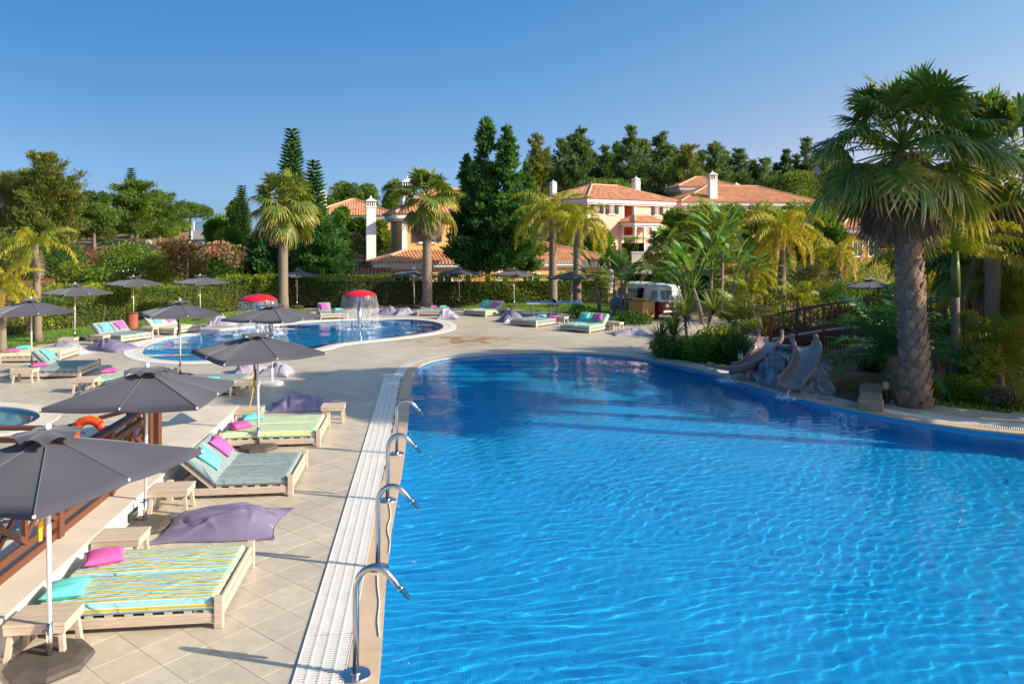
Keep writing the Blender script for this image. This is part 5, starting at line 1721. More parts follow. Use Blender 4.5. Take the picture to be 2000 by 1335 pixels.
MB().bx(.525, .56, -.24, .6, .13, .97).build('side_panel', m_ply, cnt)
MB().bx(-.68, .60, -.32, .6, .98, 1.03).build('worktop', m_ply, cnt)
for i, (x, y) in enumerate(((-.3, 0), (.25, .1))):
    o = link('cushion', CUSH[i].copy()); o.data.materials.append(MT['yellow']); o.parent = None
    p = Matrix.Translation((6.92, 41.72, 0)) @ Matrix.Rotation(R(-60), 4, 'Z') @ Vector((x, y, 1.105))
    o.location = p; o.rotation_euler = (0, 0, i)
    tag(o, ('left', 'right')[i] + ' yellow cushion lying on the plywood counter of the van', 'cushion')
tow = MB()
for k, c in enumerate(('blue_plastic', 'orange', 'white_paint')):
    pass
bd = thing('play_board', 'blue white and orange painted board behind the banana trunks by the van', 'board', (PX(1207, 44.2), 44.2, 0), R(5))
MB().bx(-.45, .45, -.02, .02, .55, .95).build('upper_panel', MT['blue_plastic'], bd)
MB().bx(-.45, .45, -.02, .02, .35, .545).build('middle_panel', MT['orange'], bd)
MB().bx(-.45, .45, -.02, .02, .12, .345).build('lower_panel', MT['white_paint'], bd)
for x in (-.4, .4): MB().bx(x - .03, x + .03, .025, .06, 0, .95).build('leg', MT['wood'], bd)

# ================================================================== HOUSES
def hip_roof(name, parent, x0, x1, y0, y1, z, rise, mat, pitch=.26):
    """barrel tiles in rows up the four slopes of a hipped roof, eave rectangle given"""
    Lx, Ly = x1 - x0, y1 - y0
    d = min(Lx, Ly) / 2
    k = rise / d
    if Lx >= Ly: r0, r1 = (x0 + d, (y0 + y1) / 2), (x1 - d, (y0 + y1) / 2)
    else: r0, r1 = ((x0 + x1) / 2, y0 + d), ((x0 + x1) / 2, y1 - d)
    b = MB()
    c = [(x0, y0, z), (x1, y0, z), (x1, y1, z), (x0, y1, z), (*r0, z + rise), (*r1, z + rise)]
    if Lx >= Ly: fs = [(0, 1, 5, 4), (2, 3, 4, 5), (1, 2, 5), (3, 0, 4)]
    else: fs = [(0, 1, 4), (1, 2, 5, 4), (2, 3, 5), (3, 0, 4, 5)]
    b.add(c, fs + [(3, 2, 1, 0)])
    o = b.build(name, mat, parent)
    t = MB(); rr_ = random.Random(3)
    def slope(ox, oy, ex, ey, nx, ny, L):
        n = max(2, int(L / pitch)); w = L / n
        for i in range(n):
            s = (i + .5) * w
            run = min(s, L - s, d)
            if run < .05: continue
            m = max(1, int(run / .8))
            for q in range(m):
                a0, a1 = run * q / m - .02, run * (q + 1) / m
                vs = []
                jit = rr_.uniform(-.01, .01)
                for a, lift in ((a0, .03), (a1, .0)):
                    for f, h in ((-.48, .0), (-.26, .075), (.26, .075), (.48, .0)):
                        vs.append((ox + ex * (s + f * w) + nx * a, oy + ey * (s + f * w) + ny * a, z + k * a + h + lift + jit + .012))
                t.add(vs, [(0, 1, 5, 4), (1, 2, 6, 5), (2, 3, 7, 6), (0, 3, 2, 1)])
    slope(x0, y0, 1, 0, 0, 1, Lx); slope(x1, y1, -1, 0, 0, -1, Lx)
    slope(x1, y0, 0, 1, -1, 0, Ly); slope(x0, y1, 0, -1, 1, 0, Ly)
    to = t.build('roof_tiles', mat, o); tag(to, kind='stuff')
    h = MB()
    pr = [(0, 4), (3, 4), (1, 5), (2, 5), (4, 5)] if Lx >= Ly else [(0, 4), (1, 4), (2, 5), (3, 5), (4, 5)]
    for a, e in pr:
        A, B = Vector(c[a]) + Vector((0, 0, .09)), Vector(c[e]) + Vector((0, 0, .09))
        if (A - B).length > .1: h.tube([A, B], .11, 8)
    h.build('ridge_cap', MT['ridge'], o)
    return o
MT['ridge'] = solid('pale_ridge_tile', (.60, .33, .20), .8, .2, 2, obj=False)

def cornice(parent, x0, x1, y0, y1, z0, z1, mat):
    b = MB(); s = .25
    b.bx(x0, x1, y0, y0 + s, z0, z1); b.bx(x0, x1, y1 - s, y1, z0, z1)
    b.bx(x0, x0 + s, y0 + s, y1 - s, z0, z1); b.bx(x1 - s, x1, y0 + s, y1 - s, z0, z1)
    b.bx(x0 + .2, x1 - .2, y0 + .2, y1 - .2, z0 - .18, z0 - .002)
    return b.build('cornice', mat, parent)

def window(parent, x, y, z0, z1, w, shutters=0, mat=None, side=None):
    """window in the wall plane y (facing -y); x = left edge"""
    f = MB()
    t = .10
    f.bx(x - t, x, y - .06, y + .05, z0 - t, z1 + t); f.bx(x + w, x + w + t, y - .06, y + .05, z0 - t, z1 + t)
    f.bx(x, x + w, y - .06, y + .05, z1, z1 + t); f.bx(x, x + w, y - .06, y + .05, z0 - t, z0)
    fo = f.build('window', MT['white_wall'], parent)
    MB().bx(x, x + w, y - .02, y + .0, z0, z1).build('pane', MT['glass_dark'], fo)
    MB().bx(x + w / 2 - .025, x + w / 2 + .025, y - .035, y - .021, z0, z1).build('glazing_bar', MT['white_wall'], fo)
    MB().bx(x - t - .06, x + w + t + .06, y - .14, y - .061, z0 - t - .05, z0 - t + .02).build('sill', MT['white_wall'], fo)
    if shutters:
        sw = w / 2
        if shutters in (1, 3): MB().bx(x - sw + .02, x - .01, y - .12, y - .065, z0, z1).build('shutter', MT['shutter'], fo)
        if shutters in (2, 3): MB().bx(x + w + .01, x + w + sw - .02, y - .12, y - .065, z0, z1).build('shutter', MT['shutter'], fo)
    return fo

def chimney(parent, x, y, z0, z1, w):
    H = z1 - z0
    zc = z1 - .95 * w * 1.3
    c = MB().bx(x - w / 2, x + w / 2, y - w / 2, y + w / 2, z0, zc).build('chimney', MT['white_wall'], parent)
    MB().bx(x - w * .56, x + w * .56, y - w * .56, y + w * .56, zc + .001, zc + .10).build('collar', MT['white_wall'], c)
    g = MB()
    zl = zc + .101; zh = z1 - w * .55
    g.bx(x - w * .36, x + w * .36, y - w * .36, y + w * .36, zl, zh)
    g.build('flue', MT['shutter'], c)
    s = MB(); n = 5
    for i in range(n):
        u = -w * .46 + i * (w * .92 / (n - 1))
        for q in (-1, 1):
            s.bx(x + u - .035, x + u + .035, y + q * w * .44 - .04, y + q * w * .44 + .04, zl, zh)
            if 0 < i < n - 1: s.bx(x + q * w * .44 - .04, x + q * w * .44 + .04, y + u - .035, y + u + .035, zl, zh)
    s.build('louvre', MT['white_wall'], c)
    p = MB()
    p.add([(x - w * .62, y - w * .62, zh + .001), (x + w * .62, y - w * .62, zh + .001), (x + w * .62, y + w * .62, zh + .001), (x - w * .62, y + w * .62, zh + .001), (x, y, zh + w * .42)], [(0, 1, 4), (1, 2, 4), (2, 3, 4), (3, 0, 4), (3, 2, 1, 0)])
    p.lathe([(0, zh + w * .40), (.07, zh + w * .45), (.07, zh + w * .53), (0, zh + w * .6)], 8, (x, y, 0))
    p.build('cap', MT['white_wall'], c)

h1 = thing('villa', 'ochre villa with terracotta roofs and a white chimney behind the hedge', 'house', (-9.9, 57, 0), R(17))
MB().bx(0, 19, 0, 9, -1.2, 2.4).build('ground_floor', MT['ochre'], h1)
cornice(h1, -.45, 19.45, -.45, 9.45, 2.28, 2.6, MT['white_wall'])
hip_roof('lower_roof', h1, -.6, 19.6, -.6, 9.6, 2.60, 1.40, MT['roof'])
MB().bx(2.16, 10.4, 2.48, 8.6, 2.9, 6.25).build('upper_floor', MT['ochre'], h1)
for x, y in ((2.14, 2.46), (10.05, 2.46), (2.14, 8.25)):
    MB().bx(x, x + .38, y, y + .38, 2.9, 6.2).build('pilaster', MT['white_wall'], h1)
cornice(h1, 1.65, 10.9, 1.98, 9.1, 6.0, 6.35, MT['white_wall'])
hip_roof('upper_roof', h1, 1.5, 11.05, 1.83, 9.25, 6.35, 2.1, MT['roof'])
window(h1, 3.55, 2.48, 4.15, 5.25, 1.15, 3)
window(h1, 7.2, 2.48, 4.15, 5.25, 1.15, 3)
for x in (1.2, 4.4, 11.5, 14.5): window(h1, x, 0, .3, 1.6, 1.1, 0)
for x in (-.02, 5.9, 9.2, 18.64): MB().bx(x, x + .38, -.03, .3, -1.2, 2.08).build('pilaster', MT['white_wall'], h1)
chimney(h1, -.15, 3.7, 2.4, 7.75, .74)
chimney(h1, 3.2, 6.6, 6.4, 9.6, .9)
MB().bx(-4.2, -.05, 4.6, 9, -1.2, 2.75).build('side_wing', MT['ochre'], h1)
cornice(h1, -4.4, -.62, 4.3, 9.2, 2.6, 2.85, MT['white_wall'])
hip_roof('wing_roof', h1, -4.6, -.6, 4.1, 9.4, 2.85, .8, MT['roof'])
tags = MB()
for i in range(76):
    x = -.55 + i * .265
    tags.tube([(x, -.62, 2.56), (x, -.56, 2.57)], .075, 6)
tag(tags.build('eave_tile', MT['white_wall'], h1), kind='stuff')

gh = thing('gate_lodge', 'small ochre gate lodge with a red tiled lean-to roof behind the hedge', 'lodge', (PX(688, 54), 54, 0), R(6))
MB().bx(0, 2.5, .3, 2.2, -1, 1.55).build('wall', MT['ochre'], gh)
MB().add([(-.15, 0, 1.50), (2.65, 0, 1.50), (2.65, 2.3, 2.2), (-.15, 2.3, 2.2), (-.15, 0, 1.42), (2.65, 0, 1.42), (2.65, 2.3, 2.1), (-.15, 2.3, 2.1)],
         [(0, 1, 2, 3), (7, 6, 5, 4), (0, 4, 5, 1), (1, 5, 6, 2), (2, 6, 7, 3), (3, 7, 4, 0)]).build('roof', MT['roof_red'], gh)
t = MB()
for i in range(11):
    x = -.1 + i * .265
    t.tube([(x, -.03, 1.53), (x, 2.32, 2.24)], .09, 8)
t.build('roof_tiles', MT['roof_red'], gh)

h2 = thing('villa', 'salmon pink two storey villa with white trim and a columned porch', 'house', (8.4, 85, 2.2), R(35))
MB().bx(0, 5.3, 0, 9, 0, 6.3).build('wall', MT['salmon'], h2)
MB().bx(7.1, 13, 0, 9, 0, 6.3).build('wall', MT['salmon'], h2)
MB().bx(5.3, 7.1, 2.2, 9, 0, 6.3).build('recess_wall', MT['coral'], h2)
MB().bx(5.28, 5.34, .02, 2.2, 2.6, 6.2).build('recess_side', MT['coral'], h2); MB().bx(7.06, 7.12, .02, 2.2, 2.6, 6.2).build('recess_side', MT['coral'], h2)
MB().bx(5.3, 7.1, 0, 2.2, 2.4, 2.6).build('balcony_floor', MT['white_wall'], h2)
for x in (-.03, 5.05, 7.0, 12.65): MB().bx(x, x + .38, -.04, .3, 0, 6.05).build('pilaster', MT['white_wall'], h2)
cornice(h2, -.5, 13.5, -.5, 9.5, 6.2, 6.65, MT['white_wall'])
hip_roof('roof', h2, -.7, 13.7, -.7, 9.7, 6.65, 1.9, MT['roof'])
window(h2, .85, 0, 5.0, 6.0, .95, 3); window(h2, 3.1, 0, 5.0, 6.0, .95, 3); window(h2, 10.3, 0, 5.0, 6.0, .95, 3); window(h2, 8.5, 0, 4.55, 5.2, .5, 0)
window(h2, 5.7, 2.2, 3.4, 5.6, .9, 0)
window(h2, 1.0, 0, 1.6, 2.8, 1.0, 3); window(h2, 10.3, 0, 1.4, 2.6, 1.0, 3)
chimney(h2, -.2 + 1.2, 7.5, 6.7, 9.2, .6); chimney(h2, 11.2, 4.0, 7.2, 9.9, .75)
po = hip_roof('porch_roof', h2, 4.6, 9.4, -2.6, .4, 4.05, .75, MT['roof'])
cornice(h2, 4.8, 9.2, -2.4, .2, 3.72, 4.04, MT['white_wall'])
for x, y in ((5.1, -2.1), (6.5, -2.1), (8.9, -2.1), (7.7, -2.1)):
    MB().lathe([(.24, 0), (.24, .15), (.17, .2), (.15, 3.2), (.22, 3.3), (.22, 3.53)], 14, (x, y, 0)).build('column', MT['white_wall'], h2)
MB().bx(4.9, 9.1, -2.3, -.02, -.3, 0).build('porch_floor', MT['white_wall'], h2)

h3 = thing('villa', 'cream villa with a long terracotta hip roof and tall white chimney', 'house', (21.3, 95, 2.3), R(8))
MB().bx(0, 17, 0, 10, 0, 6.4).build('wall', MT['cream_wall'], h3)
cornice(h3, -.5, 17.5, -.5, 10.5, 6.25, 6.65, MT['white_wall'])
hip_roof('roof', h3, -.7, 17.7, -.7, 10.7, 6.65, 2.3, MT['roof'])
for x in (-.03, 5.5, 11, 16.65): MB().bx(x, x + .38, -.04, .3, 0, 6.05).build('pilaster', MT['white_wall'], h3)
for x in (2, 7.5, 13): window(h3, x, 0, 4.4, 5.6, 1.1, 3)
chimney(h3, 3.9, .6, 6.0, 10.6, .95); chimney(h3, 9.5, 6, 8.2, 9.6, .6)
hp = thing('villa', 'pavilion roofed house rising behind the cream villa', 'house', (22.9, 103.5, 2.3), R(6))
MB().bx(0, 7, 0, 6, 0, 8.75).build('wall', MT['cream_wall'], hp)
cornice(hp, -.5, 7.5, -.5, 6.5, 8.7, 9.1, MT['white_wall'])
hip_roof('roof', hp, -.7, 7.7, -.7, 6.7, 9.1, 1.5, MT['roof'])
h4 = thing('villa', 'ochre house with dark windows half hidden behind the big palm', 'house', (32.6, 76, 1.5), R(4))
MB().bx(0, 12, 0, 9, 0, 3.7).build('wall', MT['ochre'], h4)
cornice(h4, -.5, 12.5, -.5, 9.5, 3.55, 3.9, MT['white_wall'])
hip_roof('roof', h4, -.7, 12.7, -.7, 9.7, 3.9, 2.1, MT['roof'])
for x in (1.2, 2.8, 6): window(h4, x, 0, 1.2, 2.5, .9, 0)
h5 = thing('villa', 'distant villa whose roof and white chimney show above the pines at right', 'house', (45, 122, 2.3), R(5))
MB().bx(0, 9, 0, 8, 0, 11.6).build('wall', MT['cream_wall'], h5)
cornice(h5, -.5, 9.5, -.5, 8.5, 11.5, 11.9, MT['white_wall'])
hip_roof('roof', h5, -.7, 9.7, -.7, 8.7, 11.9, 1.6, MT['roof'])
chimney(h5, 4.2, .5, 11.6, 14.6, 1.0)
h6 = thing('villa', 'terracotta roofed house glimpsed between the trees left of the white chimney', 'house', (-19.6, 76, 1.5), R(10))
MB().bx(0, 7.5, 0, 7, 0, 5.0).build('wall', MT['ochre'], h6)
cornice(h6, -.5, 8, -.5, 7.5, 4.9, 5.2, MT['white_wall'])
hip_roof('roof', h6, -.7, 8.2, -.7, 7.7, 5.2, 1.7, MT['roof'])
chimney(h6, .8, 1.5, 5.0, 7.9, .6)
gw = thing('garden_wall', 'plain grey garden wall beside the trimmed hedge below the pink villa', 'wall', (PX(1234, 68), 68, 0))
MB().bx(0, 1.8, 0, .3, 0, 3.15).build('wall_body', MT['stone'], gw)
MB().bx(-.05, 1.85, -.05, .35, 3.151, 3.25).build('coping_slab', MT['render'], gw)
# ================================================================== VEGETATION
def tz(x, y): return float(terrain_z(x, y))
FO = {}
FO['pine'] = foliage('pine_needles', [(0, (0.043, 0.088, 0.019)), (.5, (0.108, 0.195, 0.035)), (1, (0.244, 0.321, 0.058))])
FO['casuarina'] = foliage('olive_needles', [(0, (0.055, 0.088, 0.023)), (.5, (0.146, 0.186, 0.039)), (1, (0.312, 0.321, 0.078))])
FO['bluepine'] = foliage('blue_green_needles', [(0, (0.034, 0.078, 0.034)), (.5, (0.097, 0.181, 0.068)), (1, (0.219, 0.316, 0.111))])
FO['dark'] = foliage('dark_conifer_scales', [(0, (0.022, 0.070, 0.025)), (.55, (0.064, 0.181, 0.053)), (1, (0.175, 0.337, 0.070))])
FO['arau'] = foliage('araucaria_needles', [(0, (0.024, 0.091, 0.036)), (.5, (0.060, 0.181, 0.065)), (1, (0.142, 0.302, 0.080))])
FO['hedge'] = foliage('hedge_leaves', [(0, (0.046, 0.095, 0.016)), (.45, (0.157, 0.263, 0.029)), (.8, (0.315, 0.379, 0.041)), (1, (0.547, 0.420, 0.105))])
FO['hedge2'] = foliage('glossy_hedge_leaves', [(0, (0.034, 0.084, 0.017)), (.5, (0.105, 0.211, 0.034)), (.9, (0.252, 0.315, 0.063)), (1, (0.504, 0.315, 0.125))], rough=.35, spec=.5)
FO['shrub'] = foliage('mid_green_leaves', [(0, (0.042, 0.105, 0.016)), (.5, (0.126, 0.251, 0.030)), (1, (0.313, 0.398, 0.062))])
FO['lime'] = foliage('yellow_green_leaves', [(0, (0.065, 0.122, 0.016)), (.5, (0.188, 0.260, 0.029)), (1, (0.406, 0.423, 0.065))])
FO['deep'] = foliage('deep_green_leaves', [(0, (0.018, 0.054, 0.014)), (.5, (0.051, 0.130, 0.026)), (1, (0.162, 0.259, 0.043))])
FO['grey'] = foliage('grey_mauve_leaves', [(0, (.05, .05, .04)), (.5, (.12, .115, .085)), (1, (.22, .20, .17))])
FO['dry'] = foliage('dry_brown_leaves', [(0, (.08, .06, .018)), (.5, (.20, .12, .04)), (1, (.32, .20, .08))])
FO['pinkfl'] = foliage('pink_blossom', [(0, (.36, .15, .11)), (.5, (.60, .32, .26)), (1, (.75, .50, .42))])
FO['fan'] = foliage('fan_palm_leaf', [(0, (0.013, 0.051, 0.014)), (.4, (0.054, 0.142, 0.023)), (.72, (0.209, 0.265, 0.041)), (.9, (0.482, 0.338, 0.081)), (1, (0.675, 0.482, 0.209))], trans=.28, rough=.38, spec=.45, rnd=.12)
FO['fan2'] = foliage('bright_fan_palm_leaf', [(0, (0.026, 0.070, 0.015)), (.4, (0.101, 0.171, 0.026)), (.75, (0.267, 0.280, 0.044)), (1, (0.534, 0.394, 0.140))], trans=.28, rough=.4, spec=.4, rnd=.12)
FO['dead'] = foliage('dead_palm_leaf', [(0, (.075, .055, .042)), (.5, (.16, .12, .085)), (1, (.29, .22, .15))], trans=.15, rough=.7, rnd=.2)
FO['queen'] = foliage('queen_palm_leaf', [(0, (0.054, 0.114, 0.014)), (.45, (0.156, 0.240, 0.022)), (.8, (0.324, 0.324, 0.026)), (1, (0.480, 0.336, 0.048))], trans=.35, rnd=.2)
FO['queen2'] = foliage('golden_palm_leaf', [(0, (0.098, 0.149, 0.014)), (.4, (0.230, 0.276, 0.021)), (.8, (0.414, 0.356, 0.029)), (1, (0.517, 0.333, 0.046))], trans=.35, rnd=.2)
FO['cycad'] = foliage('cycad_leaf', [(0, (0.012, 0.067, 0.026)), (.5, (0.035, 0.163, 0.050)), (1, (0.134, 0.307, 0.077))], trans=.25, rough=.35, spec=.5)
FO['banana'] = foliage('banana_leaf', [(0, (0.028, 0.102, 0.028)), (.5, (0.078, 0.203, 0.043)), (.85, (0.218, 0.328, 0.062)), (1, (0.468, 0.406, 0.125))], trans=.3, rough=.45, spec=.3, rnd=.3)
FO['yucca'] = foliage('sword_leaf', [(0, (0.044, 0.090, 0.018)), (.5, (0.166, 0.226, 0.042)), (1, (0.390, 0.390, 0.120))], trans=.25, rough=.4)
FO['bronze'] = foliage('bronze_sword_leaf', [(0, (.05, .035, .02)), (.5, (.13, .085, .04)), (1, (.22, .17, .07))], trans=.2)

VR = np.random.default_rng(21)
def unit(n):
    d = VR.normal(size=(n, 3)); return d / np.linalg.norm(d, axis=1)[:, None]
def leaf_quads(P, D, L, W):
    n = len(P)
    D = D / (np.linalg.norm(D, axis=1)[:, None] + 1e-9)
    S = np.cross(D, unit(n)); S /= np.linalg.norm(S, axis=1)[:, None] + 1e-9
    L = np.broadcast_to(L, (n,))[:, None]; W = np.broadcast_to(W, (n,))[:, None]
    V = np.stack([P, P + D * L * .5 + S * W * .5, P + D * L, P + D * L * .5 - S * W * .5], 1).reshape(-1, 3)
    return V, np.arange(4 * n).reshape(n, 4)

def clump_leaves(C, Rr, n, L, W, out=.7, up=.25, rnd=.7, vb=.25):
    """leaves on the shells of ellipsoid clumps"""
    w = (Rr[:, 0] * Rr[:, 2]); w = w / w.sum()
    k = VR.choice(len(C), n, p=w)
    u = unit(n)
    rad = VR.uniform(.55, 1.08, n) ** .6
    P = C[k] + u * Rr[k] * rad[:, None]
    D = u * out + unit(n) * rnd + np.array([0, 0, up])
    cb = VR.uniform(-vb, vb, len(C))
    v = np.clip(.45 + cb[k] + VR.normal(0, .17, n), 0, 1)
    V, F = leaf_quads(P, D, L * VR.uniform(.65, 1.3, n), W * VR.uniform(.7, 1.25, n))
    return V, F, v

def clumps(kind, w, h, n, base=0.0):
    """clump centres and radii for a crown w wide, from z=base to z=h"""
    H = h - base; C, S = [], []
    for i in range(n):
        t = (i + VR.random()) / n
        a = VR.uniform(0, 2 * PI)
        if kind == 'round':
            z = t; rr_ = math.sqrt(max(0, 1 - (2 * z - 1) ** 2)) * w / 2 * VR.uniform(.35, .85); s = w * VR.uniform(.13, .22)
            C.append((rr_ * math.cos(a), rr_ * math.sin(a), base + H * (.12 + .76 * z))); S.append((s, s, s * .8 * min(1, H / w + .3)))
        elif kind == 'umbrella':
            rr_ = w / 2 * math.sqrt(t) * .85; s = w * VR.uniform(.12, .18)
            C.append((rr_ * math.cos(a), rr_ * math.sin(a), h - s * .6 - H * .55 * t ** 1.5)); S.append((s, s, s * .6))
        elif kind == 'cone':
            rr_ = w / 2 * (1 - t) ** .75 * VR.uniform(.5, .95) * min(1, .45 + t * 6); s = w * .16 * (1 - t) ** .6 + w * .03
            C.append((rr_ * math.cos(a), rr_ * math.sin(a), base + H * t * .97)); S.append((s, s, s * VR.uniform(1.1, 1.7)))
        elif kind == 'tall':       # casuarina and old pines: ragged, wider in the middle
            rr_ = w / 2 * (math.sin(PI * min(1, .12 + t * .88)) ** .8) * VR.uniform(.25, 1.0); s = w * VR.uniform(.09, .17) * (1.15 - .6 * t)
            C.append((rr_ * math.cos(a), rr_ * math.sin(a), base + H * t * .95)); S.append((s, s, s * VR.uniform(.9, 1.7)))
        elif kind == 'open':       # pine with separated limbs
            rr_ = w / 2 * (1 - .55 * t) * VR.uniform(.3, 1.0); s = w * VR.uniform(.09, .14)
            C.append((rr_ * math.cos(a), rr_ * math.sin(a), base + H * (t * .95))); S.append((s * 1.15, s * 1.15, s * .7))
    return np.array(C), np.array(S)

def trunk_mesh(h, r0, r1, lean=(0, 0), limbs=None, seed=0, forks=0, n=9):
    r_ = random.Random(seed); b = MB()
    pts = [(lean[0] * (t ** 1.3) + .06 * h * .15 * math.sin(5 * t + seed), lean[1] * (t ** 1.3) + .03 * h * .15 * math.cos(4 * t + seed), h * t) for t in np.linspace(0, 1, 9)]
    rad = [r0 * (1.25 if i == 0 else 1) + (r1 - r0) * i / 8 for i in range(9)]
    b.tube(pts, rad, n)
    if limbs is not None:
        for c in limbs:
            z0 = max(.25 * h, min(h * .97, c[2] - .35 * math.hypot(c[0], c[1])))
            t = z0 / h; p0 = Vector((lean[0] * t ** 1.3, lean[1] * t ** 1.3, z0)); c = Vector(c)
            m = p0.lerp(c, .55) + Vector((0, 0, -.06 * (c - p0).length))
            rr_ = (r0 + (r1 - r0) * t) * .5
            b.tube([p0, m, c], [rr_, rr_ * .6, rr_ * .2], 5)
    return b

def bough_leaves(w, h, base, nb, prof, n, L, W, rise=.3, sag=.2, up=.45, thick=.11):
    P, D, vv, ends = [], [], [], []
    H = h * (1 - base)
    tt = VR.random(nb) ** .9
    Ls = np.array([prof(t) for t in tt]) * w / 2 * VR.uniform(.5, 1.18, nb) + .02 * w
    m = np.maximum(8, (n * Ls / Ls.sum())).astype(int)
    for i in range(nb):
        a = VR.uniform(0, 2 * PI); d = np.array([math.cos(a), math.sin(a), 0]); l = Ls[i]; k = m[i]
        u = VR.uniform(.08, 1.05, k); z = base * h + H * tt[i]
        p = d[None] * (u * l)[:, None]; p[:, 2] = z + l * (rise * u - sag * u * u)
        p += VR.normal(size=(k, 3)) * (thick * l * (1.25 - .75 * u) + .02 * w)[:, None] * np.array([1, 1, .7])
        P.append(p); D.append(d[None] * VR.uniform(.3, 1, k)[:, None] + np.array([0, 0, up]) + unit(k) * .55)
        vv.append(np.clip(.45 + VR.normal(0, .13) + VR.normal(0, .16, k), 0, 1)); ends.append((d[0] * l * .8, d[1] * l * .8, z + l * (rise * .8 - sag * .64)))
    k = max(60, n // 60)     # leader
    z = VR.uniform(.86, 1.0, k) * h; P.append(np.c_[VR.normal(0, .015 * w, (k, 2)), z]); D.append(unit(k) * .5 + np.array([0, 0, 1])); vv.append(np.full(k, .5))
    P, D, vv = np.concatenate(P), np.concatenate(D), np.concatenate(vv); n = len(P)
    V, F = leaf_quads(P, D, L * VR.uniform(.65, 1.3, n), W * VR.uniform(.7, 1.25, n))
    return V, F, vv, ends
PROF = {'b_spire': lambda t: (1 - t) ** .62 * min(1, .55 + 3 * t) + .03, 'b_cone': lambda t: (1 - t) ** .9 * min(1, .62 + 3 * t), 'b_tall': lambda t: (math.sin(PI * (.16 + .82 * t)) ** .75) * (1.05 - .3 * t), 'b_wide': lambda t: max(.05, 1 - t ** 2.2) ** .7 * min(1, .5 + 2 * t)}

def tree(label, px, D, top, w_px, kind, mat, n=5000, L=.4, W=.1, name='pine_tree', cat='tree', ncl=34, r0=.2, base=.12, group=None, ztop=None, xy=None, w=None, out=.7, up=.25, rnd=.7, bark='bark', limbs=10, lean=(0, 0), bough=(.3, .2)):
    x, y = xy if xy else (PX(px, D), D)
    z0 = tz(x, y)
    h = (ztop if ztop else ZZ(top, D)) - z0
    w = w or w_px * D / F_PX
    root = thing(name, label, cat, (x, y, z0), 0, group)
    if kind.startswith('b_'):
        V, F, v, C = bough_leaves(w, h, base, ncl, PROF[kind], int(n * 1.7), L, W * 1.35, bough[0], bough[1], up)
    else:
        C, S = clumps(kind, w, h, ncl, base * h)
        V, F, v = clump_leaves(C, S, int(n * 1.7), L, W * 1.35, out, up, rnd)
    link('crown', np_mesh('crown', V, F, v, FO[mat]), None, root)
    li = [tuple(c) for c in C[:: max(1, len(C) // limbs)]] if limbs else None
    trunk_mesh(h * .9, r0, r0 * .25, lean, li, int(px)).build('trunk', MT[bark], root, smooth=True)
    return root

# ---- the treeline far behind, right half
GL = 'tall pines of the far treeline'
far = [(1048, 268, 62, 'slender olive pine at the left end of the far treeline, right of the dark conifers', 'casuarina', 105),
       (1096, 278, 66, 'dark pine second from the left in the far treeline', 'bluepine', 112),
       (1134, 251, 66, 'tall dark pine with ragged top above the pink villa', 'bluepine', 108),
       (1182, 291, 60, 'lower blue green pine directly above the pink roof', 'bluepine', 118),
       (1232, 249, 78, 'tallest broad pine of the far treeline above the chimney of the pink villa', 'bluepine', 112),
       (1292, 263, 74, 'open feathery pine right of the tallest far pine', 'bluepine', 116),
       (1345, 288, 70, 'dark pine left of the tall chimney on the cream villa', 'casuarina', 110),
       (1398, 282, 78, 'broad far pine directly above the tall white chimney', 'bluepine', 114),
       (1442, 296, 66, 'far pine above the pavilion roof at right of the chimney', 'bluepine', 118),
       (1496, 314, 70, 'lower far pine left of the big palm', 'bluepine', 124),
       (1535, 296, 46, 'narrow far pine in the haze left of the big palm', 'bluepine', 126),
       (1575, 272, 48, 'slender far pine just left of the big palm crown', 'bluepine', 126),
       (1620, 305, 70, 'far pine behind the left fronds of the big palm', 'bluepine', 122),
       (1700, 330, 110, 'far pine hidden behind the big palm crown', 'bluepine', 125),
       (1070, 292, 50, 'small far pine squeezed right of the leftmost olive pine', 'bluepine', 116),
       (1114, 268, 44, 'narrow far pine touching the left side of the tall dark pine', 'casuarina', 114),
       (1158, 300, 48, 'short far pine right of the tall dark pine above the pink villa', 'bluepine', 120),
       (1206, 282, 46, 'narrow far pine touching the left side of the tallest broad pine', 'bluepine', 119),
       (1258, 276, 48, 'far pine filling the gap right of the tallest broad pine', 'casuarina', 121),
       (1318, 292, 52, 'far pine between the feathery pine and the chimney of the cream villa', 'bluepine', 122),
       (1372, 298, 50, 'small far pine just left of the tall white chimney line', 'bluepine', 123),
       (1420, 300, 48, 'far pine squeezed between two broad ones above the pavilion', 'casuarina', 120),
       (1468, 318, 50, 'lower far pine above the ridge of the cream villa', 'bluepine', 125),
       (1515, 322, 44, 'small far pine above the right hip of the cream villa', 'casuarina', 127),
       (1555, 305, 44, 'narrow far pine second left of the big palm', 'bluepine', 128),
       (1598, 296, 48, 'far pine touching the left edge of the big palm crown', 'bluepine', 128)]
for px, top, w, lab, mt, D in far:
    tree(lab, px, D, top, w * VR.uniform(1.15, 1.5), 'b_spire', mt, 6500, .55, .12, ncl=110, group=GL, r0=.3, base=.03, up=.7, bough=(.95, .25))
for px, top, w, lab, mt, D in [(1190, 352, 130, 'bright round pine crown right behind the pink roof', 'pine', 100), (1545, 335, 130, 'bright umbrella pine behind the cream roof', 'pine', 112), (1640, 330, 110, 'umbrella pine behind the big palm at right', 'pine', 112)]:
    tree(lab, px, D, top, w, 'umbrella', mt, 5000, .45, .10, ncl=40, name='umbrella_pine', base=.45, up=.6)
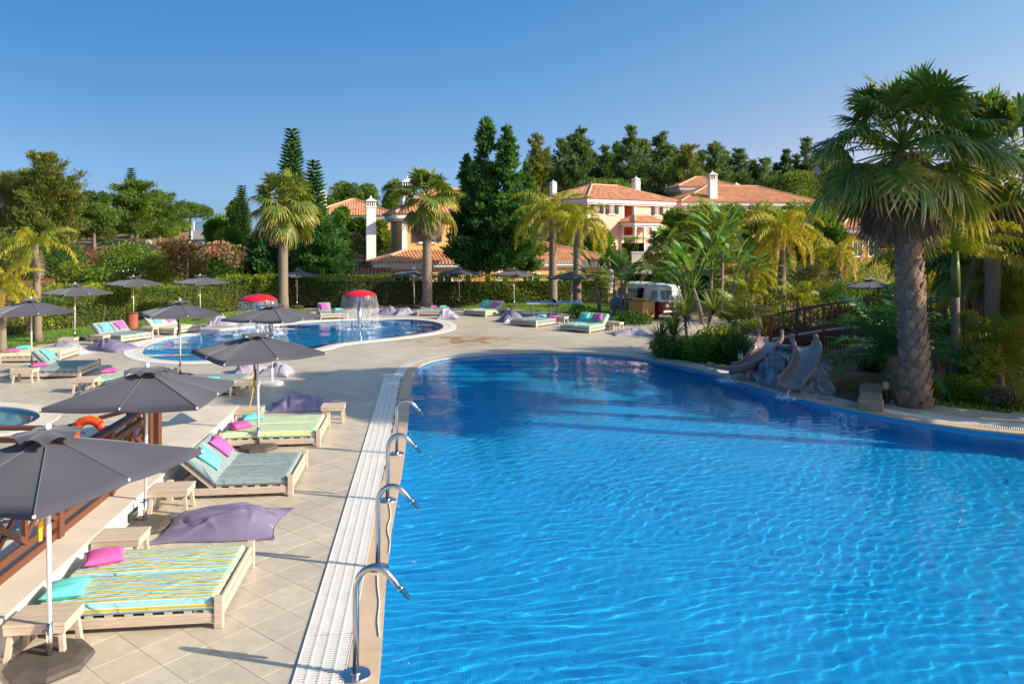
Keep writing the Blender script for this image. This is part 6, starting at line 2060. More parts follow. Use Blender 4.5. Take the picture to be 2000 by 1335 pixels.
for i, (px, top, w, D) in enumerate([(1065, 330, 110, 128), (1130, 332, 120, 132), (1205, 332, 120, 130), (1265, 330, 110, 134), (1325, 334, 110, 130), (1385, 330, 110, 132), (1450, 340, 120, 134), (1520, 338, 120, 136), (1590, 335, 120, 134), (1660, 340, 130, 130)]):
    lab = ('behind the feathery palms', 'left of the pink villa roof', 'behind the pink villa roof ridge', 'behind the right chimney of the pink villa', 'between the pink and the cream villa', 'behind the tall white chimney', 'behind the ridge of the cream villa', 'right of the cream villa ridge', 'beside the far right chimney', 'behind the big palm')[i]
    tree('broad dark tree of the back wood ' + lab, px, D, top, w, 'b_wide', ('bluepine', 'pine', 'bluepine')[i % 3], 4600, .62, .18, ncl=46, group='lower trees of the back wood', name='leafy_tree', r0=.25, base=.02, up=.4, bough=(.5, .2))
# ---- middle distance left to centre
tree('large olive casuarina at the far left edge with wispy left side', 92, 60, 312, 118, 'b_tall', 'casuarina', 12000, .34, .06, ncl=80, name='casuarina', r0=.2, base=.03, up=.7, bough=(1.7, .5))
tree('right hand plume of the far left casuarinas', 132, 61, 352, 74, 'b_tall', 'casuarina', 5200, .34, .06, ncl=40, name='casuarina', r0=.14, base=.03, up=.7, bough=(1.6, .5))
tree('left hand plume of the far left casuarinas', 52, 62, 340, 84, 'b_tall', 'casuarina', 4600, .36, .05, ncl=34, name='casuarina', r0=.14, base=.05, up=.7, bough=(1.7, .4))
tree('thin wispy casuarina at the left border of the photo', 12, 64, 345, 150, 'b_tall', 'casuarina', 4600, .42, .05, ncl=34, name='casuarina', r0=.12, base=.10, up=.5, bough=(1.0, .3))
tree('open pine with a bare trunk above the sandy bank', 185, 66, 378, 100, 'open', 'pine', 8000, .30, .06, ncl=34, r0=.2, base=.36, up=.4)
tree('round crowned pine on the left bank', 268, 76, 358, 128, 'b_wide', 'pine', 9500, .34, .07, ncl=60, r0=.25, base=.2, up=.45, bough=(.6, .2))
tree('rounded pine right of the round crowned one', 312, 80, 378, 92, 'b_wide', 'pine', 6000, .34, .07, ncl=40, r0=.2, base=.2, up=.45, bough=(.6, .2))
tree('umbrella pine standing alone on the crest of the bank', 372, 108, 398, 82, 'umbrella', 'pine', 6500, .36, .09, ncl=44, name='umbrella_pine', r0=.25, base=.55, up=.5)
for px, top, D, w, lab in [(430, 425, 72, 66, 'leafy tree right of the hill road'), (462, 385, 70, 50, 'pine left of the first fan palm'), (445, 440, 62, 60, 'bushy green tree between the blossom bush and the fan palm')]:
    tree(lab, px, D, top, w, 'round', 'pine' if px == 462 else 'shrub', 5200, .30, .09, ncl=36, r0=.15, base=.08)
for px, top, D, w, lab in [(672, 352, 98, 70, 'round pine left of the white chimney'), (718, 356, 100, 66, 'round pine behind the white chimney'), (770, 344, 92, 60, 'dark pine left of the second fan palm'), (905, 350, 96, 60, 'pine behind the upper roof of the ochre villa'), (640, 385, 88, 60, 'yellow green pine above the far terracotta roof')]:
    tree(lab, px, D, top, w, 'round', 'pine', 6000, .36, .09, ncl=44, r0=.22, base=.15, up=.4)

for px, top, D, w, mt, lab in [(700, 418, 66, 70, 'shrub', 'leafy green tree between the conifers and the white chimney'), (742, 425, 72, 50, 'lime', 'yellow green tree right of the white chimney'), (668, 395, 72, 56, 'shrub', 'round leafy tree under the far white chimney'),
                               (232, 425, 96, 90, 'pine', 'pine filling the skyline left of the lone umbrella pine'), (150, 415, 90, 120, 'pine', 'pine thicket on the skyline behind the open pine'), (60, 420, 92, 160, 'casuarina', 'olive tree thicket on the left skyline'), (335, 425, 98, 70, 'shrub', 'green tree on the crest beside the hill road'), (300, 440, 90, 80, 'lime', 'light green tree below the lone umbrella pine')]:
    tree(lab, px, D, top, w, 'round', mt, 5200, .34, .12, ncl=40, r0=.15, base=.02, name='leafy_tree')

# ---- araucarias: whorls of drooping feathered branches
def araucaria(label, px, D, top, w_px, n_tier, z_base=0, wmul=1.0):
    x, y = PX(px, D), D; z0 = tz(x, y); h = ZZ(top, D) - z0; w = w_px * D / F_PX / 2
    root = thing('araucaria', label, 'tree', (x, y, z0), 0, 'araucaria trees')
    P, DD, LL, vv = [], [], [], []
    br = MB()
    for i in range(n_tier):
        t = i / (n_tier - 1); z = h * (.12 + .86 * t); rr_ = w * (1 - t) ** .8 + .12
        nb_ = 8 if t < .9 else 5
        a0_ = VR.uniform(0, 2 * PI)
        for b_ in range(nb_):
            a = a0_ + 2 * PI * b_ / nb_ + VR.normal(0, .08); L = rr_ * VR.uniform(.8, 1.1)
            d = np.array([math.cos(a), math.sin(a), 0]); s = np.array([-d[1], d[0], 0])
            m = int(70 * max(.35, L / max(w, .1)))
            u = VR.uniform(.05, 1, m)
            pz = z + L * (.12 * u + .26 * u ** 2.2) - .08 * L
            pos = d[None] * (u * L)[:, None]; pos[:, 2] = pz
            side = VR.choice([-1, 1], m)
            P.append(pos); DD.append(d[None] * .75 + s[None] * side[:, None] * VR.uniform(.3, 1, m)[:, None] + np.array([0, 0, .35]))
            LL.append(.25 * w * VR.uniform(.7, 1.3, m) + .05); vv.append(np.clip(VR.normal(.45, .2, m) + .2 * u - .1, 0, 1))
            br.tube([(0, 0, z - .05 * L), tuple(d * L * .6 + np.array([0, 0, z + .05 * L])), tuple(d * L * .95 + np.array([0, 0, z + .28 * L]))], [.05, .03, .01], 4, False)
    P, DD, LL, vv = np.concatenate(P), np.concatenate(DD), np.concatenate(LL), np.concatenate(vv)
    V, F = leaf_quads(P, DD, LL * 1.15, LL * .34)
    link('crown', np_mesh('crown', V, F, vv, FO['arau']), None, root)
    trunk_mesh(h * .98, .22, .03, n=8).build('trunk', MT['bark'], root, smooth=True)
    br.build('branches', MT['bark'], root)
araucaria('tall narrow araucaria rising behind the first fan palm', 570, 60, 250, 78, 42)
araucaria('shorter araucaria right of the tall narrow one', 613, 62, 313, 74, 32)
araucaria('thin pale araucaria top behind the round crowned pine', 256, 84, 328, 36, 30)
araucaria('slim araucaria left of the first fan palm', 472, 66, 362, 44, 30)

# ---- dark thuja like conifers
def thuja(label, px, D, top, w_px, n=9000, trunk=.08, ncl=90, group='dark conifers behind the hedge'):
    return tree(label, px, D, top, w_px, 'b_cone', 'dark', n, .34, .10, name='conifer', ncl=int(ncl * 1.9), r0=.2, base=trunk, group=group, up=.55, limbs=0, bough=(.42, .12))
thuja('tallest dark conifer with layered boughs behind the lime bed', 950, 53.5, 234, 122, 13000, .17)
thuja('dark conifer with a second peak right of the tallest one', 990, 53, 250, 112, 11000, .19)
thuja('lower dark conifer filling the left flank of the tall pair', 912, 54.8, 306, 84, 6500, .2)
thuja('lower dark conifer on the right flank above the feathery palms', 1026, 55, 322, 84, 6500, .2)
thuja('bushy dark conifer right of the first fan palm trunk', 625, 54, 405, 130, 11000, .02)
thuja('dark conifer directly behind the first fan palm trunk', 540, 55, 425, 110, 9000, .02)
thuja('low dark conifer left of the first fan palm trunk', 505, 56, 455, 90, 6000, .02)
thuja('ragged dark conifer left of the ochre villa', 660, 60, 420, 80, 6000, .02)

# ---- shrubs
def shrub(label, x, y, w, h, mat, n=2500, L=.14, W=.07, kind='round', name='shrub', cat='shrub', z=None, ncl=26, group=None, up=.3, d=None, vis_trunk=0):
    z0 = tz(x, y) if z is None else z
    root = thing(name, label, cat, (x, y, z0), 0, group)
    C, S = clumps(kind, w, h, ncl, vis_trunk * h)
    C[:, 2] = np.maximum(C[:, 2], S[:, 2] * .6)
    if d: C[:, 1] *= d / w; S[:, 1] *= d / w
    V, F, v = clump_leaves(C, S, n, L, W, .7, up, .75)
    V[:, 2] = np.maximum(V[:, 2], -.1)
    link('leaves', np_mesh('leaves', V, F, v, FO[mat]), None, root)
    b = MB(); r_ = random.Random(int(x * 10))
    for k in range(5):
        c = C[r_.randrange(len(C))]
        b.tube([(r_.uniform(-.1, .1), r_.uniform(-.1, .1), -.1), tuple(c * np.array([.4, .4, .5])), tuple(c)], [.05, .035, .012], 5)
    tag(b.build('stems', MT['bark'], root), kind='stuff')
    return root

ol = shrub('big dome of pink oleander blossom over dark leaves behind the left hedge', PX(432, 54), 54, 4.2, ZZ(474, 54) - tz(PX(432, 54), 54) - .1, 'deep', 9000, .2, .07, ncl=40, name='oleander')
Cp, Sp = clumps('round', 3.9, 3.4, 40, 1.4)
Cp[:, 2] = 2.2 + (Cp[:, 2] - 1.4) * .85
Sp *= .8
hh_ = ZZ(474, 54) - tz(PX(432, 54), 54)
Cp[:, 2] *= hh_ / 3.9
V, F, v = clump_leaves(Cp[Cp[:, 2] > hh_ * .52], Sp[Cp[:, 2] > hh_ * .52], 2300, .15, .13, .8, .4, .6)
link('blossom', np_mesh('blossom', V, F, v, FO['pinkfl']), None, ol)
ol2 = shrub('pale pink blossom bush between the conifer and the white chimney', PX(690, 62), 62, 3.0, ZZ(460, 62), 'shrub', 4000, .2, .08, name='oleander')
V, F, v = clump_leaves(*clumps('round', 2.8, ZZ(458, 62), 24, 2.0), 900, .14, .12, .8, .4, .6)
link('blossom', np_mesh('blossom', V, F, v, FO['pinkfl']), None, ol2)

# bare trunked tree with dry leaves
dx, dy = PX(362, 49), 49
dt = thing('deciduous_tree', 'small half bare tree with brown leaves and a pale slender trunk behind the hedge', 'tree', (dx, dy, tz(dx, dy)))
hC = ZZ(465, 49) - dt.location.z
C, S = clumps('round', 3.4, hC, 26, hC * .42)
V, F, v = clump_leaves(C, S * .8, 2600, .17, .09, .5, -.2, .9)
link('crown', np_mesh('crown', V, F, v, FO['dry']), None, dt)
trunk_mesh(hC * .85, .11, .03, (.2, 0), [tuple(c) for c in C[::2]], 5).build('trunk', MT['stone'], dt, smooth=True)

GB = 'scrub bushes on the left bank'
for lab, px, D, w, h, mt, n in [
    ('broad green bush below the round pine on the bank', 255, 53, 4.6, 2.5, 'shrub', 5200), ('yellow green bush left of the dry leaved tree', 318, 52, 3.4, 2.6, 'lime', 4200),
    ('dry pale scrub under the open pine', 215, 62, 4.4, 1.5, 'dry', 2600), ('grey green scrub mound below the olive casuarina', 268, 66, 4.0, 1.9, 'grey', 2600),
    ('dark undergrowth at the foot of the olive casuarina', 100, 56, 5.5, 2.6, 'deep', 5200), ('olive undergrowth at the left border below the casuarinas', 25, 54, 6, 3.4, 'casuarina', 6500),
    ('light leaved sapling on the sandy bank', 140, 50, 2.2, 1.6, 'lime', 1800), ('small bush at the edge of the sandy bank', 195, 50, 2.4, 1.2, 'shrub', 1800),
    ('reddish scrub beside the road sign', 335, 70, 3.4, 1.6, 'dry', 2200), ('greenery left of the hill road under the pines', 300, 88, 6, 2.6, 'shrub', 4000), ('greenery right of the hill road', 440, 84, 5, 3.0, 'shrub', 4000),
    ('bushy green thicket left of the oleander', 385, 58, 2.6, 2.1, 'lime', 2600)]:
    shrub(lab, PX(px, D), D, w, h, mt, n, .2, .09, group=GB)

# ---- hedges
def hedge(label, pts, h, w, mat, n_per_m=420, L=.13, W=.075, z0=0.0, core=True, hv=.12):
    P = resample(smooth_open(pts, 8), .25, False)
    root = thing('hedge', label, 'hedge', (P[0, 0], P[0, 1], z0), 0, None)
    O = P[0]
    T = np.gradient(P, axis=0); T /= np.linalg.norm(T, axis=1)[:, None]; N = np.stack([T[:, 1], -T[:, 0]], 1)
    length = .25 * len(P); n = int(n_per_m * length)
    i = VR.integers(0, len(P), n); f = VR.uniform(-.15, .15, n)
    base = P[i] + T[i] * f[:, None] - O
    hh = h * (1 + hv * np.sin(i * .13) * np.cos(i * .031 + 1) + hv * .4 * np.sin(i * .57))
    face = VR.random(n)
    s = np.where(face < .62, 1.0, np.where(face < .72, -1.0, VR.uniform(-1, 1, n)))
    zz = np.where(face < .72, VR.uniform(.02, 1.0, n) ** .9 * hh, hh + VR.normal(.0, .07, n))
    bul = (.10 * np.sin(i * .35 + zz * 2.3) + VR.normal(0, .08, n))
    pos = base + N[i] * (s * w / 2 + np.sign(s) * bul)[:, None]
    Pq = np.c_[pos, zz]
    D = np.c_[N[i] * (s * .8)[:, None], np.where(face < .72, .3, 1.0)] + unit(n) * .8
    # patchy colour: clusters along the hedge
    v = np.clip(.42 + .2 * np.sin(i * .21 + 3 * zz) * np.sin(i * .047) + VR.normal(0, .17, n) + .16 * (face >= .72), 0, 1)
    V, F = leaf_quads(Pq, D, L * VR.uniform(.6, 1.4, n), W * VR.uniform(.6, 1.3, n))
    link('leaves', np_mesh('leaves', V, F, v, FO[mat]), None, root)
    b = MB()
    for k in range(0, len(P) - 1):
        q = N[k] * (w / 2 - .16); r2 = N[k + 1] * (w / 2 - .16); a, c = P[k] - O, P[k + 1] - O
        z = h * .84
        b.add([(*(a + q), 0), (*(c + r2), 0), (*(c + r2), z), (*(a + q), z), (*(a - q), 0), (*(c - r2), 0), (*(c - r2), z), (*(a - q), z)], [(0, 1, 2, 3), (3, 2, 6, 7), (5, 4, 7, 6)])
    b.build('branches', MT['core'], root)  # dark filler core added in place of branches, stops views through the leaves
    st = MB(); r_ = random.Random(len(P))
    for k in range(int(length / 1.8)):
        q = r_.randrange(len(P)); p = P[q] - O + N[q] * (w / 2 - .1)
        st.tube([(p[0], p[1], 0), (p[0] + r_.uniform(-.2, .2), p[1] + N[q][1] * .1, h * .45), (p[0] + r_.uniform(-.35, .35), p[1] + N[q][1] * .15, h * .75)], [.03, .022, .01], 5)
    tag(st.build('stems', MT['bark'], root), kind='stuff')
    return root
MT['core'] = solid('hedge_core', (.035, .03, .016), .95, .5, 12, .8, 20, obj=False)
hedge('long leafy green hedge along the left lawn behind the raised beds', [(-27, 30), (-23.3, 35), (-22.3, 38.2), (-21, 41.6), (-19.3, 44.8), (-17.2, 47.8), (-15.2, 50.2)], 1.8, 1.2, 'hedge', 800)
hedge('glossy dark green hedge between the two fan palm trunks', [(-15, 50.4), (-12, 51.2), (-8.4, 51.6), (-5.6, 52)], 1.85, 1.2, 'hedge2', 900, .11, .07, hv=.05)
hedge('green hedge behind the lime bed and the tennis table', [(-5.4, 52.1), (-1, 52.6), (3, 53.2), (6.6, 53.6)], 1.75, 1.2, 'hedge', 800)
hedge('tall dark clipped hedge behind the red van', [(8.2, 54), (11, 53), (14, 51.5)], 2.3, 1.5, 'deep', 800, .13, .08)
hedge('bright clipped box hedge in front of the pink villa', [(PX(1220, 72), 72), (PX(1252, 71), 71)], 1.9, 1.6, 'shrub', 900, .12, .08, z0=2.4)

# ---- palms
def fan_frond(elev, pet, rad, nseg, seed, droop=.45, vbase=.35, span=2.05, fold=.10):
    r_ = np.random.default_rng(seed); e = elev
    a = np.array([math.cos(e), 0, math.sin(e)]); nrm = np.array([-math.sin(e), 0, math.cos(e)]); s = np.array([0, 1., 0])
    V, F, v = [], [], []
    # petiole: sags slightly
    pts = []
    for t in np.linspace(0, 1, 5):
        p = a * pet * t + np.array([0, 0, -.10 * pet * t * t * math.cos(e)]); pts.append(p)
    hub = pts[-1]
    w0 = .022 * rad + .012
    for i, p in enumerate(pts):
        w = w0 * (1.3 - .5 * i / 4)
        V += [p + s * w, p - s * w, p + nrm * w * .8]
    for i in range(4):
        for j in range(3):
            F.append((3 * i + j, 3 * i + (j + 1) % 3, 3 * (i + 1) + (j + 1) % 3, 3 * (i + 1) + j)); v.append(.62)
    tip = a * 1.0 + np.array([0, 0, -.35 * math.cos(e)]); tip /= np.linalg.norm(tip)
    a2 = tip; nrm2 = np.cross(a2, s); nrm2 = -nrm2 if nrm2[2] * nrm[2] < 0 and abs(nrm[2]) > .05 else nrm2
    dphi = 2 * span / nseg
    rs = [.06, .34, .60, .80, 1.0]
    for k in range(nseg + 1):
        pass
    for k in range(nseg):
        ph = -span + (k + .5) * dphi
        Lk = rad * (.80 + .20 * math.cos(ph * .7)) * r_.uniform(.9, 1.08)
        dr = droop * r_.uniform(.7, 1.35)
        vb = vbase + r_.normal(0, .06)
        base = len(V)
        for q, t in enumerate(rs):
            for side in (-1, 1):
                pw = ph + side * dphi * .5 * (1 if t <= .6 else (1 - (t - .6) / .4 * .97) * .6 / t)
                d = a2 * math.cos(pw) + s * math.sin(pw)
                p = hub + d * Lk * t
                p = p + nrm2 * (fold * rad * t * (1 if (k + (side > 0)) % 2 else -1) * dphi * (1 if t <= .6 else .4))
                p = p + nrm2 * (-.16 * rad * math.sin(abs(ph)) ** 2 * t * 0)
                tt = max(0, t - .30) / .70
                g = dr * Lk * tt ** 1.8
                p = p + np.array([0, 0, -g]); 
                p = p - (d * np.array([1, 1, 0])) * g * .45
                V.append(p)
        for q in range(4):
            F.append((base + 2 * q, base + 2 * q + 1, base + 2 * q + 3, base + 2 * q + 2))
            v.append(np.clip(vb + (0, .0, .10, .34)[q] + r_.normal(0, .05), 0, 1))
    return np.array(V), np.array(F), np.array(v)

def feather_frond(elev, length, nl, seed, bend=1.6, leaf=.42, droop=.9, vbase=.4, vtip=.25, wid=.045, plume=.35):
    r_ = np.random.default_rng(seed)
    n = 15; pts = [np.zeros(3)]; e = elev; step = length / (n - 1); tang = []
    for i in range(n):
        t = i / (n - 1)
        d = np.array([math.cos(e), 0, math.sin(e)]); tang.append(d)
        if i < n - 1: pts.append(pts[-1] + d * step)
        e -= bend / (n - 1) * (.5 + 1.1 * t)
        e = max(e, -1.45)
    pts, tang = np.array(pts), np.array(tang)
    V, F, v = [], [], []
    s = np.array([0, 1., 0])
    for i in range(n):
        w = .030 * (1 - .85 * i / (n - 1)) * max(length / 3, .4); up_ = np.cross(tang[i], s)
        V += [pts[i] + s * w, pts[i] - s * w, pts[i] - up_ * w]
    for i in range(n - 1):
        for j in range(3):
            F.append((3 * i + j, 3 * i + (j + 1) % 3, 3 * (i + 1) + (j + 1) % 3, 3 * (i + 1) + j)); v.append(.75)
    for k in range(nl):
        t = .10 + .90 * (k + r_.random()) / nl
        x = t * (n - 1); i = min(int(x), n - 2); f = x - i
        p = pts[i] * (1 - f) + pts[i + 1] * f; d = tang[i]
        up_ = np.cross(d, s); up_ = up_ if up_[2] > 0 else -up_
        for side in (-1, 1):
            ll = leaf * (math.sin(PI * min(1, .16 + t * .80)) ** .6) * r_.uniform(.8, 1.15)
            ax = s * side * 1.0 + d * r_.uniform(.35, .7) + up_ * r_.normal(.15, plume)
            ax /= np.linalg.norm(ax)
            q = p + ax * ll * .5 + np.array([0, 0, -droop * ll * .12])
            z2 = ax * (1 - .55 * droop) + np.array([0, 0, -1]) * droop
            z2 /= np.linalg.norm(z2)
            e_ = q + z2 * ll * .5
            wv = d * wid * .5 + up_ * wid * .15
            b = len(V)
            V += [p - wv * .4, p + wv * .4, q + wv, q - wv, e_ + wv * .1, e_ - wv * .1]
            F += [(b, b + 1, b + 2, b + 3), (b + 3, b + 2, b + 4, b + 5)]
            c = np.clip(vbase + vtip * t + r_.normal(0, .1), 0, 1)
            v += [c, np.clip(c + .1, 0, 1)]
    return np.array(V), np.array(F), np.array(v)

_fr = {}
def frond_mesh(key, fn, mat):
    if key not in _fr:
        V, F, v = fn()
        _fr[key] = np_mesh('frond', V, F, v, FO[mat])
    return _fr[key]

GA = PI * (3 - math.sqrt(5))
def fan_palm(label, x, y, h, r0, r1, rad, n_leaf, n_dead, mat='fan', nseg=26, z0=None, boots=0, lo=-45, hi=84, pet=.95, lean=(0, 0), detail='', droop=.42, group='fan palms', name='fan_palm', dead_elev=-78):
    z0 = tz(x, y) if z0 is None else z0
    root = thing(name, label, 'palm', (x, y, z0), 0, group)
    pts = [(lean[0] * t ** 1.5, lean[1] * t ** 1.5, h * t) for t in np.linspace(0, 1, 14)]
    rr_ = [r0 * (1.22 if i == 0 else 1.08 if i == 1 else 1) + (r1 - r0) * (i / 13) for i in range(14)]
    b = MB()
    tr = b.tube(pts, rr_, 14).build('trunk', MT['palm_bark'] if not boots else MT['bark'], root, smooth=True)
    if boots:
        bm_ = MB()
        bm_.add([(.0, 0, -.17), (.02, -.12, -.01), (.02, .12, -.01), (.085, -.075, .14), (.085, .075, .14), (.055, 0, .0), (-.02, -.09, .12), (-.02, .09, .12), (.10, 0, .17)],
                [(0, 2, 5), (0, 5, 1), (1, 5, 3), (5, 2, 4), (5, 4, 8), (5, 8, 3), (3, 8, 4, 7, 6), (1, 3, 6), (2, 7, 4)])
        k = 0
        me = bm_.mesh('leaf_base'); me.materials.append(MT['boot'])
        for i in range(boots):
            t = (i + .5) / boots; a = i * GA
            p = np.array([np.interp(t, np.linspace(0, 1, 14), [q[c] for q in pts]) for c in range(3)])
            r_ = np.interp(t, np.linspace(0, 1, 14), rr_)
            o = link('leaf_base', me, None, tr, (p[0] + (r_ - .02) * math.cos(a), p[1] + (r_ - .02) * math.sin(a), p[2] + random.uniform(-.02, .02)), (random.uniform(-.25, .25), random.uniform(-.1, .12), a))
            s_ = (.75 + .5 * random.random()) * (r_ / .40) ** .5
            o.scale = (s_ * random.uniform(.5, 1.0), s_ * random.uniform(.85, 1.05), s_ * random.uniform(.85, 1.1))
    top = Vector(pts[-1])
    for i in range(n_leaf):
        t = i / (n_leaf - 1)
        el = hi + (lo - hi) * t ** .9
        c = int(round(el / 12)) * 12
        key = f'fan{detail}{mat}{c}{i % 3}{rad:.2f}'
        me = frond_mesh(key, lambda: fan_frond(R(c), rad * pet * (.75 + .35 * (1 - abs(c) / 90)), rad, nseg, hash((c, i % 3)) % 9999, droop * (1.15 - .5 * max(0, c) / 90), .30 + (.12 if c < 0 else 0) + .06 * (i % 3)), mat)
        o = link('frond', me, None, root, (top.x, top.y, top.z + .5 * (1 - t) * rad * .5), (random.uniform(-.6, .6), random.uniform(-.28, .28), i * GA + random.uniform(-.2, .2)))
        s_ = random.uniform(.82, 1.14); o.scale = (s_, s_, s_)
    for i in range(n_dead):
        el = dead_elev + random.uniform(-6, 14)
        c = int(round(el / 8)) * 8
        key = f'dead{detail}{c}{i % 2}{rad:.2f}'
        me = frond_mesh(key, lambda: fan_frond(R(c), rad * .55, rad * 1.05, nseg, 77 + i % 2, .12, .35, 1.1, .16), 'dead')
        z = top.z - rad * .1 - random.uniform(0, .5) * rad
        o = link('dead_frond', me, None, root, (top.x, top.y, z), (0, 0, i * GA + random.uniform(-.3, .3)))
        s_ = random.uniform(.8, 1.08); o.scale = (s_, s_, s_)
    return root

def queen_palm(label, x, y, h, r, length, n, mat='queen', bend=1.9, z0=None, lo=-20, hi=75, leaf=.42, nl=54, shaft=0, lean=(0, 0), n_dead=0, group='feathery queen palms', name='feather_palm', droop=.9, wid=.045):
    z0 = tz(x, y) if z0 is None else z0
    root = thing(name, label, 'palm', (x, y, z0), 0, group)
    pts = [(lean[0] * t ** 1.5, lean[1] * t ** 1.5, h * t) for t in np.linspace(0, 1, 12)]
    rr_ = [r * (1.25 if i == 0 else 1.0) * (1 - .3 * i / 11) for i in range(12)]
    MB().tube(pts, rr_, 12).build('trunk', MT['palm_bark'], root, smooth=True)
    top = Vector(pts[-1])
    if shaft:
        MB().tube([top, top + Vector((0, 0, shaft * .5)), top + Vector((0, 0, shaft))], [r * .85, r * .8, r * .5], 10).build('crown_shaft', MT['shaft'], root, smooth=True)
        top = top + Vector((0, 0, shaft * .9))
    for i in range(n):
        t = i / (n - 1); el = hi + (lo - hi) * t
        c = int(round(el / 15)) * 15
        key = f'q{mat}{c}{i % 3}{length:.2f}{bend}'
        me = frond_mesh(key, lambda: feather_frond(R(c), length, nl, 31 + c + i % 3, bend * (.85 + .15 * (i % 3)), leaf, droop, .30 + .12 * (c < 20) + .05 * (i % 3), .25, wid), mat)
        o = link('frond', me, None, root, top, (random.uniform(-.1, .1), random.uniform(-.08, .08), i * GA + random.uniform(-.25, .25)))
        s_ = random.uniform(.85, 1.1); o.scale = (s_, s_, s_)
    for i in range(n_dead):
        me = frond_mesh(f'qd{length:.2f}{i%2}', lambda: feather_frond(R(-60), length * .7, 30, 5 + i % 2, .5, leaf * .8, .6, .4, .2, wid), 'dead')
        link('dead_frond', me, None, root, top - Vector((0, 0, .15)), (0, 0, i * 2.4 + 1))
    return root
MT['shaft'] = solid('green_crownshaft', (.09, .15, .03), .4, .15, 3)

# the big fan palm on the right and its neighbour
fan_palm('big fan palm at the right with rough diamond trunk and dead leaf skirt', 10.62, 20.25, 6.65, .37, .28, 1.2, 56, 46, 'fan', 30, 0, 299, detail='big', pet=1.32, lean=(-.3, .1), lo=-36, dead_elev=-66, droop=.34)
fan_palm('second dark fan palm behind the big one at the right border', 15.4, 24.6, 6.9, .24, .2, 1.3, 44, 18, 'fan', 26, 0, 0, detail='mid', lo=-38, droop=.34, pet=1.2, dead_elev=-68)
fan_palm('first fan palm with bright drooping leaves standing left of the mushroom fountains', PX(553, 47.6), 47.6, 6.5, .31, .26, 1.22, 40, 24, 'fan2', 22, 0, detail='f', lo=-42, pet=1.05, droop=.34, dead_elev=-70)
fan_palm('second fan palm in front of the ochre villa window', PX(834, 48.4), 48.4, 6.75, .31, .26, 1.2, 38, 22, 'fan2', 22, 0, detail='f', lo=-40, pet=1.05, droop=.34, dead_elev=-70)
fan_palm('small fan palm in front of the pink villa', PX(1300, 60), 60, 3.7, .3, .26, 1.15, 30, 8, 'fan', 18, None, detail='s', lo=-45, droop=.28)
fan_palm('low round bush of fan leaves behind the footbridge', PX(1655, 34), 34, .55, .2, .2, .72, 64, 0, 'yucca', 16, None, detail='c', lo=-8, hi=88, pet=1.0, droop=.12, name='dwarf_fan_palm', group='dwarf fan palms')
# feathery palms
queen_palm('feathery palm with a brown trunk and long weeping fronds above the tennis table', PX(1080, 49.5), 49.5, 5.7, .30, 3.7, 30, 'queen', 2.4, 0, hi=80, lo=0, leaf=.55, nl=70, droop=1.0)
queen_palm('feathery palm with a grey trunk and weeping golden fronds right of the brown one', PX(1127, 45.8), 45.8, 5.1, .27, 2.6, 20, 'queen2', 2.5, 0, hi=70, lo=-5, leaf=.50, nl=60, droop=1.0)
queen_palm('feathery palm with pale trunk and golden arching fronds behind the slides', PX(1527, 43.7), 43.7, 4.7, .26, 3.0, 24, 'queen2', 2.2, 0, hi=80, lo=-20, leaf=.5, nl=64, droop=.95, n_dead=3)
queen_palm('feathery palm with dead hanging leaves beside the left lawn', PX(74, 32.8), 32.8, 4.15, .17, 1.95, 11, 'queen', 1.7, 0, hi=60, lo=0, leaf=.36, nl=46, n_dead=4, lean=(-.1, 0))
queen_palm('golden feathery palm at the left border in front of the lawn', PX(4, 29.8), 29.8, 2.5, .16, 1.7, 16, 'queen2', 1.9, 0, hi=75, lo=-35, leaf=.36, nl=46, n_dead=3)
queen_palm('slim palm with green crown shaft right of the big palm', PX(1866, 22.6), 22.6, 2.7, .16, 2.4, 11, 'queen', 1.5, 0, hi=75, lo=10, leaf=.5, nl=54, shaft=1.4)
queen_palm('slim palm with hanging brown sheaths at the right border', PX(1908, 26), 26, 3.0, .17, 2.6, 12, 'queen', 1.6, 0, hi=75, lo=0, leaf=.5, nl=54, shaft=1.1, n_dead=3)
queen_palm('feathery palm in the background right of the golden one', PX(1640, 47), 47, 3.6, .2, 2.2, 15, 'queen2', 2.2, 0, hi=70, lo=-30, leaf=.42, nl=48, n_dead=2)
queen_palm('young palm with swollen blue grey trunk beside the gravel path', PX(1436, 33.6), 33.6, .75, .24, 1.75, 15, 'yucca', .9, 0, hi=86, lo=25, leaf=.42, nl=50, droop=.35, name='young_palm', group='young palms')
queen_palm('little palm with a shaggy brown trunk behind the gravel path', PX(1466, 40.5), 40.5, 1.5, .2, 1.35, 18, 'queen', 1.3, 0, hi=75, lo=-10, leaf=.3, nl=40, droop=.6, name='young_palm', group='young palms')
queen_palm('dark cycad with broad feathery fronds at the foot of the big palm', 11.05, 22.3, 1.0, .2, 2.5, 26, 'cycad', 1.1, 0, hi=80, lo=-5, leaf=.42, nl=60, droop=.25, name='cycad', group='cycads', wid=.04)

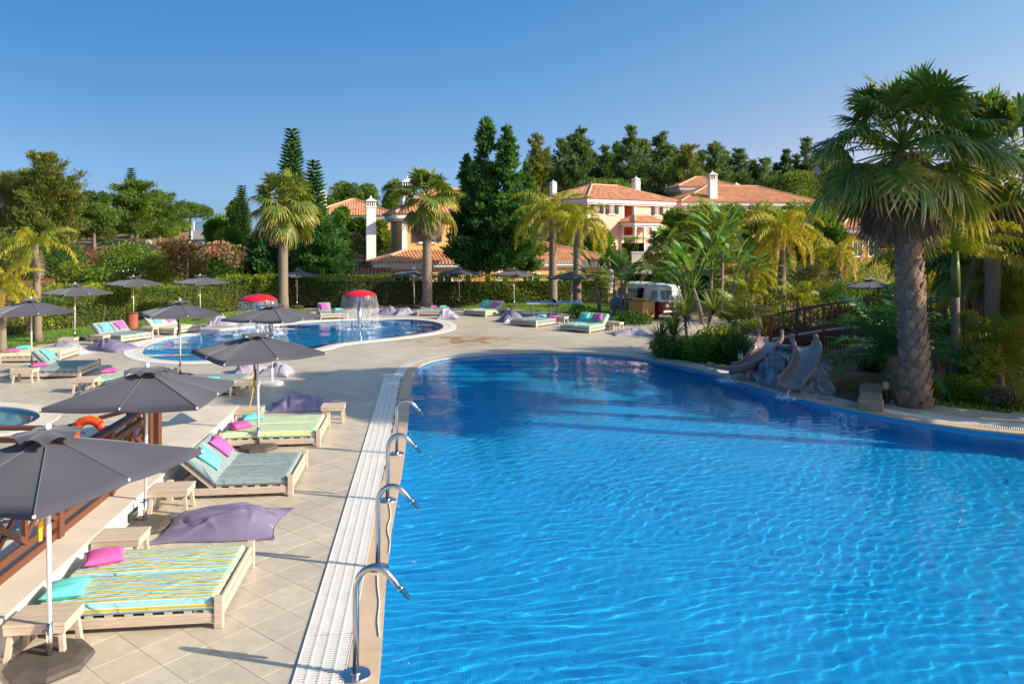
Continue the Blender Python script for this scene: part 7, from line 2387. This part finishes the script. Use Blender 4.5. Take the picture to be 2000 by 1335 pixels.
queen_palm('feathery palm in the shade behind the second fan palm', PX(1905, 28.5), 28.5, 4.3, .17, 2.6, 18, 'queen', 1.9, 0, hi=75, lo=-25, leaf=.5, nl=54, n_dead=2)
queen_palm('low feathery palm with arching fronds at the right border', PX(1975, 25.5), 25.5, 2.6, .16, 2.4, 17, 'queen', 1.7, 0, hi=75, lo=-20, leaf=.48, nl=54)
queen_palm('feathery palm between the big palm trunk and the slim palms', PX(1835, 31), 31, 3.4, .16, 2.3, 16, 'queen', 1.9, 0, hi=75, lo=-25, leaf=.46, nl=50, n_dead=2)
queen_palm('young feathery palm behind the left end of the footbridge', PX(1560, 39), 39, 1.2, .17, 1.9, 17, 'queen', 1.4, 0, hi=80, lo=0, leaf=.42, nl=46, name='young_palm', group='young palms')
queen_palm('young feathery palm right of the large banana like plants', PX(1470, 46), 46, 2.4, .17, 2.0, 17, 'queen', 1.7, 0, hi=78, lo=-15, leaf=.42, nl=46, name='young_palm', group='young palms')
for i, (px, D, h, L, n, mt, lab) in enumerate([(1930, 30, 4.6, 2.8, 20, 'queen', 'tall feathery palm behind the second fan palm at right'), (1880, 33, 2.0, 2.2, 18, 'queen', 'low feathery palm in the gap right of the big palm trunk'), (1950, 22.6, 1.3, 1.7, 16, 'queen', 'young feathery palm near the pool rim at the right border')]):
    queen_palm(lab, PX(px, D), D, h, .16, L, n, mt, 1.9, 0, hi=78, lo=-20, leaf=.5, nl=54)
fan_palm('third fan palm low behind the slim palms at the right border', PX(1945, 27.5), 27.5, 3.6, .22, .18, 1.15, 34, 10, 'fan', 22, 0, 0, detail='m3', lo=-38, droop=.34, pet=1.1, dead_elev=-68)
# giant bird of paradise (banana like) clumps
def paddle_leaf(elev, pet, L, W, seed, bend=.7, split=.35, vb=.45):
    r_ = np.random.default_rng(seed); n = 11
    pts, tang = [np.zeros(3)], []; e = elev
    for i in range(4):
        d = np.array([math.cos(e), 0, math.sin(e)]); tang.append(d); pts.append(pts[-1] + d * pet / 4); e -= .03
    V, F, v = [], [], []; s = np.array([0, 1., 0])
    for i, p in enumerate(pts):
        w = .045 - .005 * i
        V += [p + s * w, p - s * w, p + np.array([0, 0, w * .6])]
    for i in range(4):
        for j in range(3): F.append((3 * i + j, 3 * i + (j + 1) % 3, 3 * i + 3 + (j + 1) % 3, 3 * i + 3 + j)); v.append(.7)
    p = pts[-1]; b0 = len(V)
    ups = []
    for i in range(n):
        t = i / (n - 1); d = np.array([math.cos(e), 0, math.sin(e)]); u = np.array([-math.sin(e), 0, math.cos(e)])
        w = W / 2 * (math.sin(PI * (.06 + .90 * t ** .85)) ** .65) * (1 if i < n - 1 else .05)
        fold = .22
        V += [p - s * w + u * w * fold, p, p + s * w + u * w * fold]
        p = p + d * L / (n - 1); e -= bend / (n - 1)
    for i in range(n - 1):
        for j in (0, 1):
            a = b0 + 3 * i + j
            if r_.random() < split and 0 < i < n - 2:    # torn edge: pull the outer corner back along the blade
                o = a if j == 0 else a + 1
                V[o] = V[o] * 1.0 + (V[o - 3] - V[o]) * .35 + np.array([0, 0, -.05])
            F.append((a, a + 1, a + 4, a + 3)); v.append(np.clip(vb + r_.normal(0, .08), 0, 1))
    return np.array(V), np.array(F), np.array(v)

def banana(label, x, y, h, n, L, seed, lean=(0, 0), spread=PI, trunks=1, rz=0, r=.11, group='banana like strelitzia plants'):
    root = thing('banana_plant', label, 'plant', (x, y, tz(x, y)), rz, group)
    r_ = random.Random(seed)
    pts = [(lean[0] * t ** 1.4, lean[1] * t ** 1.4, h * t) for t in np.linspace(0, 1, 8)]
    MB().tube(pts, [r * 1.1, r, r, r * .95, r * .95, r * .9, r * .8, r * .6], 9).build('trunk', MT['palm_bark'], root, smooth=True)
    top = Vector(pts[-1])
    n = int(n * 1.5)
    for i in range(n):
        el = 86 - 62 * (i / max(1, n - 1)) ** 1.1
        c = int(round(el / 12)) * 12; q = r_.randrange(3)
        me = frond_mesh(f'b{c}{q}{L:.1f}', lambda: paddle_leaf(R(c), L * .75, L, L * .40, c * 3 + q, .5 + .5 * (1 - c / 90), vb=.35 + .12 * q), 'banana')
        o = link('leaf', me, None, root, top, (r_.uniform(-.1, .1), 0, (0 if i % 2 else PI) + r_.gauss(0, .55)))
        s_ = r_.uniform(.8, 1.1); o.scale = (s_, s_, s_)
    return root
for i, (px, D, top_y, n, L, ln, lab) in enumerate([
    (1172, 43.8, 548, 9, 1.25, (-.25, 0), 'leftmost banana like plant with a bent trunk beside the aqua bed'),
    (1200, 43.2, 552, 6, 1.15, (0, 0), 'second banana like plant, slim trunk behind the aqua bed'),
    (1212, 42.8, 556, 6, 1.2, (.12, 0), 'third banana like plant left of the van'),
    (1222, 42.6, 548, 6, 1.2, (.0, 0), 'fourth banana like plant with the darkest trunk, left of the van'),
    (1233, 42.0, 568, 5, .95, (.28, 0), 'leaning banana like plant right in front of the van door'),
    (1372, 39.5, 560, 8, 1.5, (-.5, 0), 'large banana like plant at the right end of the van'),
    (1386, 41, 520, 8, 1.6, (.1, 0), 'tall banana like plant behind the young palm'),
    (1408, 42, 470, 9, 1.7, (.1, 0), 'tallest banana like plant with leaves reaching over the cream villa'),
    (1425, 40, 545, 7, 1.35, (.3, 0), 'banana like plant right of the tallest one'),
    (1345, 41.5, 590, 6, 1.2, (-.1, 0), 'low banana like plant covering the front of the van'),
    (1335, 47, 540, 7, 1.4, (.0, 0), 'banana like plant behind the van roof'),
    (1455, 44, 530, 7, 1.4, (.1, 0), 'banana like plant left of the golden palm behind the slides')]):
    x = PX(px, D); banana(lab, x, D, max(.5, ZZ(top_y, D)), n, L, 40 + i, ln, rz=R(random.uniform(-25, 25)))

# sword leaved rosettes
def rosette(parent, c, rad, n, seed, mat, up=.2, wid=.05):
    r_ = np.random.default_rng(seed); V, F, v = [], [], []
    for i in range(n):
        d = r_.normal(size=3); d[2] = abs(d[2]) * .9 + up * r_.uniform(-1.2, 1.4); d /= np.linalg.norm(d)
        s = np.cross(d, [0, 0, 1.]); s /= np.linalg.norm(s) + 1e-6
        L = rad * r_.uniform(.75, 1.1); b = len(V)
        for t, w in ((0, .6), (.5, 1), (.8, .6), (1, .05)):
            p = np.array(c) + d * L * t + np.array([0, 0, -.28 * L * t ** 2.5 * (1 - abs(d[2]))])
            V += [p - s * wid * w * .5, p + s * wid * w * .5]
        cc = np.clip(r_.normal(.5, .18), 0, 1)
        for q in range(3): F.append((b + 2 * q, b + 2 * q + 1, b + 2 * q + 3, b + 2 * q + 2)); v.append(cc)
    return link('leaf_rosette', np_mesh('leaf_rosette', np.array(V), np.array(F), np.array(v), FO[mat]), None, parent)
def yucca(label, x, y, heads, mat='yucca', n=95, wid=.045, group='spiky rosette plants', name='yucca'):
    root = thing(name, label, 'plant', (x, y, tz(x, y)), 0, group)
    for i, (dx_, dy_, z, r_) in enumerate(heads):
        if z > .3: MB().tube([(dx_ * .4, dy_ * .4, 0), (dx_ * .7, dy_ * .7, z * .5), (dx_, dy_, z)], [.07, .06, .055], 8).build('stem', MT['bark'], root, smooth=True)
        rosette(root, (dx_, dy_, z), r_, n, int(x * 100) + i, mat, wid=wid)
    return root
yucca('spiky plant with two bright heads at the corner of the terrace near the van', PX(1350, 29.6), 29.6, [(-.25, 0, 1.5, 1.1), (.95, .3, 1.6, 1.1)], n=140, wid=.055)
yucca('lower spiky plant at the left front of the bushes by the pool', PX(1316, 28.9), 28.9, [(0, 0, .8, 1.05), (-.4, .5, .55, .85)], n=130, wid=.055)
yucca('bronze spiky clump in front of the golden palm trunk', PX(1492, 34.5), 34.5, [(0, 0, .15, 1.3), (.5, .4, .15, 1.0)], 'bronze', 80, .05)
yucca('dark spiky clump at the left end of the footbridge', PX(1530, 38), 38, [(0, 0, .3, 1.2)], 'deep', 90, .06)
yucca('bright spiky plant right behind the trunk of the big palm', PX(1850, 23.2), 23.2, [(0, 0, .95, .75), (.3, .4, 1.7, .8)])
yucca('spiky plant by the brown fence at right', PX(1830, 27), 27, [(0, 0, 1.4, .8)], 'yucca')
yucca('spiky plant in the shade beyond the footbridge', PX(1590, 41), 41, [(0, 0, 1.0, 1.0), (.8, .3, .5, .9)], 'deep', 90, .06)
yucca('grassy tuft at the right border by the pool rim', PX(1985, 19.9), 19.9, [(0, 0, .05, .55), (.3, .2, .05, .5)], 'lime', 90, .025, name='grass_tuft')

GP2 = 'garden bushes round the slides and palms'
for lab, px, D, w, h, mt, n, L, W in [
    ('dark low bush under the spiky plants at the pool corner', 1325, 28.2, 1.7, .62, 'deep', 2600, .13, .06),
    ('glossy bush in the middle of the bed left of the slides', 1378, 27.6, 1.9, .85, 'shrub', 3200, .13, .06),
    ('leafy bush around the left bollard light', 1437, 26.9, 1.8, 1.0, 'deep', 3200, .13, .06),
    ('bright bush behind the spiky heads', 1400, 29.4, 2.0, 1.15, 'lime', 2800, .13, .07),
    ('low bush at the front edge near the tiles', 1298, 29.2, 1.3, .55, 'shrub', 1700, .12, .06),
    ('low bush at the base of the banana trunks beside the van', 1240, 39.5, 2.2, .55, 'deep', 1800, .14, .07),
    ('tuft of green at the base of the parasol by the aqua bed', 1135, 42.5, 1.8, .65, 'shrub', 1500, .14, .07),
    ('small grey green bush at the right foot of the big palm', 1882, 21.0, 1.2, .72, 'shrub', 2400, .09, .05),
    ('rounded yellow green bush right of the big palm', 1918, 22.0, 1.35, 1.55, 'lime', 4200, .10, .06),
    ('low grey bush at the right border', 1958, 20.2, 1.1, .55, 'grey', 1700, .08, .04),
    ('airy bamboo like bush at the right border', 1985, 24.5, 1.7, 3.1, 'lime', 4200, .17, .04),
    ('leafy bush in the shade between the slim palms', 1900, 27.5, 2.2, 1.7, 'shrub', 3000, .15, .06),
    ('dark bush behind the slim palms at right', 1960, 30, 3.2, 2.6, 'deep', 4000, .17, .07),
    ('shaded bush at the back of the slide apron', 1712, 25.5, 1.3, .8, 'deep', 1700, .12, .06),
    ('dark bush under the footbridge left end', 1525, 35.5, 2.2, .9, 'deep', 2200, .14, .07),
    ('low planting beside the gravel path', 1475, 36.5, 2.2, .5, 'shrub', 1700, .12, .06),
    ('dark bushes behind the van', 1310, 49, 3.4, 2.3, 'deep', 3600, .17, .08),
    ('mixed green bush behind the young palm', 1440, 48, 3.6, 2.4, 'shrub', 3800, .17, .08),
    ('tall green bush behind the golden palm trunk', 1500, 50, 4.4, 3.4, 'shrub', 5200, .18, .08),
    ('grey mauve bush right of the golden palm', 1590, 47, 4.2, 2.9, 'grey', 4600, .17, .06),
    ('dark bush behind the round fan bush', 1640, 43, 3.6, 2.0, 'deep', 3600, .17, .08),
    ('sunlit bush below the ochre house at right', 1690, 52, 5, 3.0, 'lime', 4200, .18, .08),
    ('dark shrubbery left of the big palm trunk', 1715, 38, 3.2, 1.8, 'deep', 3600, .16, .08),
    ('shrubbery right behind the big palm trunk', 1810, 36, 4.4, 3.0, 'shrub', 4600, .17, .08),
    ('sunlit bush in the gap right of the big palm', 1880, 42, 5.0, 3.2, 'lime', 4600, .18, .08),
    ('dark rounded bush at the far right', 1975, 38, 5.0, 3.4, 'deep', 5000, .17, .08),
    ('low green planting right of the slides', 1760, 23.5, 1.0, .5, 'deep', 1300, .1, .06)]:
    shrub(lab, PX(px, D), D, w, h, mt, n, L, W, group=GP2)
for lab, px, D, top, w, mt in [('yellow green tree before the left half of the cream villa', 1370, 74, 398, 110, 'lime'), ('leafy tree under the tall white chimney', 1425, 78, 396, 100, 'shrub'), ('bushy tree under the right eave of the cream villa', 1555, 78, 398, 110, 'shrub'), ('yellow green tree in front of the cream villa', 1395, 70, 412, 120, 'lime'), ('leafy tree between the pink and the cream villa', 1320, 76, 405, 70, 'shrub'),
                               ('tree filling the gap right of the cream villa', 1600, 80, 395, 110, 'shrub'), ('round leafy tree screening the ochre house at right', 1618, 62, 418, 84, 'shrub'), ('light green tree beside the ochre house at right', 1572, 60, 440, 80, 'lime'), ('green tree left of the pink villa', 1105, 70, 400, 70, 'shrub'),
                               ('green tree behind the weeping palms', 1170, 66, 440, 70, 'shrub'), ('tree in front of the right half of the cream villa', 1490, 72, 400, 120, 'lime'),
                               ('tree at the right border behind the second fan palm', 1930, 60, 380, 200, 'shrub'), ('dark tree behind the big palm trunk', 1790, 62, 430, 150, 'shrub')]:
    tree(lab, px, D, top, w, 'round', mt, 5200, .26, .11, ncl=44, name='leafy_tree', r0=.16, base=.12)

# trees standing just outside the right border; they throw the shade over the slides
for i, (x, y, h, w) in enumerate([(19.5, 19.0, 7.2, 5.0), (22.5, 22.5, 8.0, 5.0), (21.5, 27.0, 6.5, 4.5)]):
    tree(('first', 'second', 'third', 'fourth')[i] + ' leafy garden tree beyond the right border, counted from the pool', 2000, y, 0, 0, 'round', 'shrub', 6500, .30, .16, name='leafy_tree', xy=(x, y), ztop=h, w=w, ncl=44, r0=.18, base=.22)

for i, (x, y, h) in enumerate([(16.8, 15.7, 10.6), (20.5, 16.2, 12.2)]):
    fan_palm(('nearer', 'farther')[i] + ' tall fan palm beyond the right border whose crown shades the terrace', x, y, h, .24, .2, 1.35, 34, 8, 'fan', 20, 0, 0, detail='off', pet=1.1, lo=-40, droop=.34)

# ---- blades of lawn grass near the beds
def grass(name, pts, n, z, lab):
    P = resample(smooth_closed(pts, 6), .6); x0, y0 = P.min(0); x1, y1 = P.max(0)
    x = VR.uniform(x0, x1, n * 2); y = VR.uniform(y0, y1, n * 2); k = inside(P, x, y); x, y = x[k][:n], y[k][:n]
    V, F = leaf_quads(np.c_[x, y, np.full(len(x), z)], unit(len(x)) * .35 + np.array([0, 0, 1]), VR.uniform(.04, .09, len(x)), .022)
    o = link(name, np_mesh(name, V, F, np.clip(VR.normal(.55, .2, len(x)), 0, 1), FO['shrub']))
    tag(o, lab, 'grass', kind='stuff')
grass('grass_blades', LAWN1, 16000, .012, 'short grass blades of the left lawn')
grass('grass_blades', LAWN2, 14000, .012, 'short grass blades of the lawn under the tennis table')
# low ground cover in the right hand beds
def cover(lab, cx, cy, rx, ry, n, mat):
    a = VR.uniform(0, 2 * PI, n); r_ = np.sqrt(VR.random(n)); x = cx + rx * r_ * np.cos(a); y = cy + ry * r_ * np.sin(a)
    k = ~inside(DECK, x, y) | (terrain_z(x, y) < -1); k = ~inside(DECK, x, y); x, y = x[k], y[k]
    V, F = leaf_quads(np.c_[x, y, terrain_z(x, y) + .01], unit(len(x)) * .9 + np.array([0, 0, .8]), VR.uniform(.06, .16, len(x)), VR.uniform(.03, .07, len(x)))
    o = link('ground_cover', np_mesh('ground_cover', V, F, np.clip(VR.normal(.45, .2, len(x)), 0, 1), FO[mat]))
    tag(o, lab, 'ground cover', kind='stuff')
cover('low creeping plants under the big palm and along the right rim', 13.5, 21.5, 4.0, 3.2, 9000, 'lime')
cover('low plants on the soil behind the slides', 12.5, 38, 6, 6, 9000, 'shrub')
cover('low plants on the soil at the foot of the left hedge', -21, 38, 4, 9, 9000, 'deep')
cover('dry grass tufts on the sandy bank', -28, 54, 11, 10, 7000, 'dry')
